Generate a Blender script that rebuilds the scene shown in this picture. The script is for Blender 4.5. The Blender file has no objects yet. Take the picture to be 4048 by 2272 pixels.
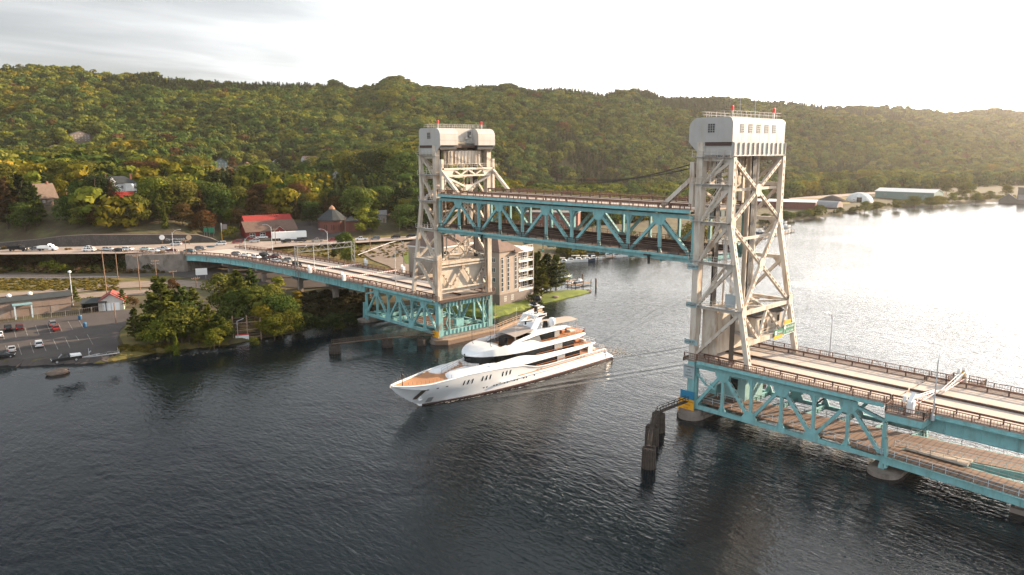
import bpy, bmesh, math, random
import numpy as np
from mathutils import Vector, Matrix
from mathutils.geometry import tessellate_polygon
R = math.radians
S = bpy.context.scene
COL = S.collection
random.seed(7)
rng = np.random.default_rng(7)

# ------------------------------------------------------------------ camera
CAM = np.array([-125.967, -82.853, 53.032])
FPX, PITCH, YAW, ROLL = 2992.044, 0.17973, 0.75224, -0.00353
_F = np.array([math.sin(YAW), math.cos(YAW), 0]); _R = np.array([math.cos(YAW), -math.sin(YAW), 0]); _U = np.array([0, 0, 1.])
_fc = _F * math.cos(PITCH) - _U * math.sin(PITCH); _uc = _F * math.sin(PITCH) + _U * math.cos(PITCH)
_r2 = _R * math.cos(ROLL) + _uc * math.sin(ROLL); _u2 = -_R * math.sin(ROLL) + _uc * math.cos(ROLL)
cd = bpy.data.cameras.new('camera'); cam = bpy.data.objects.new('camera', cd); COL.objects.link(cam)
cd.sensor_width = 36; cd.lens = FPX / 4048 * 36; cd.clip_start = 1; cd.clip_end = 20000
m = Matrix.Identity(4)
for i in range(3):
    m[i][0] = _r2[i]; m[i][1] = _u2[i]; m[i][2] = -_fc[i]; m[i][3] = CAM[i]
cam.matrix_world = m
S.camera = cam
S.view_settings.view_transform = 'Standard'; S.view_settings.look = 'None'
S.view_settings.exposure = 1.45; S.view_settings.gamma = 1.0
S.render.engine = 'CYCLES'
S.cycles.max_bounces = 5; S.cycles.diffuse_bounces = 2; S.cycles.glossy_bounces = 3; S.cycles.transmission_bounces = 3
S.cycles.volume_bounces = 0; S.cycles.transparent_max_bounces = 6
S.cycles.caustics_reflective = False; S.cycles.caustics_refractive = False
S.cycles.sample_clamp_indirect = 6
S.cycles.use_denoising = True

# ------------------------------------------------------------------ sun and sky
SUN_AZ, SUN_EL = R(108), R(18)          # azimuth from +Y towards +X
sv = Vector((math.sin(SUN_AZ) * math.cos(SUN_EL), math.cos(SUN_AZ) * math.cos(SUN_EL), math.sin(SUN_EL)))
sl = bpy.data.lights.new('sun', 'SUN'); sun = bpy.data.objects.new('sun', sl); COL.objects.link(sun)
sl.energy = 5.0; sl.angle = R(0.6); sl.color = (1.0, 0.77, 0.54)
sun.rotation_euler = sv.to_track_quat('Z', 'Y').to_euler()
sun.location = (300, -100, 300)

W = bpy.data.worlds.new('World'); S.world = W; W.use_nodes = True
nt = W.node_tree; nt.nodes.clear()
def N(t, nt, **k):
    n = nt.nodes.new(t)
    for a, b in k.items():
        if a == 'inp':
            for i, v in b.items(): n.inputs[i].default_value = v
        else: setattr(n, a, b)
    return n
def math_n(nt, op, a, b=None, c=None):
    n = nt.nodes.new('ShaderNodeMath'); n.operation = op
    for i, v in enumerate((a, b, c)):
        if v is None: continue
        if isinstance(v, (int, float)): n.inputs[i].default_value = v
        else: nt.links.new(v, n.inputs[i])
    return n.outputs[0]
L = nt.links.new
sky = N('ShaderNodeTexSky', nt, sky_type='NISHITA', sun_disc=False, sun_elevation=SUN_EL, sun_rotation=SUN_AZ, altitude=200, air_density=1.0, dust_density=2.0, ozone_density=1.0)
tc = N('ShaderNodeTexCoord', nt)
sep = N('ShaderNodeSeparateXYZ', nt); L(tc.outputs['Generated'], sep.inputs[0])
zc = math_n(nt, 'ADD', math_n(nt, 'MAXIMUM', sep.outputs[2], 0.0), 0.06)
px = math_n(nt, 'DIVIDE', sep.outputs[0], zc); py = math_n(nt, 'DIVIDE', sep.outputs[1], zc)
cmb = N('ShaderNodeCombineXYZ', nt); L(px, cmb.inputs[0]); L(py, cmb.inputs[1])
mp = N('ShaderNodeMapping', nt, inp={2: (0, 0, R(-25)), 3: (0.55, 1.1, 1)}); L(cmb.outputs[0], mp.inputs[0])
n1 = N('ShaderNodeTexNoise', nt, inp={'Scale': 1.1, 'Detail': 9, 'Roughness': 0.55, 'Distortion': 0.35}); L(mp.outputs[0], n1.inputs['Vector'])
n2 = N('ShaderNodeTexNoise', nt, inp={'Scale': 0.22, 'Detail': 3, 'Roughness': 0.5}); L(mp.outputs[0], n2.inputs['Vector'])
cl = math_n(nt, 'ADD', math_n(nt, 'MULTIPLY', n1.outputs[0], 0.6), math_n(nt, 'MULTIPLY', n2.outputs[0], 0.4))
cr = N('ShaderNodeMapRange', nt, inp={1: 0.38, 2: 0.62}); L(cl, cr.inputs[0])       # 0 thin .. 1 dense cloud
# forward glow of thin cloud round the sun
dot = N('ShaderNodeVectorMath', nt, operation='DOT_PRODUCT'); L(tc.outputs['Generated'], dot.inputs[0]); dot.inputs[1].default_value = (0.965, -0.03, 0.26)
dp = math_n(nt, 'MAXIMUM', dot.outputs['Value'], 0.0)
glow = math_n(nt, 'ADD', math_n(nt, 'MULTIPLY', math_n(nt, 'POWER', dp, 3.7), 3.7), math_n(nt, 'MULTIPLY', math_n(nt, 'POWER', dp, 26.0), 0.6))
# added fill: western sky behind the camera brightened to lift the shaded west faces
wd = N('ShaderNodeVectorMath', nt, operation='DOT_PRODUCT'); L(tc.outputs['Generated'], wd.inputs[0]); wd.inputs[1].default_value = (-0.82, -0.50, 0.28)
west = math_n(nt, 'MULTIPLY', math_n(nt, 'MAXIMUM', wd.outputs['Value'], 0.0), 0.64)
# overhead the cloud base is greyer, towards the horizon it is lit
hz = N('ShaderNodeMapRange', nt, inp={1: 0.05, 2: 0.56, 3: 0.335, 4: 0.14}); L(sep.outputs[2], hz.inputs[0])
lowz = N('ShaderNodeMapRange', nt, inp={1: 0.08, 2: 0.32, 3: 1.25, 4: 0.35}); L(sep.outputs[2], lowz.inputs[0]); glow = math_n(nt, 'MULTIPLY', glow, lowz.outputs[0])
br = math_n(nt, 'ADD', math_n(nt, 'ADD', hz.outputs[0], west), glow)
thick = N('ShaderNodeMapRange', nt, inp={1: 0.0, 2: 1.0, 3: 0.62, 4: 1.12}); L(cr.outputs[0], thick.inputs[0])
br = math_n(nt, 'MULTIPLY', br, thick.outputs[0])
zt = N('ShaderNodeMapRange', nt, inp={1: 0.22, 2: 0.6}); L(sep.outputs[2], zt.inputs[0])
hi = N('ShaderNodeMixRGB', nt, inp={1: (0.94, 0.98, 1.02, 1), 2: (0.88, 0.965, 1.05, 1)}); L(zt.outputs[0], hi.inputs[0])
ccol = N('ShaderNodeMixRGB', nt, inp={2: (1.0, 0.97, 0.93, 1)}); L(math_n(nt, 'MINIMUM', math_n(nt, 'MULTIPLY', glow, 0.8), 1.0), ccol.inputs[0]); L(hi.outputs[0], ccol.inputs[1])
cloud = N('ShaderNodeVectorMath', nt, operation='SCALE'); L(ccol.outputs[0], cloud.inputs[0]); L(br, cloud.inputs['Scale'])
skym = N('ShaderNodeVectorMath', nt, operation='SCALE'); L(sky.outputs[0], skym.inputs[0]); skym.inputs['Scale'].default_value = 0.10
cov = N('ShaderNodeMapRange', nt, inp={1: 0.0, 2: 0.75, 3: 0.80, 4: 0.97}); L(cr.outputs[0], cov.inputs[0])
mx = N('ShaderNodeMixRGB', nt); L(cov.outputs[0], mx.inputs[0]); L(skym.outputs[0], mx.inputs[1]); L(cloud.outputs[0], mx.inputs[2])
bg = N('ShaderNodeBackground', nt, inp={'Strength': 0.9}); L(mx.outputs[0], bg.inputs[0])
wo = N('ShaderNodeOutputWorld', nt); L(bg.outputs[0], wo.inputs[0])

# ------------------------------------------------------------------ measuring helpers (photo pixels, 2576 wide, to real places)
def ray(x, y):
    x *= 4048 / 2576; y *= 4048 / 2576
    return _r2 * (x - 2024) / FPX - _u2 * (y - 1136) / FPX + _fc
def atz(x, y, z):
    d = ray(x, y); return CAM + d * (z - CAM[2]) / d[2]
def atd(x, y, dist):
    d = ray(x, y); return CAM + d * dist / math.hypot(d[0], d[1])
def proj(P):
    d = np.asarray(P, float) - CAM; z = d @ _fc; k = 2576 / 4048
    return (2024 + FPX * (d @ _r2) / z) * k, (1136 - FPX * (d @ _u2) / z) * k

# ------------------------------------------------------------------ materials
MATS = {}
def mat(name, col, rough=0.6, metal=0.0, var=0.12, vscale=0.6, col2=None, amt=0.5, scale2=0.5, streak=1.0, lo=0.5, hi=0.62, bump=0.0, bscale=3.0, spec=0.4, coord='pos', coat=0):
    """principled paint with tone variation and an optional second tone (rust, dirt) in patches of its own shape"""
    if name in MATS: return MATS[name]
    mt = bpy.data.materials.new(name); mt.use_nodes = True; t = mt.node_tree; b = t.nodes['Principled BSDF']
    b.inputs['Roughness'].default_value = rough; b.inputs['Metallic'].default_value = metal
    b.inputs['Specular IOR Level'].default_value = spec; b.inputs['Coat Weight'].default_value = coat
    if coord == 'pos': v = N('ShaderNodeNewGeometry', t).outputs['Position']
    else: v = N('ShaderNodeTexCoord', t).outputs['Object']
    c = None
    if var > 0:
        n = N('ShaderNodeTexNoise', t, inp={'Scale': vscale, 'Detail': 6, 'Roughness': 0.6}); t.links.new(v, n.inputs['Vector'])
        mr = N('ShaderNodeMapRange', t, inp={1: 0.3, 2: 0.7, 3: 1 - var, 4: 1 + var}); t.links.new(n.outputs[0], mr.inputs[0])
        vs = N('ShaderNodeVectorMath', t, operation='SCALE'); vs.inputs[0].default_value = col; t.links.new(mr.outputs[0], vs.inputs['Scale'])
        c = vs.outputs[0]
    if col2 is not None:
        mpn = N('ShaderNodeMapping', t, inp={3: (1, 1, streak)}); t.links.new(v, mpn.inputs[0])
        n = N('ShaderNodeTexNoise', t, inp={'Scale': scale2, 'Detail': 8, 'Roughness': 0.65}); t.links.new(mpn.outputs[0], n.inputs['Vector'])
        mr = N('ShaderNodeMapRange', t, inp={1: lo, 2: hi, 3: 0, 4: amt}); t.links.new(n.outputs[0], mr.inputs[0])
        mxr = N('ShaderNodeMixRGB', t); mxr.inputs[1].default_value = (*col, 1); mxr.inputs[2].default_value = (*col2, 1)
        t.links.new(mr.outputs[0], mxr.inputs[0])
        if c is not None: t.links.new(c, mxr.inputs[1])
        c = mxr.outputs[0]
    if c is None: b.inputs['Base Color'].default_value = (*col, 1)
    else: t.links.new(c, b.inputs['Base Color'])
    if bump > 0:
        n = N('ShaderNodeTexNoise', t, inp={'Scale': bscale, 'Detail': 5}); t.links.new(v, n.inputs['Vector'])
        bn = N('ShaderNodeBump', t, inp={'Strength': bump, 'Distance': 0.1}); t.links.new(n.outputs[0], bn.inputs['Height']); t.links.new(bn.outputs[0], b.inputs['Normal'])
    MATS[name] = mt
    return mt
def wavemat(name, c1, c2, scale, axis='X', rough=0.7, dist=0.0, frac=0.5, coord='pos'):
    """boards, ribs or sleepers: a banded surface"""
    if name in MATS: return MATS[name]
    mt = bpy.data.materials.new(name); mt.use_nodes = True; t = mt.node_tree; b = t.nodes['Principled BSDF']
    b.inputs['Roughness'].default_value = rough
    v = N('ShaderNodeNewGeometry', t).outputs['Position'] if coord == 'pos' else N('ShaderNodeTexCoord', t).outputs['Object']
    w = N('ShaderNodeTexWave', t, wave_type='BANDS', bands_direction=axis, inp={'Scale': scale, 'Distortion': dist, 'Detail': 2}); t.links.new(v, w.inputs['Vector'])
    mr = N('ShaderNodeMapRange', t, inp={1: frac - 0.1, 2: frac + 0.1}); t.links.new(w.outputs[1], mr.inputs[0])
    n = N('ShaderNodeTexNoise', t, inp={'Scale': 0.7, 'Detail': 6}); t.links.new(v, n.inputs['Vector'])
    mm = math_n(t, 'MULTIPLY', mr.outputs[0], math_n(t, 'ADD', math_n(t, 'MULTIPLY', n.outputs[0], 0.8), 0.4))
    mxr = N('ShaderNodeMixRGB', t); mxr.inputs[1].default_value = (*c1, 1); mxr.inputs[2].default_value = (*c2, 1)
    t.links.new(mm, mxr.inputs[0]); t.links.new(mxr.outputs[0], b.inputs['Base Color'])
    MATS[name] = mt
    return mt

RUST = (0.16, 0.07, 0.03)
TEAL = mat('teal_paint', (0.20, 0.425, 0.43), 0.5, var=0.10, vscale=0.5, col2=(0.15, 0.22, 0.20), amt=0.6, scale2=0.9, streak=0.3, lo=.48, hi=.66)
TEALR = mat('teal_rusty', (0.17, 0.37, 0.375), 0.6, var=0.15, col2=RUST, amt=0.8, scale2=0.7, streak=0.25, lo=0.5, hi=0.6)
CREAM = mat('tower_paint', (0.56, 0.50, 0.425), 0.55, var=0.10, vscale=0.35, col2=(0.30, 0.18, 0.095), amt=0.75, scale2=0.6, streak=0.2, lo=0.50, hi=0.66)
CREAMR = mat('tower_paint_worn', (0.52, 0.45, 0.37), 0.6, var=0.12, vscale=0.4, col2=(0.28, 0.16, 0.08), amt=0.7, scale2=0.6, streak=0.25, lo=0.48, hi=0.62)
HOUSE = mat('house_paint', (0.40, 0.385, 0.36), 0.45, var=0.07, vscale=0.3, col2=(0.36, 0.28, 0.20), amt=0.55, scale2=0.6, streak=0.2, lo=0.50, hi=0.68)
BROWN = mat('rail_brown', (0.135, 0.066, 0.045), 0.65, var=0.15, vscale=1.2)
DKBROWN = mat('girder_brown', (0.062, 0.036, 0.028), 0.7, var=0.2)
DECK = mat('deck_concrete', (0.50, 0.425, 0.37), 0.85, var=0.10, vscale=0.25, col2=(0.36, 0.31, 0.27), amt=0.5, scale2=0.35, lo=0.5, hi=0.7)
WALK = mat('walk_concrete', (0.22, 0.17, 0.145), 0.85, var=0.15, vscale=0.8)
CONC = mat('pier_concrete', (0.21, 0.175, 0.15), 0.9, var=0.2, vscale=0.4, col2=(0.09, 0.075, 0.06), amt=0.6, scale2=0.5, streak=0.4)
CWT = mat('counterweight_concrete', (0.52, 0.47, 0.40), 0.8, var=0.1, vscale=0.4, col2=(0.30, 0.22, 0.15), amt=0.6, scale2=0.4, streak=0.3, lo=0.5, hi=0.66)
BLACK = mat('black_steel', (0.012, 0.012, 0.013), 0.5, var=0)
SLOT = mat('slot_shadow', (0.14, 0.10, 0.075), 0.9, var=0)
DKGLASS = mat('dark_glass', (0.012, 0.015, 0.018), 0.08, var=0, spec=0.5)
WHITE = mat('white_paint', (0.78, 0.78, 0.77), 0.45, var=0.04)
GREYM = mat('grey_metal', (0.42, 0.43, 0.44), 0.4, metal=0.6, var=0.08)
TIMBER = mat('timber', (0.10, 0.065, 0.042), 0.85, var=0.3, vscale=1.5)
TIMBERL = mat('timber_light', (0.32, 0.22, 0.15), 0.8, var=0.2, vscale=1.5)
REDLAMP = mat('beacon_red', (0.75, 0.04, 0.03), 0.3, var=0)
LOWDECK = wavemat('lower_deck_planks', (0.195, 0.112, 0.07), (0.045, 0.034, 0.028), 0.32, 'Y', frac=0.9)

# ------------------------------------------------------------------ mesh builder
ROOT = {}          # thing name -> world matrix
class MB:
    def __init__(s): s.v = []; s.f = []; s.m = []
    def poly(s, pts, m=0):
        i = len(s.v); s.v += [tuple(p) for p in pts]; s.f.append(tuple(range(i, i + len(pts)))); s.m.append(m); return s
    def prism(s, pts, ext, m=0, mcap=None):
        n = len(pts); i = len(s.v); e = Vector(ext)
        s.v += [tuple(p) for p in pts] + [tuple(Vector(p) + e) for p in pts]
        s.f.append(tuple(range(i + n - 1, i - 1, -1))); s.m.append(m if mcap is None else mcap)
        s.f.append(tuple(range(i + n, i + 2 * n))); s.m.append(m if mcap is None else mcap)
        for k in range(n):
            s.f.append((i + k, i + (k + 1) % n, i + n + (k + 1) % n, i + n + k)); s.m.append(m)
        return s
    def box(s, c, d, m=0, rz=0):
        x, y, z = (q / 2 for q in d); cs, sn = math.cos(rz), math.sin(rz)
        p = [(c[0] + a * cs - b * sn, c[1] + a * sn + b * cs, c[2] - z) for a, b in ((-x, -y), (x, -y), (x, y), (-x, y))]
        return s.prism(p, (0, 0, d[2]), m)
    def bx(s, x0, x1, y0, y1, z0, z1, m=0):
        return s.box(((x0 + x1) / 2, (y0 + y1) / 2, (z0 + z1) / 2), (abs(x1 - x0), abs(y1 - y0), abs(z1 - z0)), m)
    def bar(s, p, q, w, h, up=(0, 0, 1), m=0):
        p, q = Vector(p), Vector(q); d = (q - p).normalized(); u = Vector(up); a = d.cross(u)
        if a.length < 1e-4: a = d.cross(Vector((1, 0, 0)))
        a.normalize(); u = a.cross(d).normalized(); a = a * w / 2; u = u * h / 2
        return s.prism([p - a - u, p + a - u, p + a + u, p - a + u], q - p, m)
    def tube(s, p, q, r, n=6, r2=None, m=0, cap=True):
        p, q = Vector(p), Vector(q); r2 = r if r2 is None else r2; d = (q - p).normalized()
        a = d.cross(Vector((0, 0, 1)))
        if a.length < 1e-3: a = Vector((1, 0, 0))
        a.normalize(); b = d.cross(a); i = len(s.v)
        for c, rr in ((p, r), (q, r2)):
            for k in range(n):
                t = 2 * math.pi * k / n; s.v.append(tuple(c + a * (rr * math.cos(t)) + b * (rr * math.sin(t))))
        for k in range(n):
            s.f.append((i + k, i + (k + 1) % n, i + n + (k + 1) % n, i + n + k)); s.m.append(m)
        if cap:
            s.f.append(tuple(range(i + n - 1, i - 1, -1))); s.m.append(m); s.f.append(tuple(range(i + n, i + 2 * n))); s.m.append(m)
        return s
    def path(s, pts, r, n=6, m=0):
        for a, b in zip(pts, pts[1:]): s.tube(a, b, r, n, m=m)
        return s
    def lathe(s, c, prof, n=12, m=0, sq=(1, 1)):
        i = len(s.v)
        for r, z in prof:
            for k in range(n):
                t = 2 * math.pi * k / n; s.v.append((c[0] + r * math.cos(t) * sq[0], c[1] + r * math.sin(t) * sq[1], c[2] + z))
        for a in range(len(prof) - 1):
            for k in range(n):
                s.f.append((i + a * n + k, i + a * n + (k + 1) % n, i + (a + 1) * n + (k + 1) % n, i + (a + 1) * n + k)); s.m.append(m)
        s.f.append(tuple(range(i + n - 1, i - 1, -1))); s.m.append(m)
        j = i + (len(prof) - 1) * n; s.f.append(tuple(range(j, j + n))); s.m.append(m)
        return s
    def grid(s, rows, m=0, close=False):
        i = len(s.v); n = len(rows[0])
        for r in rows: s.v += [tuple(p) for p in r]
        for a in range(len(rows) - 1):
            for k in range(n if close else n - 1):
                k2 = (k + 1) % n
                s.f.append((i + a * n + k, i + a * n + k2, i + (a + 1) * n + k2, i + (a + 1) * n + k)); s.m.append(m)
        return s
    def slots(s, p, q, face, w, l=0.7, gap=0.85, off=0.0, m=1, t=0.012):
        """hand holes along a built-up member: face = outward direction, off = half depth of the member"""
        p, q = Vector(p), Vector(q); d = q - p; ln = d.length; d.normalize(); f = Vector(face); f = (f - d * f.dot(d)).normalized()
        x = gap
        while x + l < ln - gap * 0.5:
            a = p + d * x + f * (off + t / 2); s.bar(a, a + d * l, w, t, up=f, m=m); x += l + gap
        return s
    def build(s, name, mats, parent=None, local=False, smooth=False, link=True):
        if not isinstance(mats, (list, tuple)): mats = [mats]
        me = bpy.data.meshes.new(name); v = s.v
        if parent is not None and not local:
            r = parent
            while r.parent: r = r.parent
            im = ROOT[r.name].inverted(); v = [tuple(im @ Vector(p)) for p in v]
        me.from_pydata(v, [], s.f)
        for x in mats: me.materials.append(x)
        me.polygons.foreach_set('material_index', s.m)
        if smooth: me.polygons.foreach_set('use_smooth', [True] * len(s.f))
        bm = bmesh.new(); bm.from_mesh(me); bmesh.ops.recalc_face_normals(bm, faces=bm.faces); bm.to_mesh(me); bm.free()
        if smooth:
            try: me.set_sharp_from_angle(angle=R(38))
            except Exception: pass
        o = bpy.data.objects.new(name, me)
        if link: COL.objects.link(o)
        if parent is not None: o.parent = parent
        else: ROOT[o.name] = Matrix.Identity(4)
        return o
def tag(o, label=None, cat=None, group=None, kind=None):
    for k, v in (('label', label), ('category', cat), ('group', group), ('kind', kind)):
        if v: o[k] = v
    return o
def thing(name, label, cat, loc=(0, 0, 0), rz=0, group=None, link=True):
    o = bpy.data.objects.new(name, None); COL.objects.link(o)
    o.location = loc; o.rotation_euler = (0, 0, rz); o.empty_display_size = 0.5
    ROOT[o.name] = Matrix.Translation(Vector(loc)) @ Matrix.Rotation(rz, 4, 'Z')
    return tag(o, label, cat, group)
KIDS = {}
def copy_tree(o, loc, rz=0, label=None, group=None, mat_swap=None, scale=None, color=None):
    c = o.copy(); COL.objects.link(c); c.location = loc; c.rotation_euler = (0, 0, rz)
    if scale: c.scale = scale
    if label: c['label'] = label
    if group: c['group'] = group
    ROOT[c.name] = Matrix.Translation(Vector(loc)) @ Matrix.Rotation(rz, 4, 'Z')
    def kids(src, dst):
        for ch in src.children:
            k = ch.copy(); COL.objects.link(k); k.parent = dst
            if color: k.color = color
            if mat_swap:
                for i, sl_ in enumerate(k.material_slots):
                    if sl_.material and sl_.material.name in mat_swap:
                        sl_.link = 'OBJECT'; sl_.material = mat_swap[sl_.material.name]
            kids(ch, k)
    kids(o, c)
    return c
def text(s, size, loc, rot, m, parent, name='lettering', align='CENTER', ext=0.01):
    cu = bpy.data.curves.new(name, 'FONT'); cu.body = s; cu.size = size; cu.align_x = align; cu.align_y = 'CENTER'; cu.extrude = ext
    cu.materials.append(m); o = bpy.data.objects.new(name, cu); COL.objects.link(o)
    me = bpy.data.meshes.new_from_object(o.evaluated_get(bpy.context.evaluated_depsgraph_get())); bpy.data.objects.remove(o)
    me.name = name; me.materials.clear(); me.materials.append(m); o = bpy.data.objects.new(name, me); COL.objects.link(o)
    if parent is not None:
        r = parent
        while r.parent: r = r.parent
        mm = ROOT[r.name].inverted() @ (Matrix.Translation(Vector(loc)) @ rot.to_matrix().to_4x4())
        o.parent = parent; o.matrix_local = mm
    return o
from mathutils import Euler
def face_rot(n):
    """text turned to face the horizontal direction n"""
    return Euler((math.pi / 2, 0, math.atan2(n[0], -n[1])))
# ------------------------------------------------------------------ terrain: heights along bearings from the survey point
# each bearing: photo column x : list of 15 marks; ('g', y, z) = ground of height z seen at row y; ('r', y, d) = slope seen at row y at distance d
G, H_ = 'g', 'r'
BEAR = {
 -320: [(G,962,-2.5),(G,955,0),(G,948,1.2),(G,800,2.8),(G,690,4.2),(G,655,11),(G,621.3,11.1),(G,604,12.0),(H_,520,390),(H_,440,480),(H_,400,640),(H_,345,820),(H_,295,960),(H_,245,1130),(H_,180,1320)],
 0:    [(G,955,-2.5),(G,946,0),(G,940,1.2),(G,800,2.8),(G,668,4.2),(G,641,11),(G,620.6,11.1),(G,603,12.7),(H_,520,375),(H_,440,470),(H_,400,620),(H_,345,800),(H_,295,950),(H_,245,1120),(H_,186,1300)],
 200:  [(G,945,-2.5),(G,936,0),(G,930,1.2),(G,790,3.0),(G,672,4.2),(G,639,11),(G,617.8,11.1),(G,596,15.4),(H_,517,385),(H_,450,460),(H_,405,610),(H_,350,790),(H_,300,960),(H_,250,1140),(H_,196,1320)],
 420:  [(G,905,-2.5),(G,896,0),(G,890,1.2),(G,780,3.0),(G,684,4.0),(G,645,10.6),(G,612.0,11.1),(G,590,15),(H_,510,400),(H_,470,440),(H_,405,610),(H_,352,800),(H_,305,970),(H_,255,1150),(H_,206,1340)],
 540:  [(G,895,-2.5),(G,886,0),(G,878,1.0),(G,770,3.0),(G,668,4.2),(G,652,8.5),(G,607.2,11.1),(G,585,12.6),(H_,510,410),(H_,475,445),(H_,408,620),(H_,355,800),(H_,308,980),(H_,262,1150),(H_,214,1350)],
 700:  [(G,864,-2.5),(G,854,0),(G,846,1.0),(G,760,2.6),(G,676,4.0),(G,648,8.4),(G,612,10.9),(G,600,11.3),(H_,545,395),(H_,485,450),(H_,410,640),(H_,356,810),(H_,310,990),(H_,262,1160),(H_,210,1360)],
 900:  [(G,812,-2.5),(G,803,0),(G,796,1.0),(G,750,2.2),(G,705,3.2),(G,655,6.0),(G,610,10.4),(G,596,11.2),(H_,545,400),(H_,490,480),(H_,415,650),(H_,358,820),(H_,312,1000),(H_,268,1190),(H_,222,1400)],
 1080: [(G,806,-2.5),(G,796,0),(G,788,0.9),(G,745,2.6),(G,690,4.0),(G,645,7.0),(G,603,10.2),(G,590,11.2),(H_,545,430),(H_,490,520),(H_,415,690),(H_,358,850),(H_,312,1030),(H_,268,1220),(H_,226,1450)],
 1240: [(G,820,-2.5),(G,810,0),(G,803,0.9),(G,752,2.4),(G,700,4.0),(G,650,6.0),(G,606,9.8),(G,592,10.8),(H_,545,460),(H_,490,570),(H_,415,740),(H_,358,900),(H_,312,1080),(H_,272,1270),(H_,234,1500)],
 1340: [(G,790,-2.5),(G,780,0),(G,772,0.8),(G,740,1.6),(G,700,2.6),(G,650,4.6),(G,610,7.5),(G,590,9.0),(H_,540,500),(H_,490,640),(H_,420,800),(H_,362,950),(H_,316,1120),(H_,276,1310),(H_,238,1500)],
 1420: [(G,668,-2.5),(G,660,0),(G,655,1.0),(G,648,1.6),(G,636,2.8),(G,620,4.6),(G,600,6.5),(G,580,7.8),(H_,535,560),(H_,490,700),(H_,425,860),(H_,366,1000),(H_,320,1160),(H_,278,1340),(H_,240,1530)],
 1600: [(G,654,-2.5),(G,646,0),(G,642,1.0),(G,634,1.6),(G,622,2.8),(G,606,4.6),(G,586,6.2),(G,566,7.2),(H_,528,640),(H_,485,780),(H_,425,950),(H_,370,1110),(H_,325,1260),(H_,285,1420),(H_,248,1600)],
 1780: [(G,626,-2.5),(G,620,0),(G,616,1.0),(G,606,1.8),(G,590,2.8),(G,570,4.0),(G,550,5.0),(G,535,5.8),(H_,505,760),(H_,470,900),(H_,418,1060),(H_,370,1220),(H_,330,1370),(H_,295,1540),(H_,258,1720)],
 1990: [(G,564,-2.5),(G,556,0),(G,552,1.2),(G,545,2.0),(G,532,3.0),(G,520,4.0),(G,508,4.8),(G,500,5.4),(H_,482,880),(H_,455,1010),(H_,412,1170),(H_,366,1340),(H_,330,1500),(H_,300,1680),(H_,268,1880)],
 2120: [(G,548,-2.5),(G,541,0),(G,537,1.2),(G,530,2.2),(G,518,3.2),(G,508,4.0),(G,498,4.8),(G,490,5.4),(H_,474,960),(H_,450,1100),(H_,410,1270),(H_,366,1450),(H_,332,1620),(H_,304,1820),(H_,272,2050)],
 2250: [(G,530,-2.5),(G,524,0),(G,520,1.3),(G,514,2.3),(G,506,3.2),(G,498,4.0),(G,490,4.8),(G,482,5.2),(H_,466,1030),(H_,446,1180),(H_,408,1370),(H_,368,1560),(H_,336,1760),(H_,310,1980),(H_,281,2250)],
 2400: [(G,521,-2.5),(G,516,0),(G,513,1.2),(G,508,2.2),(G,500,3.2),(G,492,4.0),(G,484,4.6),(G,474,5.2),(H_,458,1120),(H_,440,1280),(H_,408,1480),(H_,370,1700),(H_,340,1900),(H_,315,2120),(H_,288,2400)],
 2600: [(G,512,-2.5),(G,508,0),(G,505,1.2),(G,500,2.2),(G,493,3.2),(G,486,4.0),(G,478,4.6),(G,468,5.2),(H_,450,1200),(H_,434,1380),(H_,408,1580),(H_,374,1820),(H_,346,2030),(H_,322,2250),(H_,297,2550)],
 2950: [(G,510,-2.5),(G,506,0),(G,503,1.2),(G,498,2.2),(G,490,3.2),(G,482,4.0),(G,474,4.6),(G,464,5.2),(H_,446,1250),(H_,430,1440),(H_,406,1650),(H_,376,1900),(H_,350,2120),(H_,328,2350),(H_,306,2680)],
}
def bearing(x):
    d = ray(x, 380); return math.atan2(d[0], d[1])
_th, _dd, _zz = [], [], []
for x in sorted(BEAR):
    ds, zs = [], []
    for k, y, v in BEAR[x]:
        p = atz(x, y, v) if k == G else atd(x, y, v / math.cos(bearing(x) - YAW))
        ds.append(math.hypot(p[0] - CAM[0], p[1] - CAM[1])); zs.append(p[2] - (0 if k == G else 6.0 if v > 520 else 0))
    for i in range(1, len(ds)):
        if ds[i] < ds[i - 1] + 1.0: ds[i] = ds[i - 1] + 1.0
    _th.append(bearing(x)); _dd.append(ds + [ds[-1] + 500, ds[-1] + 1500]); _zz.append(zs + [zs[-1] - 18, zs[-1] - 60])
_th = np.array(_th); _dd = np.array(_dd); _zz = np.array(_zz)
def _lat(ix, iy):
    h = np.sin(ix * 127.1 + iy * 311.7) * 43758.5453
    return h - np.floor(h)
def vnoise(x, y):
    ix = np.floor(x); iy = np.floor(y); fx = x - ix; fy = y - iy
    fx = fx * fx * (3 - 2 * fx); fy = fy * fy * (3 - 2 * fy)
    a = _lat(ix, iy); b = _lat(ix + 1, iy); c = _lat(ix, iy + 1); d = _lat(ix + 1, iy + 1)
    return (a * (1 - fx) + b * fx) * (1 - fy) + (c * (1 - fx) + d * fx) * fy
def _h_polar(t, d):
    t = np.clip(t, _th[0], _th[-1]); k = np.clip(np.searchsorted(_th, t) - 1, 0, len(_th) - 2)
    w = (t - _th[k]) / (_th[k + 1] - _th[k])
    D = _dd[k] * (1 - w)[:, None] + _dd[k + 1] * w[:, None]; Z = _zz[k] * (1 - w)[:, None] + _zz[k + 1] * w[:, None]
    j = np.clip((D < d[:, None]).sum(1) - 1, 0, D.shape[1] - 2); i = np.arange(len(d))
    u = np.clip((d - D[i, j]) / (D[i, j + 1] - D[i, j]), 0, 1)
    return Z[i, j] * (1 - u) + Z[i, j + 1] * u, D
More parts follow.
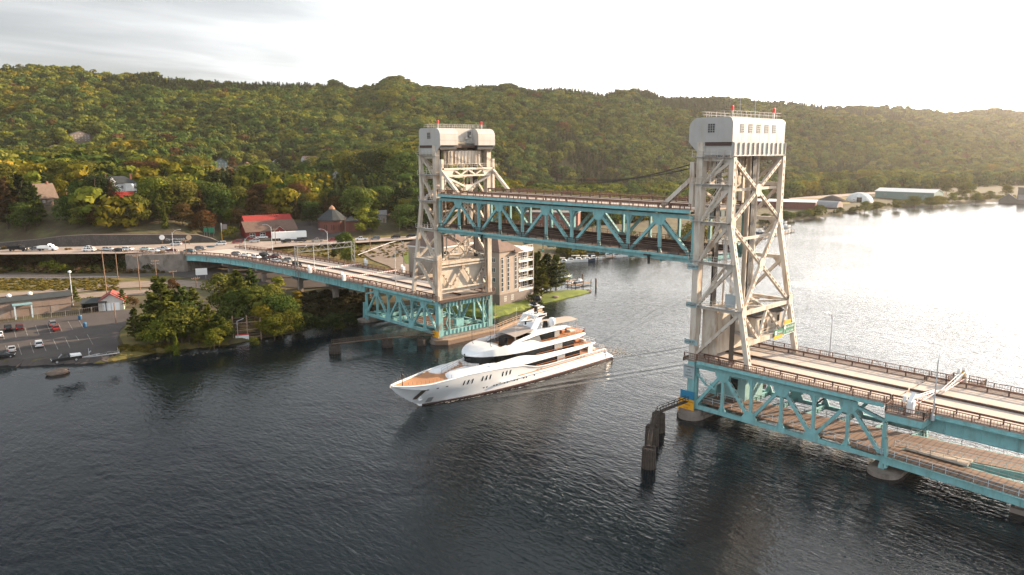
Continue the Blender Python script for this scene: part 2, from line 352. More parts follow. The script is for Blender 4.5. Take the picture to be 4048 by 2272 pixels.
def ground(x, y):
    x = np.atleast_1d(np.asarray(x, float)); y = np.atleast_1d(np.asarray(y, float))
    dx = x - CAM[0]; dy = y - CAM[1]; t = np.arctan2(dx, dy); d = np.hypot(dx, dy)
    h, D = _h_polar(t, d)
    hill = np.clip((d - D[:, 9]) / (D[:, 13] - D[:, 9]), 0, 1); am = np.clip(np.sin(np.pi * hill), 0, 1) ** 0.9
    # spurs and gullies that run down the hill
    s = t * 620; g = vnoise(s / 120 + 2.4 * vnoise(d / 300, s / 300), d / 700) - 0.5
    g2 = vnoise(x / 70 + 9, y / 70) - 0.5
    g = 0.28 - np.abs(g) * 2.9; h = h + am * (g * 95 + g2 * 30)
    ridge = np.clip((hill - 0.75) / 0.25, 0, 1)
    h = h + ridge * ((vnoise(s / 34, s * 0) - 0.5) * 16 + np.maximum(vnoise(s / 22 + 40, s * 0) - 0.62, 0) * 34)
    return h
def gz(x, y): return float(ground(x, y)[0])
def at_ground(x, y):
    """the place on the ground that shows at photo pixel x, y"""
    d = ray(x, y); hd = math.hypot(d[0], d[1]); prev = None
    ts = np.concatenate([np.arange(140, 700, 1.5), np.arange(700, 3200, 6)]) / hd
    P = CAM[None] + d[None] * ts[:, None]; h = np.maximum(ground(P[:, 0], P[:, 1]), -0.0)
    b = np.nonzero(P[:, 2] <= h)[0]
    i = b[0] if len(b) else len(ts) - 1
    p = P[i]; return float(p[0]), float(p[1]), float(max(h[i], 0))

# terrain sheet
NT, ND = 520, 420
tt = np.linspace(_th[0], _th[-1], NT)
base = np.concatenate([np.linspace(175, 420, 190), np.linspace(421, 800, 120), np.linspace(804, 3900, 110)]); ND = len(base)
TT, DD = np.meshgrid(tt, base, indexing='ij')
XX = CAM[0] + np.sin(TT) * DD; YY = CAM[1] + np.cos(TT) * DD
ZZ = ground(XX.ravel(), YY.ravel()).reshape(XX.shape)
ZZ = np.maximum(ZZ, -3.0)
def sheet(name, X, Y, Z, mats):
    me = bpy.data.meshes.new(name); a, b = X.shape
    me.from_pydata(np.stack([X, Y, Z], -1).reshape(-1, 3).tolist(), [], [(i * b + j, i * b + j + 1, (i + 1) * b + j + 1, (i + 1) * b + j) for i in range(a - 1) for j in range(b - 1)])
    me.polygons.foreach_set('use_smooth', [True] * len(me.polygons)); me.materials.append(mats)
    bm = bmesh.new(); bm.from_mesh(me); bmesh.ops.recalc_face_normals(bm, faces=bm.faces)
    if sum(f.normal.z for f in bm.faces) < 0: bmesh.ops.reverse_faces(bm, faces=bm.faces)
    bm.to_mesh(me); bm.free()
    o = bpy.data.objects.new(name, me); COL.objects.link(o); ROOT[o.name] = Matrix.Identity(4); return o
GROUND = mat('dry_grass_ground', (0.090, 0.078, 0.032), 0.95, var=0.35, vscale=0.25, col2=(0.065, 0.045, 0.026), amt=0.9, scale2=0.12, lo=0.42, hi=0.6, bump=0.5, bscale=1.5)
terrain = sheet('terrain', XX, YY, ZZ, GROUND); tag(terrain, 'dry grassy bank and hillside rising from the canal', kind='structure')

# water
wm = bpy.data.materials.new('water'); wm.use_nodes = True; t = wm.node_tree; b = t.nodes['Principled BSDF']
b.inputs['Base Color'].default_value = (0.005, 0.009, 0.012, 1); b.inputs['Roughness'].default_value = 0.06; b.inputs['IOR'].default_value = 1.333
gp = N('ShaderNodeNewGeometry', t).outputs['Position']
def wnoise(scale, stretch, rot, det, amp, dist=0.4):
    mpn = N('ShaderNodeMapping', t, inp={2: (0, 0, rot), 3: (stretch[0], stretch[1], 1)}); t.links.new(gp, mpn.inputs[0])
    n = N('ShaderNodeTexNoise', t, inp={'Scale': scale, 'Detail': det, 'Roughness': 0.55, 'Distortion': dist}); t.links.new(mpn.outputs[0], n.inputs['Vector'])
    return math_n(t, 'MULTIPLY', n.outputs[0], amp)
hgt = math_n(t, 'ADD', wnoise(1.25, (1.0, 0.36), R(-42), 3, 0.50), math_n(t, 'ADD', wnoise(2.6, (1.0, 0.5), R(-28), 2, 0.13), wnoise(0.16, (1, 0.7), R(-50), 2, 0.7)))
# calmer and rougher patches
pt = N('ShaderNodeTexNoise', t, inp={'Scale': 0.012, 'Detail': 3}); t.links.new(gp, pt.inputs['Vector'])
pm = N('ShaderNodeMapRange', t, inp={1: 0.35, 2: 0.65, 3: 0.6, 4: 1.15}); t.links.new(pt.outputs[0], pm.inputs[0])
# wake of the yacht: long low waves that trail off astern at an angle
sp = N('ShaderNodeSeparateXYZ', t); t.links.new(gp, sp.inputs[0])
wk = None
for (x0, y0, ang, wl, a, ln) in ((-34, 41, R(-17), 3.2, 1.6, 150), (18, 38, R(-15), 3.0, 1.3, 150), (-34, 43, R(19), 3.2, 1.2, 170), (20, 46, R(17), 3.4, 1.7, 190), (24, 42, R(2), 2.6, 0.6, 60)):
    ca, sa = math.cos(ang), math.sin(ang)
    dx = math_n(t, 'SUBTRACT', sp.outputs[0], x0); dy = math_n(t, 'SUBTRACT', sp.outputs[1], y0)
    al = math_n(t, 'ADD', math_n(t, 'MULTIPLY', dx, ca), math_n(t, 'MULTIPLY', dy, sa)); pe = math_n(t, 'SUBTRACT', math_n(t, 'MULTIPLY', dy, ca), math_n(t, 'MULTIPLY', dx, sa))
    env = math_n(t, 'POWER', 2.718, math_n(t, 'MULTIPLY', math_n(t, 'MULTIPLY', pe, pe), -0.11))
    f1 = N('ShaderNodeMapRange', t, inp={1: 0, 2: 12, 3: 0, 4: 1}); t.links.new(al, f1.inputs[0])
    f2 = N('ShaderNodeMapRange', t, inp={1: 10, 2: ln, 3: 1, 4: 0}); t.links.new(al, f2.inputs[0])
    h1 = math_n(t, 'MULTIPLY', math_n(t, 'MULTIPLY', env, math_n(t, 'MULTIPLY', f1.outputs[0], f2.outputs[0])), math_n(t, 'MULTIPLY', math_n(t, 'SINE', math_n(t, 'MULTIPLY', pe, 2 * math.pi / wl)), a * 0.14))
    wk = h1 if wk is None else math_n(t, 'ADD', wk, h1)
hgt = math_n(t, 'ADD', math_n(t, 'MULTIPLY', hgt, pm.outputs[0]), wk)
bn = N('ShaderNodeBump', t, inp={'Strength': 1.0, 'Distance': 0.26}); t.links.new(hgt, bn.inputs['Height']); t.links.new(bn.outputs[0], b.inputs['Normal'])
mb = MB(); mb.poly([(-1400, -1400, 0), (4200, -1400, 0), (4200, 3300, 0), (-1400, 3300, 0)]); water = mb.build('water', wm); tag(water, 'dark rippled canal water', kind='structure')
# ------------------------------------------------------------------ the lift bridge
XF = 18.4
ZD = 12.0
def railing(parent, pts, h=1.15, name='railing', post=2.5, picket=0.42, m=None, panel=True):
    """steel parapet along a polyline: posts, top and bottom rail, pickets"""
    mb = MB()
    for a, b in zip(pts, pts[1:]):
        a, b = Vector(a), Vector(b); ln = (b - a).length; n = max(1, round(ln / post)); up = Vector((0, 0, 1))
        mb.bar(a + up * h, b + up * h, 0.12, 0.12); mb.bar(a + up * (h * 0.5), b + up * (h * 0.5), 0.05, 0.06); mb.bar(a + up * 0.15, b + up * 0.15, 0.08, 0.08)
        for i in range(n + 1):
            p = a + (b - a) * (i / n); mb.box((p.x, p.y, p.z + h / 2 + 0.03), (0.15, 0.15, h + 0.06))
        if panel:
            k = max(1, round(ln / picket))
            for i in range(k):
                p = a + (b - a) * ((i + 0.5) / k); mb.box((p.x, p.y, p.z + h / 2), (0.05, 0.05, h - 0.2))
    return mb.build(name, m or BROWN, parent)
def barrier(parent, pts, name='guard_beam', h=0.95):
    mb = MB()
    for a, b in zip(pts, pts[1:]):
        a, b = Vector(a), Vector(b); up = Vector((0, 0, 1)); ln = (b - a).length; n = max(1, round(ln / 3.2))
        mb.bar(a + up * (h - 0.17), b + up * (h - 0.17), 0.2, 0.32)
        for i in range(n + 1):
            p = a + (b - a) * (i / n); mb.box((p.x, p.y, p.z + h * 0.45), (0.26, 0.2, h * 0.9), m=1)
    return mb.build(name, [BROWN, DKBROWN], parent)
def small_rail(parent, pts, h=1.1, name='handrail', m=None, post=2.0, r=0.035):
    mb = MB()
    for a, b in zip(pts, pts[1:]):
        a, b = Vector(a), Vector(b); up = Vector((0, 0, 1)); n = max(1, round((b - a).length / post))
        for k in (1.0, 0.52): mb.bar(a + up * h * k, b + up * h * k, r * 1.6, r * 1.6)
        for i in range(n + 1):
            p = a + (b - a) * (i / n); mb.bar(p, p + up * h, r * 1.8, r * 1.8)
    return mb.build(name, m or GREYM, parent)

def truss(parent, x, ys, zt, zb, paint, odd_top=True, cd=0.75, d=0.62, out=-1, inner_end=None):
    """one plane of a Warren truss with verticals; ys = panel points; out = side the viewer sees"""
    n = len(ys) - 1; f = (out, 0, 0)
    mb = MB(); mb.bar((x, ys[0], zt), (x, ys[-1] if inner_end is None else ys[-2], zt), 0.7, cd); mb.build('top_chord', paint, parent)
    mb = MB(); mb.bar((x, ys[0], zb), (x, ys[-1], zb), 0.7, cd * 1.05); mb.build('bottom_chord', paint, parent)
    for i, y in enumerate(ys):
        top = zt if (inner_end is None or i < n) else inner_end
        mb = MB(); w = 0.62 if i in (0, n) else 0.5
        mb.box((x, y, (top + zb) / 2), (0.62, w, abs(top - zb) - cd - 0.004))
        if i % 2 == 0 and 0 < i < n:      # haunch under the top chord
            mb.prism([(x - .1, y - .95, zt - cd / 2), (x - .1, y + .95, zt - cd / 2), (x - .1, y + .28, zt - cd / 2 - 1.5), (x - .1, y - .28, zt - cd / 2 - 1.5)], (.2, 0, 0))
            mb.prism([(x + .31, y - .12, zt - cd / 2), (x + 2.4, y - .12, zt - cd / 2), (x + .31, y - .12, zt - cd / 2 - 1.9)] if x < 5 else [(x - .31, y - .12, zt - cd / 2), (x - 2.4, y - .12, zt - cd / 2), (x - .31, y - .12, zt - cd / 2 - 1.9)], (0, .24, 0))
        if i % 2 == 1:
            mb.prism([(x - .1, y - .3, zb + 1.6), (x - .1, y + .3, zb + 1.6), (x - .1, y + .85, zb + cd / 2), (x - .1, y - .85, zb + cd / 2)], (.2, 0, 0))
        mb.build('vertical', paint, parent)
    for i in range(n):
        ti = i if i % 2 == 1 else i + 1; bi = i + 1 if i % 2 == 1 else i
        zz = zt if (inner_end is None or ti < n) else inner_end
        a = Vector((x, ys[ti], zz - 0.3)); b = Vector((x, ys[bi], zb + 0.3))
        mb = MB(); mb.bar(a, b, 0.6, d, up=(1, 0, 0)); dd = (b - a).normalized()
        mb.slots(a + dd * 1.2, b - dd * 1.2, (0, -1, 0.3), 0.24, 0.5, 0.55, off=0.3)
        mb.build('diagonal', [paint, SLOT], parent)
    if inner_end is not None:
        mb = MB(); mb.bar((x, ys[-2], zt - 0.2), (x, ys[-1], inner_end - 0.1), 0.55, 0.5); mb.build('end_brace', paint, parent)
    for i, y in enumerate(ys):
        if 0 < i < n or True:
            top = i % 2 == 1; z0 = zt if top else zb; s = 1 if top else -1
            if i in (0, n) and top: continue
            w1, w2, hh = (1.55, 0.75, 1.95) if 0 < i < n else (0.9, 0.5, 1.6)
            xo = x + out * 0.36
            mb = MB(); mb.prism([(xo, y - w1, z0 + s * .36), (xo, y + w1, z0 + s * .36), (xo, y + w1, z0 - s * .75), (xo, y + w2, z0 - s * hh), (xo, y - w2, z0 - s * hh), (xo, y - w1, z0 - s * .75)], (out * 0.05, 0, 0))
            mb.build('gusset_plate', paint, parent)

def floor_beams(parent, ys, z, depth, m, name='floor_beam', x0=0.4, x1=XF - 0.4, ribs=False):
    for y in ys:
        mb = MB(); mb.bx(x0, x1, y - .2, y + .2, z - depth, z)
        if ribs:
            for k in range(9): mb.bx(x0 + 1 + k * 1.9, x0 + 1.12 + k * 1.9, y - .3, y - .2, z - depth + .1, z - .1)
        mb.build(name, m, parent)
def road_deck(parent, y0, y1, z0, z1, xs0=0.0, xs1=0.0, fascia=TEAL, rails=True, name='roadway', x_lo=-1.15, x_hi=19.5, lamps=()):
    """deck slab with walks, guard beams, median and parapets between two stations"""
    def P(x, y, dz=0.0):
        k = (y - y0) / (y1 - y0); return (x + xs0 * (1 - k) + xs1 * k, y, z0 * (1 - k) + z1 * k + dz)
    def strip(nm, xa, xb, dz, th, m):
        mb = MB(); mb.prism([P(xa, y0, dz - th), P(xb, y0, dz - th), P(xb, y0, dz), P(xa, y0, dz)], Vector(P(0, y1)) - Vector(P(0, y0)) if xs0 == xs1 else (0, 0, 0), 0) if xs0 == xs1 else mb.grid([[P(xa, y0, dz), P(xb, y0, dz), P(xb, y0, dz - th), P(xa, y0, dz - th)], [P(xa, y1, dz), P(xb, y1, dz), P(xb, y1, dz - th), P(xa, y1, dz - th)]], close=True)
        return mb.build(nm, m, parent)
    strip('roadway', 1.5, 17.1, 0, 0.35, DECK); strip('walkway', x_lo + .05, 1.498, 0.17, 0.4, WALK); strip('walkway', 17.102, x_hi - .05, 0.17, 0.4, WALK)
    strip('fascia_beam', x_lo - .05, x_lo + .05, 0.10, 0.62, fascia); strip('fascia_beam', x_hi - .05, x_hi + .05, 0.10, 0.62, fascia)
    strip('fascia_flange', x_lo - .32, x_lo - .052, -0.38, 0.12, fascia)
    barrier(parent, [P(1.5, y0, .17), P(1.5, y1, .17)]); barrier(parent, [P(17.1, y0, .17), P(17.1, y1, .17)])
    mb = MB(); a, b = Vector(P(9.3, y0)), Vector(P(9.3, y1)); mb.bar(a + Vector((0, 0, .2)), b + Vector((0, 0, .2)), 0.34, 0.4); mb.build('median_beam', DKBROWN, parent)
    if rails:
        railing(parent, [P(x_lo + .1, y0, .17), P(x_lo + .1, y1, .17)]); railing(parent, [P(x_hi - .1, y0, .17), P(x_hi - .1, y1, .17)])

# ---- lift span, raised
lift = thing('lift_span', 'raised teal double-deck truss lift span hanging between the two towers', 'bridge span', (9.2, 40, 30.6))
YL = [80.0 - 8.0 * i for i in range(11)]
for x, o in ((0, -1), (XF, -1)): truss(lift, x, YL, 40.05, 31.55, TEAL, out=o)
road_deck(lift, 0.2, 79.8, 41.35, 41.35)
floor_beams(lift, YL, 40.9, 1.3, mat('floor_steel', (0.10, 0.135, 0.14), 0.7, var=0.2), ribs=True)
floor_beams(lift, YL, 31.6, 1.0, TEAL, name='lower_floor_beam')
mb = MB(); mb.bx(-0.9, XF + .9, 0.3, 79.7, 32.25, 32.5); mb.build('lower_deck', mat('lower_deck_slab', (0.26, 0.20, 0.175), 0.85, var=0.2, col2=(0.1, 0.075, 0.06), amt=.7, scale2=.5), lift)
for x in (-.95, XF + .95):
    mb = MB(); mb.bx(x - .06, x + .06, 0.2, 79.8, 31.98, 32.52); mb.build('lower_fascia_beam', TEAL, lift)
railing(lift, [(-.85, .3, 32.5), (-.85, 79.7, 32.5)], picket=.3, m=DKBROWN); railing(lift, [(XF + .85, .3, 32.5), (XF + .85, 79.7, 32.5)])
for x in (3.4, 6.4, 9.2, 12.0, 15.0):
    mb = MB(); mb.bx(x - .12, x + .12, .3, 79.7, 32.5, 32.5 + (.75 if x in (3.4, 15.0) else .3)); mb.build('track_curb', DKBROWN, lift)
for i in range(10):
    mb = MB(); a, b = (YL[i], YL[i + 1]); mb.bar((.3, a, 31.3), (XF - .3, b, 31.3), .3, .25); mb.bar((XF - .3, a, 31.29), (.3, b, 31.29), .3, .25); mb.build('lateral_bracing', TEAL, lift)
# lifting frames at both ends
for ye, s in ((79.2, -1), (0.8, 1)):
    for x in (0.1, XF - .1):
        mb = MB(); mb.bar((x, ye, 42), (x, ye, 50.6), .9, .8, up=(1, 0, 0)); mb.slots((x, ye, 42.6), (x, ye, 48.5), (0, -1, 0), .3, .5, .7, off=.4); mb.build('lifting_post', [CREAM, SLOT], lift)
        mb = MB(); mb.bar((x, ye, 47.6), (x, ye + s * 6.8, 41.9), .8, .75, up=(1, 0, 0)); a = Vector((x, ye + s * .5, 47.2)); b = Vector((x, ye + s * 6.2, 42.3)); mb.slots(a, b, (0, 0, -1), .3, .5, .6, off=.4); mb.build('raking_strut', [CREAM, SLOT], lift)
        mb = MB(); xa = x + (.35 if x < 5 else -.35); xb = x + (4.0 if x < 5 else -4.0); mb.prism([(xa, ye - .3, 47.9), (xb, ye - .3, 47.9), (xb + (-.6 if x < 5 else .6), ye - .3, 46.4), (xa + (.6 if x < 5 else -.6), ye - .3, 46.2)], (0, .6, 0)); mb.build('lifting_girder_end', CREAM, lift)
    mb = MB(); mb.bar((0, ye, 48.05), (XF, ye, 48.05), .9, .5); mb.bar((1, ye, 46.2), (XF - 1, ye, 46.2), .7, .45)
    mb.build('lifting_girder', CREAM, lift)
    xs = [4.0, 6.6, 9.2, 11.8, 14.4]
    for k in range(4):
        mb = MB(); mb.bar((xs[k], ye, 47.8 if k % 2 == 0 else 46.4), (xs[k + 1], ye, 46.4 if k % 2 == 0 else 47.8), .4, .4, up=(0, 1, 0)); mb.build('lacing_bar', CREAM, lift)
    small_rail(lift, [(-.2, ye + s * .5, 48.3), (XF + .9, ye + s * .5, 48.3)], m=CREAM, name='gallery_rail', post=1.7)
    for a, b in (((1.2, 46), (9.2, 42.8)), ((XF - 1.2, 46), (9.2, 42.8))):
        mb = MB(); mb.bar((a[0], ye, a[1]), (b[0], ye, b[1]), .5, .5, up=(0, 1, 0)); mb.build('sway_bar', CREAM, lift)
    for y2 in (ye,):
        mb = MB(); mb.box((9.2, y2, 42.9), (2.2, .6, 1.6)); mb.build('sway_plate', CREAM, lift)
mb = MB(); mb.tube((-1.1, 40, 31.6), (-1.1, 40, 30.3), .08); mb.lathe((-1.1, 40, 29.9), [(.12, 0), (.2, .15), (.12, .4)], 8, m=1); mb.build('navigation_lamp', [BLACK, mat('green_lens', (.1, .6, .4), .2, var=0)], lift)
for x, y in ((-.9, 62), (-.9, 10)):
    mb = MB(); mb.bar((x, y, 31.8), (x - .3, y - .4, 30.1), .25, .5, up=(1, 0, 0)); mb.box((x - .2, y + .2, 31.9), (.3, 1.6, .3)); mb.build('bumper_arm', BLACK, lift)

# ---- towers
def tower(Yf, s, label, base_label, south):
    """Yf(y) maps distance from the channel column line to world Y; s = sign of outward direction; south = the outer face looks at the viewer"""
    t = thing('lift_tower', label, 'lift tower', (9.2, Yf(5), 2.6), group='the two lift towers of the bridge')
    X0, X1 = 0.0, XF
    def B(name, a, b, w, h, m=CREAM, up=(0, 0, 1), slot=None, off=None):
        a = (a[0], Yf(a[1]), a[2]); b = (b[0], Yf(b[1]), b[2]); mb = MB(); mb.bar(a, b, w, h, up=up)
        if slot: mb.slots(a, b, slot, .3, .55, .75, off=off if off else h / 2)
        return mb.build(name, [m, SLOT], t)
    for x in (X0, X1):
        mb = MB(); mb.box((x, Yf(1.1), (54.3 + ZD) / 2), (1.5, 1.25, 54.3 - ZD)); mb.build('column', CREAM if south else CREAMR, t)
        mb = MB(); mb.box((x, Yf(1.1), (ZD + 1.8) / 2 - .01), (1.52, 1.5, ZD - 1.8)); mb.build('column_base', TEALR if not south else TEAL, t)
        # plate guide on the channel side
        mb = MB(); mb.box((x + (1.1 if x < 5 else -1.1), Yf(1.3), 35), (.35, .5, 36)); mb.build('guide_rail', CREAM, t)
        # leg: plumb above, raking below
        B('leg', (x, 7.8, 51.6), (x, 7.8, 39.2), .95, .95, up=(1, 0, 0), slot=(0, s, 0), off=.475)
        B('leg', (x, 7.8, 39.3), (x, 13.1, 12.2), .95, .95, up=(1, 0, 0), slot=(0, s, 0), off=.475)
        lv = [51.2, 46.15, 39.1, 31.45, 22.8, ZD + .8]
        yl = lambda z: 7.8 if z > 39.2 else 7.8 + (39.2 - z) * 0.196
        for z in lv[:-1]: B('side_strut', (x, 1.4, z), (x, yl(z) - .3, z), .75, .7)
        for za, zb in zip(lv, lv[1:]):
            B('side_diagonal', (x, 1.6, zb + .4), (x, yl(za) - .5, za - .5), .6, .6, up=(1, 0, 0), slot=(0, s, .3))
            mb = MB(); k = .7 if x < 5 else -.7
            mb.prism([(x - .06, Yf(yl(za) - .5), za - .35), (x - .06, Yf(yl(za) - 2.3), za - .35), (x - .06, Yf(yl(za) - .5), za - 2.2)], (.12, 0, 0)); mb.build('bracket_plate', CREAM, t)
        if x < 5:      # access stairs and landings on the outer west face
            for za, zb in zip(lv[:-1], lv[1:-1]):
                a = Vector((x - .55, Yf(yl(za) - 1.6), za)); b = Vector((x - .55, Yf(1.8), zb)); n = 16; mb = MB()
                for o in (-.35, .35): mb.bar(a + Vector((o, 0, .05)), b + Vector((o, 0, .05)), .06, .28); mb.bar(a + Vector((o, 0, 1.05)), b + Vector((o, 0, 1.05)), .05, .05)
                for i in range(n): p = a + (b - a) * ((i + .5) / n); mb.box(p, (.7, .28, .05))
                for i in range(5):
                    p = a + (b - a) * (i / 4)
                    for o in (-.35, .35): mb.bar(p + Vector((o, 0, 0)), p + Vector((o, 0, 1.05)), .045, .045)
                mb.build('stair', CREAM, t)
            for z in lv[:-1]:
                mb = MB(); mb.bx(x - 1.25, x - .1, Yf(-.3), Yf(yl(z) + .2), z + .36, z + .44); mb.build('landing', GREYM, t)
                small_rail(t, [(x - 1.2, Yf(-.25), z + .44), (x - 1.2, Yf(yl(z) + .15), z + .44)], m=CREAM, name='landing_rail', post=1.4)
            for z in lv[1:-1]:
                mb = MB(); mb.lathe((x - 1.2, Yf(4), z + 2.0), [(.05, 0), (.1, .06), (.05, .16)], 6); mb.bar((x - 1.2, Yf(4), z + .4), (x - 1.2, Yf(4), z + 2), .05, .05); mb.build('stair_lamp', WHITE, t)
    # outer face bracing in the leg plane
    def LP(x, z): return (x, 7.8 if z > 39.2 else 7.8 + (39.2 - z) * 0.196, z)
    for (xa, za), (xb, zb) in (((.5, 51.0), (17.9, 39.5)), ((17.9, 51.0), (.5, 39.5)), ((.5, 38.9), (17.9, 23.0)), ((17.9, 38.9), (.5, 23.0)), ((.5, 22.5), (4.6, 17.2)), ((4.6, 17.2), (9.2, 22.2)), ((9.2, 22.2), (13.8, 17.2)), ((13.8, 17.2), (17.9, 22.5))):
        big = za > 23; B('face_diagonal', LP(xa, za), LP(xb, zb), .62 if big else .45, .6 if big else .45, up=(0, 1, 0), slot=(0, s, 0), off=.3 if big else .23)
    for z in (45.25, 31.0):
        a = LP(9.2, z); mb = MB(); y = Yf(a[1]) + s * .34; mb.prism([(a[0] - 1.0, y, z - .6), (a[0] - .45, y, z - 1.2), (a[0] + .45, y, z - 1.2), (a[0] + 1.0, y, z - .6), (a[0] + 1.0, y, z + .6), (a[0] + .45, y, z + 1.2), (a[0] - .45, y, z + 1.2), (a[0] - 1.0, y, z + .6)], (0, s * .05, 0)); mb.build('gusset_plate', CREAM, t)
    for z in (39.2, 22.8):
        for x in (.25, XF - .25):
            a = LP(x, z); y = Yf(a[1]) + s * .5; mb = MB(); mb.prism([(x - .6, y, z - 1.3), (x + .6, y, z - 1.3), (x + .9, y, z), (x + .6, y, z + 1.3), (x - .6, y, z + 1.3), (x - .9, y, z)], (0, s * .05, 0)); mb.build('gusset_plate', CREAM, t)
    B('portal_beam', LP(.4, 22.6), LP(18, 22.6), .7, .65, up=(0, 1, 0)); B('portal_strut', LP(.4, 17.0), LP(18, 17.0), .8, .7, up=(0, 1, 0))
    for (xa, ya), (xb, yb) in (((.5, 1.5), (9.2, 10.6)), ((17.9, 1.5), (9.2, 10.6)), ((.5, 10.6), (9.2, 3)), ((17.9, 10.6), (9.2, 3))): B('plan_bracing', (xa, ya, 22.75), (xb, yb, 22.7), .5, .45)
    # channel face
    if not south:
        for (xa, za), (xb, zb) in (((.8, 45.6), (17.6, 33.0)), ((17.6, 45.6), (.8, 33.0)), ((.8, 31.6), (17.6, 22.4)), ((17.6, 31.6), (.8, 22.4))): B('channel_diagonal', (xa, 1.9, za), (xb, 1.9, zb), .55, .55, up=(0, 1, 0), slot=(0, -s, 0), off=.28)
        B('channel_strut', (.7, 1.6, 22.0), (17.7, 1.6, 22.0), .6, .6)
        for (xa, za), (xb, zb) in (((.8, 20.6), (5.0, 15.0)), ((5, 15), (9.2, 20.8)), ((9.2, 20.8), (13.4, 15.0)), ((13.4, 15), (17.6, 20.6))): B('channel_lacing', (xa, 1.6, za), (xb, 1.6, zb), .42, .4, up=(0, 1, 0), slot=(0, -s, 0), off=.2)
        B('channel_strut', (.7, 1.62, 21.1), (17.7, 1.62, 21.1), .5, .4); B('channel_strut', (.7, 1.62, 14.8), (17.7, 1.62, 14.8), .5, .4)
    for z in (45.5, 36.0): B('cross_strut', (.6, 7.0, z), (17.8, 7.0, z), .5, .5)
    for x in (5.2, 13.2):
        B('hanger_post', (x, 5.5, 52.4), (x, 5.5, 23), .35, .35, up=(1, 0, 0)); B('hanger_post', (x, 3.9, 52.4), (x, 3.9, 13.5), .3, .3, up=(1, 0, 0))
    # plate girders under the house
    for y, za, zb, xa, xb in ((7.9, 51.9, 54.35, -.35, 18.75), (.95, 49.3, 52.9, 2.6, 16.0)):
        mb = MB(); mb.bx(xa, xb, Yf(y) - .12, Yf(y) + .12, za, zb); n = 11
        for i in range(n + 1):
            x = xa + (xb - xa) * i / n
            for q in (-1, 1): mb.bx(x - .07, x + .07, Yf(y) + q * .121, Yf(y) + q * .34, za + .1, zb - .1)
        mb.bx(xa, xb, Yf(y) - .4, Yf(y) + .4, za - .12, za); mb.build('plate_girder', HOUSE if y > 5 else CREAM, t)
    for x in (-.3, 18.4):
        mb = MB(); mb.bx(x, x + .3, Yf(1.7), Yf(7.7), 51.9, 54.32); mb.build('side_girder', HOUSE, t)
    # machinery house
    def arc(cy, cz, r, a0, a1, n=7): return [(cy + r * math.cos(R(a0 + (a1 - a0) * i / n)), cz + r * math.sin(R(a0 + (a1 - a0) * i / n))) for i in range(n + 1)]
    full = [(7.75, 54.35)] + arc(7.75 - 1.0, 58.9 - 1.0, 1.0, 0, 90, 6) + arc(-1.55 + 2.1, 58.9 - 2.1, 2.1, 90, 180, 9) + [(-1.55, 54.35)]
    mid = [(7.75, 54.352)] + arc(6.75, 57.898, 1.0, 0, 90, 6) + [(1.0, 58.898), (1.0, 54.352)]
    for nm, xa, xb, pf in (('sheave_drum', -.55, 5.6, full), ('house_wall', 5.602, 12.798, mid), ('sheave_drum', 12.8, 18.95, full)):
        mb = MB(); mb.prism([(xa, Yf(y), z) for y, z in pf], (xb - xa, 0, 0)); o = mb.build(nm, HOUSE, t, smooth=True)
    for xa in (-.54, 18.6):
        mb = MB(); mb.prism([(xa, Yf(-1.5), 54.34), (xa, Yf(.45), 52.4), (xa, Yf(2.0), 52.4), (xa, Yf(2.0), 54.34)], (.33, 0, 0)); mb.build('drum_cheek', HOUSE, t)
    for xa, xb in ((-.2, 5.5), (12.9, 18.6)):
        mb = MB(); mb.bx(xa, xb, Yf(-1.0), Yf(3.5), 53.2, 54.33); mb.build('sheave', BLACK, t)
    for z in (55.6, 57.3):
        for xa, xb in ((-.56, 5.61), (12.79, 18.96)):
            mb = MB(); mb.bx(xa, xb, Yf(-1.565), Yf(-1.54), z - .03, z + .03); mb.build('panel_seam', mat('seam', (.3, .27, .25), .7, var=0), t)
    for k in range(7):
        mb = MB(); x = -.5 + k * 3.24; mb.bx(x - .03, x + .03, Yf(7.74), Yf(7.768), 54.4, 57.9); mb.build('panel_seam', MATS['seam'], t)
    def window(c, w, h, n, part='window'):
        """n = outward axis: 'x' west face or 'y' with sign"""
        mb = MB(); cx, cy, cz = c
        if n == 'x':
            mb.bx(cx - .02, cx + .02, cy - w / 2, cy + w / 2, cz - h / 2, cz + h / 2)
        else: mb.bx(cx - w / 2, cx + w / 2, cy - .02, cy + .02, cz - h / 2, cz + h / 2)
        o = mb.build(part, DKGLASS, t); fb = MB()
        for i in range(4):
            u = -w / 2 + w * i / 3
            if n == 'x': fb.bx(cx - .05, cx + .05, cy + u - .035, cy + u + .035, cz - h / 2, cz + h / 2)
            else: fb.bx(cx + u - .035, cx + u + .035, cy - .05, cy + .05, cz - h / 2, cz + h / 2)
        for i in range(5):
            u = -h / 2 + h * i / 4
            if n == 'x': fb.bx(cx - .048, cx + .048, cy - w / 2, cy + w / 2, cz + u - .03, cz + u + .03)
            else: fb.bx(cx - w / 2, cx + w / 2, cy - .048, cy + .048, cz + u - .03, cz + u + .03)
        fb.build('window_frame', HOUSE, o)
    window((-.57, Yf(3.3), 56.9), 1.5, 1.65, 'x')
    if south:
        for k in range(5): window((2.7 + k * 2.95, Yf(7.77), 56.85), 1.25, 1.6, 'y')
    else:
        for x in (6.0, 11.6): window((x, Yf(.97), 57.3), 1.25, 1.6, 'y')
        mb = MB(); mb.bx(7.0, 9.5, Yf(.2), Yf(.95), 54.6, 55.2); mb.build('equipment_box', mat('box_yellow', (.55, .42, .24), .6), t)
        for x, z in ((10.2, 56.0), (11.6, 56.6)):
            mb = MB(); mb.lathe((x, Yf(.5), z), [(.1, 0), (.34, .1), (.34, .45), (.2, .5)], 8); mb.bar((x, Yf(.5), z), (x, Yf(1), z - .4), .08, .08); mb.build('floodlight', GREYM, t)
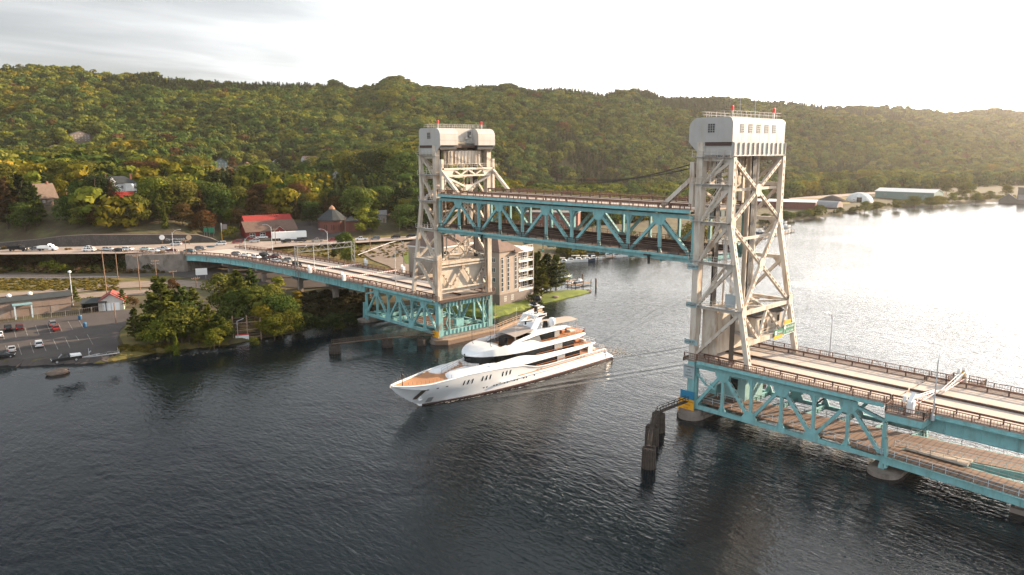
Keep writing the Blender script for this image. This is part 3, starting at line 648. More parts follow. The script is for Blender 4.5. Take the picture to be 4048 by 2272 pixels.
        small_rail(t, [(6.0, Yf(.1), 55), (12.6, Yf(.1), 55)], m=HOUSE, name='ledge_rail', post=1.1)
        mb = MB(); mb.bx(5.8, 12.7, Yf(-.1), Yf(.98), 54.9, 54.98); mb.build('ledge', HOUSE, t)
    small_rail(t, [(.2, Yf(.6), 58.88), (.2, Yf(7.0), 58.88), (18.3, Yf(7.0), 58.88), (18.3, Yf(.6), 58.88), (.2, Yf(.6), 58.88)] if south else [(.2, Yf(1.4), 58.88), (.2, Yf(6.4), 58.88), (18.3, Yf(6.4), 58.88), (18.3, Yf(1.4), 58.88), (.2, Yf(1.4), 58.88)], m=HOUSE, name='roof_rail', post=1.7)
    for x in (1.6, 17.0):
        mb = MB(); y = Yf(6.2 if south else 2.0); mb.bar((x, y, 58.85), (x, y, 60.0), .28, .28, up=(1, 0, 0)); mb.lathe((x, y, 60), [(.22, 0), (.27, .1), (.27, .8), (.18, .98), (.05, 1.02)], 10, m=1); mb.build('beacon', [HOUSE, REDLAMP], t)
    if south:
        for x in (8, 13.6):
            mb = MB(); mb.tube((x, Yf(4), 58.8), (x, Yf(4), 63.6), .04, 5); mb.build('antenna', GREYM, t)
    # hoist ropes
    for x in (2.6, 15.6):
        mb = MB(); mb.bx(x - .75, x + .75, Yf(3.1), Yf(3.5), 22.8, 54.2); mb.build('wire_rope', BLACK, t)
        mb = MB()
        for k in range(6): mb.tube((x - .7 + k * .28, Yf(-.35), 48.2), (x - .7 + k * .28, Yf(-.35), 54.2), .06, 5)
        mb.build('wire_rope', BLACK, t)
    mb = MB(); mb.bx(-.5, 18.9, Yf(0), Yf(7.6), 53.7, 54.34); mb.build('house_floor', DKBROWN, t)
    # counterweight hangs inside the tower: a thing of its own
    c = thing('counterweight', 'cream concrete counterweight lowered inside the ' + base_label, 'counterweight', (9.2, Yf(4), 13.6), group='lowered concrete counterweights')
    mb = MB(); mb.bx(1.5, 16.9, Yf(2.3), Yf(5.0), 13.4, 21.9); mb.build('block', CWT, c)
    mb = MB(); mb.bx(1.3, 17.1, Yf(2.1), Yf(5.2), 21.9, 22.5); mb.build('cap_frame', CREAMR, c)
    for x in (1.2, 16.8):
        mb = MB(); mb.bx(x, x + .4, Yf(2.0), Yf(5.3), 13.2, 22.8); mb.build('guide_frame', CREAMR, c)
    # pier and the teal lower works under the deck
    p = thing('tower_pier', 'rounded concrete pier under the ' + base_label, 'pier', (9.2, Yf(2), -2))
    def oval(y0, y1, xa, xb, z0, z1):
        r = (y1 - y0) / 2; pts = [(xa + r * math.cos(R(a)), (y0 + y1) / 2 + r * math.sin(R(a)), z0) for a in range(90, 271, 15)] + [(xb + r * math.cos(R(a)), (y0 + y1) / 2 + r * math.sin(R(a)), z0) for a in range(-90, 91, 15)]
        return pts, (0, 0, z1 - z0)
    y0, y1 = sorted((Yf(-1.6), Yf(3.8))); a, e = oval(y0, y1, -.2, XF + .2, -3, .75); mb = MB(); mb.prism(a, e); mb.build('shaft', CONC, p)
    a, e = oval(y0 + .35, y1 - .35, -.2, XF + .2, .75, 1.75); mb = MB(); mb.prism(a, e); mb.build('coping', CONC, p)
    return t
YR = lambda y: -y
YLf = lambda y: 80.35 + y
tR = tower(YR, -1, 'near lift tower on the open-water side carrying green road signs', 'near lift tower', True)
tL = tower(YLf, 1, 'far lift tower by the wooded hillside and beige condominium', 'far lift tower', False)

# ---- lower works between pier and deck in each tower
for Yf, nm in ((YR, 'near'), (YLf, 'far')):
    t = thing('tower_base_frame', f'teal steel frame with lower deck at the foot of the {nm} tower', 'steel frame', (9.2, Yf(1), 1.8), group='teal base frames of the towers')
    mb = MB(); mb.bx(.8, XF - .8, Yf(.2) - .15, Yf(.2) + .15, 10.0, 11.7)
    for k in range(14): mb.bx(1.4 + k * 1.25, 1.5 + k * 1.25, Yf(.2) - .4, Yf(.2) + .4, 10.1, 11.6)
    mb.build('end_girder', TEALR, t)
    mb = MB(); mb.bx(-.9, XF + 1, Yf(-.5), Yf(3.2), 11.7, 12.0); mb.build('deck_end', WALK, t)
    mb = MB(); mb.bx(-1.15, XF + 1.15, Yf(-.62), Yf(-.5), 11.5, 12.3); mb.build('deck_nosing', DKBROWN, t)
    railing(t, [(-1.05, Yf(-.4), 12.17), (-1.05, Yf(2.5), 12.17)]); railing(t, [(XF + 1.0, Yf(-.4), 12.17), (XF + 1.0, Yf(2.5), 12.17)])
    mb = MB(); mb.bx(.8, XF - .8, Yf(.6) - .15, Yf(.6) + .15, 1.9, 3.3)
    for k in range(12): mb.bx(1.6 + k * 1.4, 1.7 + k * 1.4, Yf(.6) - .35, Yf(.6) + .35, 2.0, 3.2)
    mb.build('sill_girder', TEAL, t)
    mb = MB(); mb.bx(1.2, 6.5, Yf(.9), Yf(2.4), 3.3, 3.5); mb.build('plank_landing', LOWDECK, t)
    small_rail(t, [(1.0, Yf(.4), 3.4), (XF - 1, Yf(.4), 3.4)], m=TEAL, name='sill_rail')
    for x in (2.2, 16.2):
        zz = [3.4, 5.4, 7.6, 9.9]
        for k in range(3):
            mb = MB(); dx = .9; mb.bar((x + (dx if k % 2 else -dx) * (1 if x < 5 else -1) * -.5, Yf(.3), zz[k]), (x + (dx if k % 2 else -dx) * (1 if x < 5 else -1) * .5, Yf(.3), zz[k + 1]), .2, .25, up=(0, 1, 0)); mb.build('lacing_bar', TEALR, t)
        mb = MB(); mb.box((x + (.75 if x < 5 else -.75), Yf(.3), 6.6), (.35, .4, 6.6)); mb.build('post', TEALR, t)
    for a, b in (((5.2, 9.9), (9.2, 3.6)), ((9.2, 9.9), (9.2, 3.6)), ((13.2, 9.9), (9.2, 3.6))):
        mb = MB(); mb.bar((a[0], Yf(3.4), a[1]), (b[0], Yf(3.4), b[1]), .5, .5, up=(0, 1, 0)); mb.slots((a[0], Yf(3.4), a[1] - .5), (b[0], Yf(3.4), b[1] + .5), (0, -1, 0), .22, .45, .5, off=.25); mb.build('brace', [TEAL, SLOT], t)
    mb = MB(); mb.bx(6.2, 8.9, Yf(1.2), Yf(2.8), 3.4, 5.6); mb.build('equipment_cabinet', TEAL, t)
    if nm == 'near':
        mb = MB(); mb.bx(7.5, 14.5, Yf(3.5), Yf(8.5), 3.0, 9.8); mb.build('machine_room', mat('pale_teal', (.28, .48, .48), .6), t)
        mb = MB(); mb.bx(7.46, 7.5, Yf(6.8), Yf(5.2), 5.2, 7.4); mb.build('window', DKGLASS, t)
        mb = MB(); mb.bx(5.5, 7.4, Yf(3.5), Yf(9), 2.9, 3.1); mb.build('platform', TEAL, t); small_rail(t, [(5.6, Yf(3.5), 3.1), (5.6, Yf(9), 3.1)], m=WHITE, name='platform_rail')
        mb = MB(); mb.bar((-.4, Yf(2.2), 9.4), (-.4, Yf(4.4), 7.4), .3, .3); mb.bar((-.4, Yf(4.4), 7.4), (-.4, Yf(6.6), 7.0), .3, .3); mb.build('gangway', TEAL, t)
        small_rail(t, [(-.5, Yf(2.2), 9.5), (-.5, Yf(4.4), 7.5), (-.5, Yf(6.6), 7.1)], m=TEAL, name='gangway_rail', post=1.0)

# ---- approach truss spans
for Yf, s, nm in ((YR, -1, 'near'), (YLf, 1, 'far')):
    ys = [Yf(1.9 + 6.05 * i) for i in range(7)]
    t = thing('approach_truss', f'teal approach truss span with two decks beside the {nm} tower', 'bridge span', (9.2, Yf(19), 1.5), group='teal approach truss spans')
    for x in (0, XF): truss(t, x, ys, 10.75, 2.35, TEAL, inner_end=9.0, cd=.72)
    road_deck(t, Yf(2.6), Yf(38.1), ZD, ZD + (.1 if nm == 'near' else 0))
    floor_beams(t, ys[1:], 11.5, 1.2, mat('floor_steel', (0.10, 0.135, 0.14)), ribs=False)
    floor_beams(t, ys, 2.9, 1.0, TEAL, name='lower_floor_beam', ribs=True)
    if nm == 'near':
        mb = MB(); mb.prism([(1.0, Yf(2.8), 3.0), (9.5, Yf(2.8), 3.0), (9.5, Yf(20), 3.0), (12.5, Yf(38), 3.0), (-.6, Yf(38), 3.0), (1.0, Yf(20), 3.0)], (0, 0, .25)); mb.build('lower_deck', LOWDECK, t)
        small_rail(t, [(1.1, Yf(3), 3.25), (1.1, Yf(20), 3.25), (-.4, Yf(38), 3.25)], m=mat('pale_rail', (.5, .58, .62), .5), name='lower_rail')
        small_rail(t, [(9.6, Yf(9), 3.25), (9.6, Yf(20), 3.25), (12.4, Yf(38), 3.25)], m=BLACK, name='lower_rail')
        mb = MB(); mb.bar((5.2, Yf(24), 3.25), (5.2, Yf(24), 7), .22, .22, up=(1, 0, 0)); mb.bar((5.2, Yf(24), 7), (9.4, Yf(26), 9.4), .22, .22); mb.bar((9.4, Yf(26), 9.4), (9.4, Yf(26), 11.4), .22, .22, up=(1, 0, 0)); mb.build('drain_pipe', BLACK, t)
    else:
        mb = MB(); mb.bx(2.0, 12.0, Yf(2.8), Yf(20), 2.95, 3.2); mb.build('lower_deck', LOWDECK, t)
        small_rail(t, [(2.1, Yf(3), 3.2), (2.1, Yf(20), 3.2)], m=WHITE, name='lower_rail')
        mb = MB(); mb.bx(1.0, 1.4, Yf(2), Yf(36), 3.2, 3.6); mb.build('track_beam', TEAL, t)
    for i in range(6):
        mb = MB(); mb.bar((.3, ys[i], 2.2), (XF - .3, ys[i + 1], 2.2), .28, .22); mb.build('lateral_bracing', TEAL, t)
    # rocker pier
    p = thing('rocker_pier', f'low rounded concrete pier carrying the outer end of the {nm} truss', 'pier', (9.2, ys[-1], -2))
    r = 2.6; pts = [(-.3 + r * math.cos(R(a)), ys[-1] + s * .6 + r * math.sin(R(a)), -3) for a in range(90, 271, 15)] + [(XF + .3 + r * math.cos(R(a)), ys[-1] + s * .6 + r * math.sin(R(a)), -3) for a in range(-90, 91, 15)]
    mb = MB(); mb.prism(pts, (0, 0, 3.7)); mb.build('shaft', CONC, p)
    for x in (0, XF):
        mb = MB(); mb.prism([(x - .35, ys[-1] - .5, .7), (x - .35, ys[-1] + .5, .7), (x - .35, ys[-1] + .3, 2.0), (x - .35, ys[-1] - .3, 2.0)], (.7, 0, 0)); mb.build('bearing', TEAL, p)
        mb = MB(); mb.bar((x - .5, ys[-1] + s * .9, 1.2), (x - .5, ys[-1] + s * .5, 6.2), .35, .9, up=(1, 0, 0)); mb.build('end_post', TEAL, p)

# ---- near approach: girder road and two snow-trail ramps
g = thing('approach_viaduct', 'near plate-girder road approach running off past the traffic gate', 'viaduct', (9.2, -90, 0))
road_deck(g, -38.4, -150, ZD + .1, ZD + .4)
for x in (0, XF):
    mb = MB(); mb.bx(x - .2, x + .2, -150, -38.5, 9.3, 11.75)
    for k in range(44): mb.bx(x - .34, x - .2, -39.6 - k * 2.5, -39.48 - k * 2.5, 9.4, 11.7)
    mb.bx(x - .45, x + .45, -150, -38.5, 9.18, 9.3); mb.build('plate_girder', TEAL, g)
floor_beams(g, [-44 - 6 * k for k in range(18)], 11.5, 1.2, mat('floor_steel', (0.10, 0.135, 0.14)))
for k in range(2):
    mb = MB(); y = -78 - 36 * k; mb.bx(-.8, XF + .8, y - .9, y + .9, 6.8, 9.1); mb.bx(3, 6, y - .7, y + .7, -3, 6.8); mb.bx(12.4, 15.4, y - .7, y + .7, -3, 6.8); mb.build('pier', CONC, g)
def ramp(name, label, le, re, z0, z1):
    """a narrow planked ramp between a left and a right edge line (lists of x, y)"""
    t = thing(name, label, 'ramp', (le[0][0], le[0][1], 0), group='planked lower ramps')
    n = len(le); zz = [z0 + (z1 - z0) * i / (n - 1) for i in range(n)]
    mb = MB(); mb.grid([[(a[0], a[1], z), (b[0], b[1], z), (b[0], b[1], z - .25), (a[0], a[1], z - .25)] for a, b, z in zip(le, re, zz)], close=True); mb.build('deck', LOWDECK, t)
    for e, o in ((le, -.1), (re, .1)):
        mb = MB()
        for (a, za), (b, zb) in zip(list(zip(e, zz)), list(zip(e, zz))[1:]):
            mb.bar((a[0] + o, a[1], za - .75), (b[0] + o, b[1], zb - .75), .35, 1.3); mb.bar((a[0] + o * 3, a[1], za - .12), (b[0] + o * 3, b[1], zb - .12), .5, .1)
            k = max(1, int((Vector((*a, 0)) - Vector((*b, 0))).length / 2.4))
            for i in range(k): p = Vector((*a, za)).lerp(Vector((*b, zb)), (i + .5) / k); mb.box((p.x + o * 3.2, p.y, p.z - .75), (.16, .1, 1.2))
        mb.build('edge_girder', TEAL, t)
        small_rail(t, [(a[0], a[1], z) for a, z in zip(e, zz)], m=mat('pale_rail'  , (.5, .58, .62), .5) if o < 0 else GREYM, name='handrail')
    return t
ramp('trail_ramp', 'planked lower ramp nearer the camera under the road approach', [(-.6, -38.3), (-1.2, -50), (-2.2, -62), (-3.8, -76), (-6, -92), (-9, -110)], [(4.6, -38.3), (4.4, -44), (3.4, -60), (1.6, -76), (-.8, -92), (-4, -110)], 3.25, 3.0)
ramp('trail_ramp', 'planked lower ramp that forks away under the road girder', [(4.8, -38.3), (6.4, -46), (8.6, -58), (11.2, -74), (14.2, -92), (17.8, -110)], [(12.4, -38.3), (13.4, -46), (15.0, -58), (17.2, -74), (20, -92), (23.4, -110)], 3.25, 3.2)
mb = MB(); mb.prism([(4.62, -40.0, 3.2), (7.2, -49.5, 3.2), (4.35, -49.5, 3.2)], (0, 0, .35)); w_ = mb.build('concrete_wedge', mat('wedge_concrete', (.5, .44, .38), .85)); tag(w_, 'pale concrete wedge where the two lower ramps fork', 'divider')
for x, y in ((-1.3, -58), (10, -60)):
    mb = MB(); mb.box((x + 2, y, -.6), (3.2, 2.2, 2.8)); mb.box((x + 2, y, 1.3), (2.2, 1.2, 1.0)); o = mb.build('ramp_pier', CONC); tag(o, 'small concrete pier under the ' + ('nearer' if x < 0 else 'forking') + ' planked ramp', 'pier')

# ---- far approach viaduct, curving off to the shore road
g = thing('approach_viaduct', 'far plate-girder viaduct lined with queued cars, bending towards the shore road', 'viaduct', (9, 170, 0))
path = [(0, 118.9, 12.0), (-.3, 147, 11.9), (-.9, 172, 11.7), (-2.4, 198, 11.5), (-5.2, 216, 11.4), (-9.5, 229, 11.3), (-13.2, 236.5, 11.25)]
fpath = [(19.4, 118.9, 12.0), (19.0, 147, 11.9), (18.0, 172, 11.7), (16.6, 198, 11.5), (15.6, 216, 11.4), (14.2, 229, 11.3), (12.6, 240, 11.25)]
off = lambda a, d, dz=0: [(p[0] + d, p[1], p[2] + dz) for p in a]
mb = MB(); mb.grid([[(a[0] + 1.4, a[1], a[2]), (b[0] - 2.2, b[1], b[2]), (b[0] - 2.2, b[1], b[2] - .35), (a[0] + 1.4, a[1], a[2] - .35)] for a, b in zip(path, fpath)], close=True); mb.build('roadway', DECK, g)
for aa, d0, d1 in ((path, -1.1, 1.398), (fpath, -2.198, 0)):
    mb = MB(); mb.grid([[(a[0] + d0, a[1], a[2] + .17), (a[0] + d1, a[1], a[2] + .17), (a[0] + d1, a[1], a[2] - .3), (a[0] + d0, a[1], a[2] - .3)] for a in aa], close=True); mb.build('walkway', WALK, g)
mb = MB()
for a, b in zip(path, path[1:]):
    mb.bar((a[0] - .3, a[1], a[2] - 1.45), (b[0] - .3, b[1], b[2] - 1.45), .3, 2.0); mb.bar((a[0] - .75, a[1], a[2] - .38), (b[0] - .75, b[1], b[2] - .38), .7, .12); mb.bar((a[0] - .5, a[1], a[2] - 2.5), (b[0] - .5, b[1], b[2] - 2.5), .55, .1)
    k = int((Vector(a) - Vector(b)).length / 1.8)
    for i in range(k): p = Vector(a).lerp(Vector(b), (i + .5) / k); mb.box((p.x - .52, p.y, p.z - 1.45), (.14, .1, 1.85))
mb.build('plate_girder', TEAL, g)
mb = MB()
for a, b in zip(fpath, fpath[1:]): mb.bar((a[0] - .6, a[1], a[2] - 1.45), (b[0] - .6, b[1], b[2] - 1.45), .3, 2.0)
mb.build('plate_girder', TEAL, g)
railing(g, off(path, -1.0, .17), picket=.5); railing(g, off(fpath, -.1, .17), picket=.5); barrier(g, off(fpath, -2.2, .1)); barrier(g, off(path, 1.4, .1))
mb = MB(); mid = [((a[0] + b[0]) / 2, a[1], a[2]) for a, b in zip(path[:5], fpath)]
for a, b in zip(mid, mid[1:]): mb.bar((a[0], a[1], a[2] + .22), (b[0], b[1], b[2] + .22), .4, .44)
mb.build('median_beam', DKBROWN, g)
def bent(y, xs, ztop, zb):
    mb = MB(); x0, x1 = xs
    mb.prism([(x0 - 1.5, y - .8, ztop), (x1 + 1.5, y - .8, ztop), (x1 + 1.5, y - .8, ztop - 1.1), (x1 - 1.5, y - .8, ztop - 2.2), (x0 + 1.5, y - .8, ztop - 2.2), (x0 - 1.5, y - .8, ztop - 1.1)], (0, 1.6, 0))
    for x in (x0 + 1.6, x1 - 1.6): mb.bx(x - .8, x + .8, y - .7, y + .7, zb, ztop - 2.19)
    mb.build('pier_bent', CONC, g)
bent(142, (1, 18), 9.3, -2); bent(166, (0.6, 17.5), 9.1, -1); bent(192, (-1, 16.6), 8.9, 1); bent(216, (-4, 15), 8.7, 2)

# ---- signs and plates on the bridge
SIGNG = mat('sign_green', (0.015, 0.16, 0.085), 0.5, var=0); SIGNW = mat('sign_white', (.8, .8, .8), .5, var=0); SIGNY = mat('sign_amber', (.75, .36, .02), .5, var=.05); SIGNB = mat('sign_blue', (.02, .17, .30), .5, var=.05)
INK = mat('ink_black', (.02, .02, .02), .6, var=0)
ys = YR(12.25) - .55
t = thing('road_sign', 'larger green road sign reading Lake Linden Right Lane on near tower', 'road sign', (15.6, ys, 17.6))
mb = MB(); mb.bx(13.4, 18.0, ys - .05, ys + .05, 16.6, 18.7); mb.build('panel', SIGNG, t); mb = MB()
for a in ((13.42, 17.98, 16.62, 16.70), (13.42, 17.98, 18.6, 18.68), (13.42, 13.5, 16.7, 18.6), (17.9, 17.98, 16.7, 18.6)): mb.bx(a[0], a[1], ys - .07, ys - .052, a[2], a[3])
mb.build('border', SIGNW, t); text('Lake Linden', .62, (16.1, ys - .07, 18.1), face_rot((0, -1)), SIGNW, t); text('RIGHT LANE', .52, (15.9, ys - .07, 17.15), face_rot((0, -1)), SIGNW, t)
mb = MB(); mb.prism([(13.95, ys - .06, 17.65), (14.4, ys - .06, 18.1), (13.95, ys - .06, 18.55), (13.5, ys - .06, 18.1)], (0, -.02, 0)); mb.build('route_marker', SIGNW, t)
mb = MB(); mb.bx(13.6, 16.2, ys - .04, ys + .04, 18.72, 19.5); mb.build('amber_tab', SIGNY, t)
t = thing('road_sign', 'smaller green road sign with amber strip on near tower strut', 'road sign', (11.3, ys, 17.2))
mb = MB(); mb.bx(9.7, 13.0, ys - .05, ys + .05, 16.95, 18.1); mb.build('panel', SIGNG, t); mb = MB(); mb.bx(9.7, 13.0, ys - .04, ys + .04, 16.3, 16.93); mb.build('amber_strip', SIGNY, t)
mb = MB(); mb.bx(9.95, 10.75, ys - .07, ys - .052, 17.15, 17.9); mb.build('route_shield', SIGNW, t); text('41', .5, (10.35, ys - .08, 17.52), face_rot((0, -1)), INK, t); text('Hancock', .5, (11.95, ys - .07, 17.52), face_rot((0, -1)), SIGNW, t)
for z, s, w, h in ((30.55, '100 FT', 2.0, 'highest'), (23.05, '75 FT', 2.2, 'middle'), (15.55, '50 FT', 2.4, 'lowest')):
    t = thing('clearance_plate', f'grey-blue height plate, {h} one on the near tower column', 'height plate', (-.85, YR(.8), z))
    mb = MB(); mb.bx(-.9, -.82, YR(1.9 + (w - 2)), YR(-.6), z - .5, z + .5); mb.build('panel', mat('plate_blue', (.26, .36, .37), .6), t)
    text(s, .62, (-.93, YR(1.1), z), face_rot((-1, 0)), INK, t); mb = MB(); mb.bx(-.93, -.9, YR(.25), YR(-.45), z - .04, z + .04); mb.build('level_mark', INK, t)
t = thing('clearance_board', 'grey clearance line board at the corner of the near tower deck', 'notice board', (-1.3, YR(1.2), 10))
mb = MB(); mb.bx(-1.28, -1.2, YR(2.2), YR(-.3), 8.2, 11.0); mb.build('panel', mat('plate_grey', (.33, .38, .39), .6), t)
for i, (s, z) in enumerate((('CLEARANCE', .48), ('LINE', .48), ('32.7 FT', .46), ('ABOVE WATER', .3))): text(s, z * .82, (-1.31, YR(.95), 10.6 - i * .62), face_rot((-1, 0)), INK, t)
t = thing('notice_board', 'blue notice board above the amber one on near pier', 'notice board', (-1.2, YR(.5), 4)); mb = MB(); mb.bx(-1.3, -1.2, YR(2.4), YR(-.8), 3.9, 5.6); mb.build('panel', SIGNB, t)
t = thing('warning_board', 'amber warning board at the water edge of near pier', 'notice board', (-1.2, YR(.5), 1.3)); mb = MB(); mb.bx(-1.32, -1.2, YR(2.4), YR(-1.2), 1.1, 3.88); mb.build('panel', SIGNY, t)
for i, s in enumerate(('CAUTION NO WAKE', 'LIFT BRIDGE', 'SLOW')): text(s, .36, (-1.34, YR(.6), 3.4 - i * .7), face_rot((-1, 0)), mat('amber_ink', (.35, .13, .01), .6, var=0), t)
t = thing('warning_board', 'amber warning board on the far pier beside the fender', 'notice board', (-1.2, YLf(1), 1.3)); mb = MB(); mb.bx(-1.5, -1.4, YLf(-.2), YLf(2.4), 1.4, 3.6); mb.build('panel', SIGNY, t)
# operator's house inside the near tower
t = thing('operator_house', 'cream operator cabin with low dark roof inside the near tower', 'cabin', (12, YR(9), 17.3))
mb = MB(); mb.bx(7.0, 17.6, YR(10.2), YR(5.8), 17.4, 20.7); mb.build('wall', CREAMR, t)
mb = MB(); mb.prism([(6.6, YR(10.7), 20.7), (6.6, YR(8), 21.7), (6.6, YR(5.4), 20.7)], (11.4, 0, 0)); mb.build('roof', mat('dark_roofing', (.07, .06, .055), .85), t)
for x in (8.6, 13.2, 15.6):
    mb = MB(); mb.bx(x, x + .9, YR(10.23), YR(10.2), 18.7, 20.0); mb.build('window', DKGLASS, t)
mb = MB(); mb.bx(10.4, 11.4, YR(10.23), YR(10.2), 17.5, 19.8); mb.build('door', mat('door_brown', (.12, .08, .06), .6), t)
mb = MB(); mb.bx(5.5, 18.0, YR(11.6), YR(5.6), 17.1, 17.4); mb.build('platform', GREYM, t); small_rail(t, [(5.6, YR(11.5), 17.4), (12, YR(11.5), 17.4)], m=CREAM, name='platform_rail')
t = thing('transformer_box', 'grey transformer cabinet with bent pipes on the near tower side', 'cabinet', (1.5, YR(8.6), 23.2))
mb = MB(); mb.bx(.5, 2.4, YR(9.4), YR(7.2), 23.3, 25.9); mb.build('cabinet', mat('cabinet_grey', (.36, .40, .41), .5), t); mb = MB()
for k in range(5): x = .75 + k * .35; mb.path([(x, YR(8.2), 25.9), (x, YR(8.4), 27.2), (x, YR(6.8), 29.0), (x, YR(6.2), 31.4), (x, YR(6.2), 38)], .07, 5)
mb.build('conduit', GREYM, t)
for k in range(1):
    mb = MB()
    for q in range(6): mb.tube((1.2 + q * .3, YR(8.2), 12.3), (1.2 + q * .3, YR(8.2), 22.4), .08, 5)
    mb.build('conduit', mat('conduit_dark', (.1, .085, .07), .6), t)
# power cables slung between the tower tops
for k, (x, z, lab) in enumerate(((4.2, 51.3, 'bundle of black cables slung between the tower tops, nearer one'), (13.6, 51.8, 'bundle of black cables slung between the tower tops, farther one'))):
    mb = MB()
    for q in range(4):
        pts = [(x + q * .3, YLf(.4) + (YR(.4) - YLf(.4)) * i / 24, z + q * .1 - 6.2 * (1 - (2 * i / 24 - 1) ** 2)) for i in range(25)]; mb.path(pts, .03, 4)
    o = mb.build('power_cable', BLACK); tag(o, lab, 'cable', 'cables between the towers')

# ---- fenders, dolphins and gangways at the piers
TIMBERD = mat('timber_dark', (.045, .034, .027), .9, var=.35, vscale=1.5)
def dolphin(x, y, h, r, label):
    t = thing('mooring_dolphin', label, 'dolphin', (x, y, -2), group='timber pile dolphins')
    for k in range(14):
        a = 2 * math.pi * k / 14; mb = MB(); mb.tube((x + r * math.cos(a), y + r * math.sin(a), -2), (x + r * .86 * math.cos(a), y + r * .86 * math.sin(a), h + random.uniform(-.25, .2)), (.3), 7); mb.build('pile', TIMBERD, t)
    mb = MB(); mb.lathe((x, y, h - 1.6), [(r * 1.15, 0), (r * 1.15, .35), (r * 1.1, .36), (r * 1.1, 1.1), (r * 1.14, 1.11), (r * 1.14, 1.4)], 14); mb.build('band', mat('pile_band', (.05, .04, .035), .8), t)
    return t
dolphin(-26.6, -10.4, 3.6, 1.0, 'outermost dark timber dolphin at the end of the near walkway')
dolphin(-18.2, -4.8, 3.6, 1.05, 'middle dark timber dolphin on the near walkway')
dolphin(-11.6, -1.4, 3.6, 1.1, 'dark timber dolphin closest to the near pier')
def walk(name, pts, label, m=TIMBER, w=.9):
    t = thing(name, label, 'walkway', pts[0], group='narrow timber walkways')
    mb = MB(); [mb.bar(a, b, w, .16) for a, b in zip(pts, pts[1:])]; mb.build('deck', m, t)
    small_rail(t, [(p[0], p[1] - w / 2, p[2]) for p in pts], m=m, name='handrail', r=.05); small_rail(t, [(p[0], p[1] + w / 2, p[2]) for p in pts], m=m, name='handrail', r=.05)
walk('fender_walkway', [(-26.6, -10.4, 3.75), (-18.2, -4.8, 3.75), (-11.6, -1.4, 3.75), (-2, -1.2, 3.6)], 'dark timber walkway linking the three dolphins to near pier', TIMBERD, .7)
walk('fender_walkway', [(-27.5, 92.2, 2.5), (-14, 88.0, 2.5), (-1.5, 82.0, 2.5)], 'weathered timber walkway linking two dolphins to far pier', TIMBER)
dolphin(-27.0, 92.0, 2.2, 1.35, 'outer timber dolphin of the far walkway with a lamp')
dolphin(-13.2, 87.8, 2.2, 1.35, 'inner timber dolphin of the far walkway in shade')
dolphin(-5.4, 82.6, 1.9, 1.15, 'sunlit timber dolphin beside the far pier corner')
t = thing('pier_fender', 'brown timber fender wall along the channel side of far pier', 'fender', (10, 79, -1))
mb = MB(); mb.prism([(-2.6, 79.9, -1.5), (0, 77.7, -1.5), (19, 77.7, -1.5), (27, 80.5, -1.5), (46, 86.0, -1.5), (46, 86.6, -1.5), (26.8, 81.1, -1.5), (19, 78.4, -1.5), (0, 78.4, -1.5), (-2.6, 80.5, -1.5)], (0, 0, 2.6)); mb.build('timber_wall', wavemat('fender_planks', (.20, .13, .09), (.07, .045, .03), .9, 'Z', frac=.75), t)
mb = MB(); mb.prism([(-2.6, 79.8, 1.1), (0, 77.6, 1.1), (19, 77.6, 1.1), (19, 79.0, 1.1), (0, 79.0, 1.1), (-2.6, 81, 1.1)], (0, 0, .3)); mb.bar((19, 78.2, 1.3), (27, 80.9, 1.3), 1.2, .3); mb.bar((27, 80.9, 1.3), (46, 86.4, 1.3), 1.2, .3); mb.build('cap_walk', TIMBERL, t)
small_rail(t, [(19.2, 79.0, 1.45), (27, 81.5, 1.45), (45, 86.8, 1.45)], m=TIMBERL, name='handrail', r=.07)
mb = MB()
for z in (1.9, 2.9): mb.bar((37, 84.0, z), (46, 86.6, z), .15, .75)
mb.build('guard_boards', TIMBERL, t)
t = thing('pier_fender', 'dark timber fender wall along the channel side of near pier', 'fender', (10, 1, -1))
mb = MB(); mb.prism([(-2.6, .6, -1.5), (0, 2.2, -1.5), (19, 2.2, -1.5), (30, -.6, -1.5), (30, -1.1, -1.5), (19, 1.6, -1.5), (0, 1.6, -1.5)], (0, 0, 2.3)); mb.build('timber_wall', wavemat('fender_planks', (.20, .13, .09), (.07, .045, .03), .9, 'Z', frac=.75), t)
# ------------------------------------------------------------------ the yacht: built along X (bow towards -X), centre line Y = 42
YW = mat('yacht_white', (0.80, 0.81, 0.82), 0.18, var=0.02, spec=0.5, coat=0.3); TEAK = wavemat('teak_deck', (0.46, 0.22, 0.10), (0.25, 0.11, 0.05), 2.2, 'Y', rough=0.55, frac=0.93)
TEAKR = mat('teak_rail', (0.36, 0.13, 0.05), 0.35, var=0.1); YGL = mat('yacht_glass', (0.006, 0.007, 0.008), 0.08, var=0, spec=0.25); BOOT = mat('boot_top', (0.055, 0.03, 0.028), 0.4, var=0)
AWN = mat('awning_cloth', (0.42, 0.36, 0.32), 0.9, var=0.05); CUSH = mat('cushion', (0.62, 0.60, 0.57), 0.9, var=0.06); STEEL = mat('steel_bright', (.6, .6, .6), .25, metal=.9, var=0)
yt = thing('motor_yacht', 'long white multi-deck motor yacht passing under the raised span', 'yacht', (-10, 42, 0))
YC = 42.0
def ip(x, tab):
    xs = [a for a, _ in tab]; ys = [b for _, b in tab]; return float(np.interp(x, xs, ys))
def smooth(tab, n=8):
    """rounded version of a table of x, value"""
    xs = np.linspace(tab[0][0], tab[-1][0], 400); v = np.interp(xs, [a for a, _ in tab], [b for _, b in tab]); k = np.ones(n * 2 + 1) / (n * 2 + 1)
    w = np.convolve(np.pad(v, n, mode='edge'), k, 'valid'); w[0] = v[0]; w[-1] = v[-1]
    return list(zip(xs.tolist(), w.tolist()))
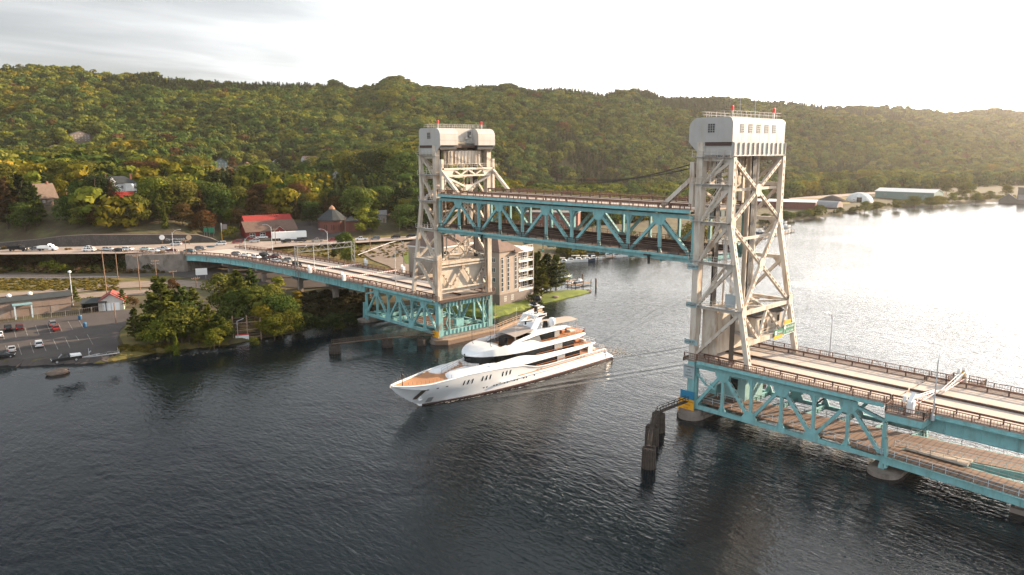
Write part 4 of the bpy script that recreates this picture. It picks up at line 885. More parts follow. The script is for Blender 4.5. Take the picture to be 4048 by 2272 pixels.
SHEER = smooth([(-43.1, 5.95), (-40, 5.6), (-36, 5.45), (-31, 5.75), (-26, 5.95), (-18, 5.6), (-13, 5.15), (-10, 4.7), (-6.5, 3.75), (-4, 3.5), (10, 3.42), (18.6, 3.35), (19.6, 3.0), (22.3, 1.15)], 6)
BEAM = smooth([(-43.1, 0.15), (-42, 1.2), (-40, 2.35), (-36, 3.75), (-31, 4.65), (-25, 5.1), (-15, 5.3), (0, 5.35), (14, 5.2), (22.3, 4.7)], 5)
WLB = smooth([(-43.1, 0.02), (-35.8, 0.05), (-34, .7), (-30, 1.9), (-25, 3.1), (-18, 4.2), (-10, 4.8), (0, 5.0), (14, 4.95), (22.3, 4.6)], 5)
STEM = [(-43.1, 5.5), (-41.2, 3.6), (-38.5, 1.6), (-36.2, 0.3), (-35.2, -.7), (22.3, -.7)]
def hull_rows(xs):
    rows = []
    for x in xs:
        zs = ip(x, SHEER); b = ip(x, BEAM); w = min(ip(x, WLB), b); zk = ip(x, STEM); r = []
        kn = zk + (zs - zk) * .52
        prof = [(0.0 if w < .08 else w * .98, zk), (w if x > -36 else .03, max(zk, .35)), (w * .45 + b * .55 if x > -38 else b * .45, kn), (b * .93, zk + (zs - zk) * .78), (b, zs)]
        for v, z in prof: r.append((v, z))
        rows.append(r)
    return rows
xs = [-43.1, -42.8, -42.2, -41.2, -40, -38.5, -37, -35.5, -34, -32, -30, -27, -24, -21, -18, -15, -13, -12, -11, -10, -9, -8, -7, -6, -5, -4, -2, 1, 4, 8, 12, 16, 18, 18.8, 19.4, 20.2, 21.2, 22.3]
rows = hull_rows(xs); mb = MB()
for s in (-1, 1):
    for a in range(len(xs) - 1):
        for k in range(4):
            q = [(xs[a], YC + s * rows[a][k][0], rows[a][k][1]), (xs[a + 1], YC + s * rows[a + 1][k][0], rows[a + 1][k][1]), (xs[a + 1], YC + s * rows[a + 1][k + 1][0], rows[a + 1][k + 1][1]), (xs[a], YC + s * rows[a][k + 1][0], rows[a][k + 1][1])]
            mb.poly(q, 1 if k == 0 and xs[a] > -36.5 else 0)
mb.poly([(22.3, YC - v, z) for v, z in rows[-1]] + [(22.3, YC + v, z) for v, z in reversed(rows[-1])])
bm_o = mb.build('hull', [YW, BOOT], yt)
bm = bmesh.new(); bm.from_mesh(bm_o.data); bmesh.ops.remove_doubles(bm, verts=bm.verts, dist=.002); bmesh.ops.recalc_face_normals(bm, faces=bm.faces); bm.to_mesh(bm_o.data); bm.free()
bm_o.data.polygons.foreach_set('use_smooth', [True] * len(bm_o.data.polygons)); bm_o.data.set_sharp_from_angle(angle=R(30))
# rounded gunwale
def edge(name, xa, xb, fb, fz, w, h, m=YW, n=40, sides=(-1, 1)):
    mb = MB()
    for s in sides:
        rws = []
        for i in range(n + 1):
            x = xa + (xb - xa) * i / n; b, z = fb(x), fz(x)
            rws.append([(x, YC + s * (b + .06), z - h), (x, YC + s * (b + .07), z), (x, YC + s * (b - w * .3), z + .07), (x, YC + s * (b - w), z + .04), (x, YC + s * (b - w), z - h)])
        mb.grid(rws, close=True)
    return mb.build(name, m, yt, smooth=True)
edge('gunwale', -42.9, -11.5, lambda x: ip(x, BEAM), lambda x: ip(x, SHEER), .42, .12)
edge('gunwale', -11.4, 19.0, lambda x: ip(x, BEAM), lambda x: ip(x, SHEER), .3, .1)
edge('rub_strake', -17.5, 19.5, lambda x: ip(x, BEAM) * .985, lambda x: 2.35 - (x + 17) * .008, .2, .16, sides=(-1, 1))
edge('water_line', -35, 22.2, lambda x: ip(x, WLB) + .02, lambda x: .52, .1, .1, m=mat('red_line', (.12, .03, .025), .5, var=0))
def plate(name, xa, xb, fb, fz, m, n=24, th=.12):
    mb = MB(); rws = []
    for i in range(n + 1):
        x = xa + (xb - xa) * i / n; b, z = fb(x), fz(x); rws.append([(x, YC - b, z), (x, YC + b, z), (x, YC + b, z - th), (x, YC - b, z - th)])
    mb.grid(rws, close=True); mb.poly(rws[0]); mb.poly(rws[-1]); return mb.build(name, m, yt)
plate('foredeck', -42.4, -28.5, lambda x: max(.05, ip(x, BEAM) - .35), lambda x: ip(x, SHEER) - .32, TEAK)
plate('main_deck', -12, 19.2, lambda x: ip(x, BEAM) - .12, lambda x: 2.75, TEAK)
plate('swim_platform', 19.0, 22.4, lambda x: 4.5, lambda x: .9, TEAK)
mb = MB(); mb.prism([(18.9, YC - 4.9, .9), (19.3, YC - 4.9, .9), (19.1, YC - 4.9, 2.75), (18.9, YC - 4.9, 2.75)], (0, 9.8, 0)); mb.build('transom', YW, yt)
# whaleback foredeck: two rising shoulders either side of the stairway
SH = smooth([(-30.6, 5.5), (-29.4, 6.0), (-27, 6.3), (-23.5, 6.55), (-20, 6.7), (-16, 6.95), (-12, 7.15), (-10, 7.0), (-7, 6.45), (-5, 6.25), (2, 6.05), (10, 5.85), (13.6, 5.75), (15.2, 5.65)], 7)
SHB = lambda x: ip(x, BEAM) - ip(x, [(-30.6, .45), (-26, .55), (-20, .42), (-12, .18), (15, .12)])
mb = MB()
for s in (-1, 1):
    rws = []
    for i in range(30):
        x = -30.6 + (-18.2 + 30.6) * i / 29; b = SHB(x); z = ip(x, SH); z0 = ip(x, SHEER) - .35; inn = ip(x, [(-30.6, 2.9), (-30.0, 1.0), (-28, .65), (-24.2, .9), (-24, 1.9), (-22.6, 3.0), (-18, 3.3)])
        rws.append([(x, YC + s * (b + .0), z0), (x, YC + s * (b - .12), z0 + (z - z0) * .6), (x, YC + s * (b - .5), z - .12), (x, YC + s * (b - 1.1), z), (x, YC + s * min(b - 1.15, max(inn + .4, 0)), z + .1), (x, YC + s * min(b - 1.16, inn), z + .06), (x, YC + s * min(b - 1.17, inn), z0)])
    mb.grid(rws); mb.poly(rws[0]); mb.poly(rws[-1])
mb.build('whaleback', YW, yt, smooth=True)
mb = MB(); 
for i in range(7): mb.bx(-30.4 + i * .9, -29.4 + i * .9, YC - .9, YC + .9, 5.2, 5.35 + i * .2)
mb.build('bow_steps', TEAK, yt)
small_rail(yt, [(-29.4, YC - .75, 5.6), (-24.4, YC - .95, 6.7)], m=STEEL, name='step_rail', r=.025); small_rail(yt, [(-29.4, YC + .75, 5.6), (-24.4, YC + .95, 6.7)], m=STEEL, name='step_rail', r=.025)
plate('bow_lounge', -24.6, -18.5, lambda x: 3.0, lambda x: 6.35, TEAK, n=3)
for s in (-1, 1):
    mb = MB(); mb.prism([(-23.2, YC + s * .5, 6.35), (-22.2, YC + s * .5, 6.35), (-21.4, YC + s * 2.6, 6.35), (-22.6, YC + s * 2.9, 6.35)], (0, 0, .55)); mb.prism([(-22.3, YC + s * .5, 6.9), (-22.0, YC + s * .5, 6.9), (-21.1, YC + s * 2.7, 6.9), (-21.4, YC + s * 2.7, 6.9)], (0, 0, .5)); mb.build('settee', CUSH, yt)
mb = MB(); mb.lathe((-23.4, YC, 6.35), [(.7, 0), (.7, .5), (.62, .55)], 14); mb.build('round_table', CUSH, yt)
# main-deck superstructure side and glass
def slab(name, xa, xb, fb, flo, fhi, m, n=40, tum=.1, mats=None, front=None, sm=True):
    """closed deckhouse: plan half width fb, from flo to fhi, sides leaning in by tum"""
    mb = MB(); rws = []
    for i in range(n + 1):
        x = xa + (xb - xa) * i / n; b, lo, hi = fb(x), flo(x), fhi(x)
        rws.append([(x, YC - b, lo), (x, YC - b - .0, lo + (hi - lo) * .5), (x, YC - max(b - tum, 0), hi), (x, YC + max(b - tum, 0), hi), (x, YC + b, lo + (hi - lo) * .5), (x, YC + b, lo)])
    mb.grid(rws, close=True); mb.poly(rws[0]); mb.poly(rws[-1]); return mb.build(name, m, yt, smooth=sm)
K = lambda v: (lambda x: v)
slab('main_saloon', -14, 9.2, lambda x: ip(x, [(-14, 4.2), (-10.5, 4.8), (9.2, 4.75)]), K(2.7), K(5.3), YGL, n=12)
# the curved white band between main and upper deck
LOW1 = smooth([(-18.4, 5.35), (-13, 4.98), (-10, 4.78), (0, 4.82), (9, 4.9), (13.5, 5.25), (15.2, 5.55)], 5)
def band(name, xa, xb, fb, flo, fhi, m=YW, n=70, depth=.55, deck=None, dmat=None, dz=-.5, nose=False):
    """outer skin of a deck edge: a bulged bulwark with thickness, and the deck it carries"""
    mb = MB()
    for s in (-1, 1):
        rws = []
        for i in range(n + 1):
            x = xa + (xb - xa) * i / n; b = fb(x); lo, hi = flo(x), max(fhi(x), flo(x) + .03); e = max(b - .3, .0)
            rws.append([(x, YC + s * max(b - .35, 0), lo), (x, YC + s * b, lo + min(.12, (hi - lo) * .3)), (x, YC + s * b * .995, lo + (hi - lo) * .45), (x, YC + s * max(b - .12, 0), hi - .05), (x, YC + s * max(b - .2, 0), hi), (x, YC + s * max(b - .34, 0), hi - .02), (x, YC + s * max(b - .36, 0), lo + .02)])
        mb.grid(rws, close=True); mb.poly(rws[0]); mb.poly(rws[-1])
    o = mb.build(name, m, yt, smooth=True)
    return o
band('upper_bulwark', -20.2, 15.2, lambda x: ip(x, BEAM) - .1 - ip(x, [(-20, .35), (-12, .05), (13, 0), (15.2, .35)]), lambda x: ip(x, LOW1) if x > -13.2 else min(ip(x, SHEER) - .05, ip(x, SH) - .2), lambda x: ip(x, SH))
plate('upper_deck', -19, 14.6, lambda x: ip(x, BEAM) - .4, lambda x: ip(x, [(-19, 5.6), (-12, 5.6), (0, 5.5), (14.6, 5.45)]), TEAK)
# upper deck glass, wheelhouse
slab('wheelhouse', -22.6, 7.4, lambda x: ip(x, [(-22.6, 1.2), (-22.2, 2.2), (-21, 3.2), (-18, 4.2), (-13, 4.75), (-5, 4.6), (7.4, 4.45)]), K(5.55), lambda x: ip(x, [(-22.6, 8.4), (-10, 8.4), (7.4, 8.2)]), YGL, n=26, tum=.25)
mb = MB(); mb.prism([(x, YC + v, 5.5) for x, v in [(-22.75, -1.1), (-22.2, -2.35), (-20.9, -3.35), (-20, -3.7), (-20, 3.7), (-20.9, 3.35), (-22.2, 2.35), (-22.75, 1.1)]], (0, 0, 1.05)); mb.build('wheelhouse_coaming', YW, yt)
# bridge brow
HI2 = smooth([(-23.6, 8.55), (-22.6, 9.1), (-20, 9.75), (-16, 10.15), (-12, 10.25), (-8, 10.15), (-6.4, 9.85), (-4.5, 9.05), (-2, 8.9), (6, 8.85), (10.5, 8.75), (11.6, 8.45)], 6)
LO2 = smooth([(-23.6, 8.5), (-21, 8.3), (-16, 8.0), (-10, 7.7), (0, 7.7), (8, 7.75), (10.8, 8.0), (11.6, 8.35)], 6)
B2 = smooth([(-23.6, .05), (-23.3, 1.3), (-22.4, 2.5), (-21, 3.5), (-18.5, 4.4), (-15, 4.95), (-10, 5.1), (8, 4.95), (11.6, 4.5)], 3)
band('bridge_brow', -23.6, 11.6, lambda x: ip(x, B2), lambda x: ip(x, LO2), lambda x: ip(x, HI2), n=90)
plate('sun_deck', -17.0, 11.2, lambda x: ip(x, B2) - .25, lambda x: 8.75, TEAK)
mb = MB(); rws = []
for i in range(15):      # crowned roof of the brow ahead of the sun deck
    x = -23.5 + 6.6 * i / 14; b = max(ip(x, B2) - .2, .02); z = ip(x, HI2)
    rws.append([(x, YC + b * k, z + .02 + (.28 * (1 - k * k))) for k in (-1, -.8, -.5, -.2, .2, .5, .8, 1)])
mb.grid(rws); mb.poly([rws[-1][0], rws[-1][-1], (-16.9, YC + 4.2, 8.8), (-16.9, YC - 4.2, 8.8)]); mb.build('brow_roof', YW, yt, smooth=True)
# third tier
HI3 = smooth([(-13.6, 9.6), (-12, 10.4), (-9, 10.9), (-5, 11.5), (-1, 11.75), (3, 11.5), (5.5, 11.15), (7.2, 10.7)], 5)
LO3 = smooth([(-13.6, 9.5), (-10, 9.95), (-5, 10.5), (0, 10.6), (5, 10.5), (7.2, 10.6)], 5)
band('top_wing', -13.6, 7.2, lambda x: ip(x, [(-13.6, 3.9), (-8, 4.1), (3, 3.9), (7.2, 3.3)]), lambda x: ip(x, LO3), lambda x: ip(x, HI3), n=50)
slab('top_house', -4.5, 2.8, K(3.5), K(8.75), K(11.3), YGL, n=6); plate('top_roof', -6.2, 6.9, lambda x: 3.75, lambda x: ip(x, HI3) - .12, YW)
mb = MB(); mb.prism([(-13.4, YC - 3.95, 9.55), (-4.2, YC - 3.95, 10.45), (-3.2, YC - 3.95, 8.8), (-13.4, YC - 3.95, 8.8)], (0, .2, 0)); mb.build('side_screen', mat('smoked_panel', (.20, .21, .22), .15, var=0), yt); mb = MB(); mb.prism([(-13.4, YC + 3.75, 9.55), (-4.2, YC + 3.75, 10.45), (-3.2, YC + 3.75, 8.8), (-13.4, YC + 3.75, 8.8)], (0, .2, 0)); mb.build('side_screen', mat('smoked_panel', (.20, .21, .22), .15, var=0), yt)
plate('aft_roof', 6.0, 12.8, lambda x: ip(x, [(6, 3.6), (11, 3.4), (12.8, 2.6)]), lambda x: ip(x, [(6, 8.85), (12.8, 8.85)]), TEAK, th=.1)
# glass louvre panels and teak rails in the openings
LV = bpy.data.materials.new('louvre_glass'); LV.use_nodes = True; t_ = LV.node_tree; b_ = t_.nodes['Principled BSDF']; b_.inputs['Roughness'].default_value = .2
br_ = N('ShaderNodeTexBrick', t_, inp={'Scale': 3.2, 'Color1': (.10, .22, .42, 1), 'Color2': (.45, .32, .12, 1), 'Mortar': (.55, .55, .52, 1), 'Mortar Size': .02}); g_ = N('ShaderNodeTexCoord', t_); mp_ = N('ShaderNodeMapping', t_, inp={2: (math.pi / 2, 0, 0)}); t_.links.new(g_.outputs['Object'], mp_.inputs[0]); t_.links.new(mp_.outputs[0], br_.inputs['Vector']); t_.links.new(br_.outputs[0], b_.inputs['Base Color'])
for xa, xb, za, zb, b in ((.9, 3.6, 3.2, 4.8, 4.92), (.2, 2.9, 6.2, 7.75, 4.68), (1.3, 3.0, 9.0, 10.5, 3.62)):
    for s in (-1, 1):
        mb = MB(); mb.bx(xa, xb, YC + s * b - .04, YC + s * b + .04, za, zb); mb.build('louvre_panel', LV, yt)
def teakrail(xa, xb, fb, fz, z0):
    for s in (-1, 1):
        mb = MB(); n = 8; pts = [(xa + (xb - xa) * i / n, YC + s * fb(xa + (xb - xa) * i / n), fz(xa + (xb - xa) * i / n)) for i in range(n + 1)]
        for a, b in zip(pts, pts[1:]): mb.bar(a, b, .16, .09)
        for p in pts[1:-1]: mb.bar((p[0], p[1], z0(p[0])), p, .06, .06, m=1)
        mb.build('teak_handrail', [TEAKR, STEEL], yt)
teakrail(-6.5, 9.5, lambda x: ip(x, BEAM) - .15, lambda x: 4.0, lambda x: 3.4)
teakrail(-6.3, 11.0, lambda x: ip(x, BEAM) - .3, lambda x: 6.6, lambda x: 6.0)
teakrail(-4.6, 9.8, lambda x: ip(x, B2) - .2, lambda x: 9.45, lambda x: 8.8)
# aft deck furniture
for nm, c, d, m in (('aft_table', (11.2, YC - .5, 6.1), (1.6, 3.2, .7), TEAKR), ('aft_sofa', (13.2, YC, 5.9), (1.0, 5.6, .8), CUSH), ('aft_sofa', (16.6, YC, 3.2), (1.1, 6.0, .8), CUSH), ('sun_lounger', (9.2, YC - 1.6, 9.05), (2.0, 1.4, .5), CUSH), ('sun_lounger', (9.2, YC + 1.6, 9.05), (2.0, 1.4, .5), CUSH), ('sun_table', (6.9, YC, 9.1), (1.2, 2.6, .6), TEAKR),
                 ('bar_counter', (-14.6, YC + .6, 9.2), (1.0, 2.6, .9), CUSH), ('sun_pad', (-15.9, YC - 1.7, 9.05), (2.4, 2.6, .55), CUSH), ('sun_pad', (-15.9, YC + 2.2, 9.05), (2.0, 2.2, .55), mat('cushion_red', (.35, .14, .12), .9)), ('sun_pad', (-13.4, YC - 2.4, 9.05), (1.4, 1.2, .6), CUSH), ('cover', (-12.2, YC - .2, 9.75), (1.1, 2.0, 2.0), BLACK)):
    mb = MB(); mb.box(c, d); o = mb.build(nm, m, yt); md = o.modifiers.new('round', 'BEVEL'); md.width = .15; md.segments = 2
for x, y in ((10.4, YC - 1.6), (10.4, YC + .6), (12.0, YC - 1.6), (8.0, YC - .8)):
    mb = MB(); mb.box((x, y, 5.75 if x > 9 else 9.0), (.55, .55, .45)); mb.box((x + .25, y, 6.1 if x > 9 else 9.35), (.08, .55, .6)); mb.build('deck_chair', TEAKR, yt)
for a, z, b in ((11.5, 8.85, 4.3), (15.0, 5.6, 4.9), (19, 3.3, 4.9)):
    small_rail(yt, [(a - 4, YC - b, z), (a, YC - b + .3, z), (a, YC + b - .3, z), (a - 4, YC + b, z)], m=STEEL, name='stern_rail', r=.03, h=.95 if a < 19 else .7)
mb = MB(); mb.bx(12.2, 13.8, YC - 4.85, YC - 4.6, 3.3, 5.3); mb.build('aft_fairing', YW, yt); mb = MB(); mb.bx(12.2, 13.8, YC + 4.6, YC + 4.85, 3.3, 5.3); mb.build('aft_fairing', YW, yt)
# awnings over the sun deck
mb = MB(); rws = [[(-11.3 + 6.3 * i / 8, YC + v, 11.15 + .75 * i / 8 + .35 * (1 - (v / 3.2) ** 2)) for v in (-3.2, -1.6, 0, 1.6, 3.2)] for i in range(9)]
mb.grid(rws); mb.grid([[(p[0], p[1], p[2] - .05) for p in r] for r in rws]); mb.build('front_awning', AWN, yt, smooth=True)
mb = MB(); rws = [[(1.5 + 9.5 * i / 8, YC + v * (1 - .03 * i), 11.95 - .25 * i / 8 + .3 * (1 - (v / 3.2) ** 2)) for v in (-3.0, -1.5, 0, 1.5, 3.0)] for i in range(9)]
mb.grid(rws); mb.grid([[(p[0], p[1], p[2] - .05) for p in r] for r in rws]); mb.build('aft_awning', AWN, yt, smooth=True)
for x, v, z in ((-11.2, -3.1, 11.1), (-11.2, 3.1, 11.1), (10.8, -2.2, 11.7), (10.8, 2.2, 11.7)):
    mb = MB(); mb.bar((x, YC + v, 8.8), (x, YC + v, z), .08, .08, up=(1, 0, 0)); mb.build('awning_pole', STEEL, yt)
# radar arch and mast
for s in (-1, 1):
    mb = MB(); y = YC + s * 2.3
    mb.prism([(-5.8, y - .15, 11.4), (-3.6, y - .15, 11.5), (-1.6, y - .15, 14.1), (-.9, y - .15, 14.2), (-.1, y - .15, 15.0), (-2.3, y - .15, 14.9), (-3.6, y - .15, 14.4)], (0, .3, 0)); mb.build('arch_leg', YW, yt)
    mb = MB(); mb.prism([(-1.4, y - .13, 11.5), (.2, y - .13, 11.6), (.1, y - .13, 13.0), (-1.0, y - .13, 13.2)], (0, .26, 0)); mb.build('arch_screen', YGL, yt)
mb = MB(); mb.bx(-3.4, -.2, YC - 2.45, YC + 2.45, 14.35, 14.75); mb.build('arch_top', YW, yt); mb = MB(); mb.prism([(-4.4, YC - 1.6, 11.4), (-1.2, YC - 1.6, 11.4), (-1.4, YC - 1.6, 13.3), (-3.4, YC - 1.6, 13.0)], (0, 3.2, 0)); mb.build('mast_house', YW, yt)
mb = MB(); mb.lathe((-1.3, YC, 14.7), [(.62, 0), (.5, 1.5), (.42, 3.0)], 10, sq=(1, .7)); mb.build('mast', BLACK, yt)
mb = MB(); mb.bx(-1.1, 1.2, YC - .35, YC + .35, 15.9, 16.05); mb.bx(-2.6, -1.1, YC - 1.2, YC + 1.2, 16.8, 16.92); mb.build('spreader', YW, yt)
for c, r_, m in (((-.7, YC - .1, 18.25), .82, BLACK), ((-2.3, YC - .6, 17.2), .5, BLACK), ((-1.9, YC + .8, 17.2), .42, BLACK)):
    mb = MB(); mb.lathe(c, [(r_ * math.sin(R(a)) + .001, -r_ * math.cos(R(a))) for a in range(0, 181, 20)], 14); mb.build('dome', m, yt, smooth=True)
mb = MB(); mb.lathe((-2.0, YC, 17.0), [(.08, 0), (.05, 2.4)], 6); mb.build('mast_head', BLACK, yt)
for s in (-1, 1):
    mb = MB(); mb.lathe((1.0, YC + s * 3.0, 11.7), [(.45, 0), (.75, .4), (.92, 1.0), (.85, 1.6), (.55, 2.05), (.05, 2.2)], 16); mb.build('satellite_dome', YW, yt, smooth=True)
for x, z, w in ((-5.2, 13.4, 3.4), (-3.0, 15.2, 2.4)):
    mb = MB(); mb.box((x, YC - .4, z), (.25, w, .16), rz=R(70)); mb.lathe((x, YC - .4, z - .7), [(.25, 0), (.2, .6)], 8); mb.build('radar_bar', BLACK if x < -4 else YW, yt)
for x, y, h in ((-18.2, YC - 2.6, 3.6), (-19.2, YC + 2.5, 3.6)):
    mb = MB(); mb.path([(x + .4, y - .2, 9.9), (x - .1, y - .2, 10.4), (x, y, 10.6), (x, y, 10.0 + h)], .055, 6); mb.build('davit_pole', BLACK, yt)
for x, y in ((-11.2, YC - 3.3), (-11.8, YC + 3.2)):
    mb = MB(); mb.tube((x, y, 9.6), (x + .35, y, 18.2), .04, 5, r2=.015); mb.build('whip_antenna', WHITE, yt)
# bow fittings, hull openings
mb = MB(); mb.tube((-40.2, YC - .1, 5.2), (-40.2, YC - .1, 7.6), .09, 6); mb.lathe((-40.2, YC - .1, 7.3), [(.05, 0), (.2, .15), (.22, .45), (.12, .6)], 8); mb.build('bow_light_mast', BLACK, yt)
mb = MB(); mb.tube((-42.2, YC, 5.6), (-42.2, YC, 7.2), .05, 6); mb.tube((-42.6, YC - .2, 5.7), (-42.6, YC - .2, 6.5), .03, 5); mb.build('jack_staff', STEEL, yt)
for s in (-1, 1):
    mb = MB()
    for i in range(12): x = -40 + i * .85; b = ip(x, BEAM) - .4; mb.bar((x, YC + s * b, ip(x, SHEER)), (x, YC + s * b, ip(x, SHEER) + .85), .04, .04, up=(1, 0, 0))
    mb.build('bow_stanchion', STEEL, yt)
def side(x, z, s):
    """point and outward direction on the hull side"""
    zs = ip(x, SHEER); b = ip(x, BEAM); w = min(ip(x, WLB), b); zk = ip(x, STEM); kn = zk + (zs - zk) * .52
    v = np.interp(z, [max(zk, .35), kn, zk + (zs - zk) * .78, zs], [w, w * .45 + b * .55, b * .93, b]); return Vector((x, YC + s * v, z))
def pane(name, x, z, w, h, m=YGL, rnd=True, t=.03, slant=0.0):
    for s in (-1, 1):
        n = 14; ps = []
        for k in range(n):
            a = 2 * math.pi * k / n + .01; cx, cz = math.cos(a), math.sin(a); e = .35
            u = w / 2 * math.copysign(abs(cx) ** (.55 if rnd else .2), cx); q = h / 2 * math.copysign(abs(cz) ** (.55 if rnd else .2), cz)
            ps.append(side(x + u + slant * q, z + q, s) + Vector((0, s * t, 0)))
        mb = MB(); mb.poly([(p.x, p.y, p.z) for p in ps]); mb.build(name, m, yt)
for x in (-27.4, -26.3, -25.2, -22.4, -21.3, -20.2, -16.6, -15.5, -14.4): pane('hull_window', x, 4.15 - (x + 27) * .012, .36, 1.15, slant=.18)
for x in (-21.6, -20.8, -18.9, -18.1, -15.9, -15.1, -13, -12.2, -10.2, -9.4, -6.9): pane('porthole', x, 1.75, .34, .34)
for x in (-36.2, -34.0, -31.8): pane('fairlead', x, 4.3, .6, .22, m=BLACK)
for x in (-5.8, -4.6, 8, 9.2, 10.4): pane('hull_vent', x, 2.9, .7, .14, m=BLACK)
for x in (16.2, 17.4): pane('hull_port', x, 2.75, .4, .4, m=GREYM)
pane('anchor_pocket', -37.3, 3.2, .95, 2.4, m=mat('pocket_dark', (.10, .075, .06), .4), rnd=False, slant=.35, t=.05)
for s in (-1, 1):
    p = side(-36.6, 1.9, s); mb = MB(); mb.box((p.x + .1, p.y + s * .15, 2.0), (1.6, .5, .35), rz=R(s * -35)); mb.build('anchor_shelf', YW, yt)
pane('bow_marking', -34.4, 1.35, 1.3, 1.3, m=mat('marking_grey', (.30, .31, .32), .4, var=0), rnd=False)
mb = MB(); mb.tube((15.2, YC, 5.6), (16.4, YC, 8.2), .05, 6); mb.build('ensign_staff', STEEL, yt)
mb = MB(); rws = [[(16.3 - .25 * i / 6 + .12 * math.sin(i), YC + .1 * math.sin(i * 1.3) + k * .28, 8.1 - 1.9 * i / 6 - k * .18) for k in range(5)] for i in range(7)]; mb.grid(rws); o = mb.build('ensign', mat('flag_red', (.55, .03, .04), .8, var=.05), yt, smooth=True); sd = o.modifiers.new('thickness', 'SOLIDIFY'); sd.thickness = .02
# churned water behind and along the hull
mb = MB(); r_ = random.Random(3)
for i in range(620):
    x = 22.3 + abs(r_.gauss(0, 5.5)); sp_ = 3.2 + (x - 22) * .16; y = YC + r_.gauss(0, sp_ * .6); s_ = r_.uniform(.06, .30) * max(.3, 1 - (x - 22) / 26)
    a = r_.uniform(0, 3.14); k = 5; mb.poly([(x + s_ * 1.7 * math.cos(a + 2 * math.pi * j / k) * r_.uniform(.6, 1.2), y + s_ * math.sin(a + 2 * math.pi * j / k) * r_.uniform(.6, 1.2), .045 + r_.uniform(0, .05)) for j in range(k)])
for i in range(160):
    x = r_.uniform(-35, 22); s = -1; y = YC + s * (ip(x, WLB) + abs(r_.gauss(0, .35)) + .1 + (x + 35) * .02); s_ = r_.uniform(.04, .16); a = r_.uniform(-.2, .2)
    mb.poly([(x - s_ * 4, y, .05), (x, y - s_ * .7, .055), (x + s_ * 4, y + s_ * .2, .05), (x, y + s_ * .7, .05)])
o = mb.build('wake_foam', mat('foam', (.34, .32, .30), .8, var=.1)); tag(o, 'white churned foam in the water behind the yacht', kind='stuff')
# ------------------------------------------------------------------ roads, lot and lawn as thin sheets over the terrain
ASPH = mat('asphalt', (0.07, 0.058, 0.054), 0.9, var=0.18, vscale=0.3, col2=(0.045, 0.037, 0.035), amt=.6, scale2=.15); CONCR = mat('road_concrete', (0.33, 0.265, 0.225), 0.9, var=0.1, vscale=0.2, col2=(0.2, 0.165, 0.145), amt=.5, scale2=.12)
GRAV = mat('gravel_road', (0.23, 0.175, 0.135), 0.95, var=0.18, vscale=0.4); LAWN = mat('lawn_grass', (0.12, 0.15, 0.022), 0.95, var=0.25, vscale=0.35, col2=(0.07, 0.10, 0.02), amt=.7, scale2=.15, bump=.4, bscale=4)
DRY = mat('rough_grass', (0.17, 0.125, 0.035), 0.95, var=0.35, vscale=0.5, col2=(0.08, 0.075, 0.02), amt=.9, scale2=.25, lo=.42, hi=.58, bump=.6, bscale=3)
def sheet_poly(name, pts, m, lift=.12, label=None, sub=3.0, z=None):
    """ground sheet over a polygon of places, draped over the terrain"""
    pts = [Vector((p[0], p[1], 0)) for p in pts]; tri = tessellate_polygon([pts]); me = bpy.data.meshes.new(name)
    me.from_pydata([tuple(p) for p in pts], [], [tuple(t) for t in tri]); bm = bmesh.new(); bm.from_mesh(me)
    for _ in range(7):
        e = [e for e in bm.edges if e.calc_length() > sub]
        if not e: break
        bmesh.ops.subdivide_edges(bm, edges=e, cuts=1); bmesh.ops.triangulate(bm, faces=bm.faces)
    bm.verts.ensure_lookup_table(); xy = np.array([(v.co.x, v.co.y) for v in bm.verts]); h = ground(xy[:, 0], xy[:, 1]) if z is None else np.full(len(xy), z)
    for v, q in zip(bm.verts, h): v.co.z = max(q, -.3) + lift
    bmesh.ops.recalc_face_normals(bm, faces=bm.faces)
    if sum(f.normal.z for f in bm.faces) < 0: bmesh.ops.reverse_faces(bm, faces=bm.faces)
    bm.to_mesh(me); bm.free(); me.materials.append(m); o = bpy.data.objects.new(name, me); COL.objects.link(o); ROOT[o.name] = Matrix.Identity(4)
    tag(o, label, kind='structure'); return o
PZ = lambda z, *ps: [atz(x, y, z)[:2] for x, y in ps]
sheet_poly('shore_road', PZ(11.05, (-60, 641), (0, 640.5), (200, 639), (330, 637.5), (400, 639)) + [(-14.2, 237.5), (-9, 231), (0, 236), (11.5, 240.5)] + PZ(11.05, (668, 628), (690, 622.5), (760, 617), (900, 611), (1050, 601.5), (1120, 597), (1120, 590), (1050, 593), (900, 602), (760, 606), (640, 607), (560, 611), (480, 612.5), (375, 616), (200, 620.5), (0, 622.5), (-60, 624)), CONCR, lift=0, z=11.18, label='pale concrete shore road with the bridge junction')
sheet_poly('store_lot', PZ(11.2, (600, 605), (700, 604.5), (800, 602), (880, 599), (860, 588), (780, 586), (700, 590), (610, 594)), ASPH, lift=.30, label='dark asphalt lot in front of the red store')
sheet_poly('lower_road', PZ(3.9, (-40, 700), (0, 700.5), (150, 702), (300, 699), (420, 694), (520, 702), (640, 712), (760, 720), (900, 712), (950, 700), (900, 690), (800, 686), (700, 680), (600, 678), (480, 684), (380, 690), (300, 692), (150, 692), (0, 689), (-40, 688)), ASPH, lift=.2, label='asphalt lane along the foot of the bank under the viaduct')
sheet_poly('gravel_track', PZ(3.4, (-40, 753), (0, 752), (100, 744), (200, 735), (300, 727), (400, 722), (480, 724), (560, 735), (640, 742), (640, 724), (520, 712), (440, 706), (330, 711), (200, 722), (100, 731), (0, 738), (-40, 741)), GRAV, lift=.2, label='pale gravel track between the grass strips')
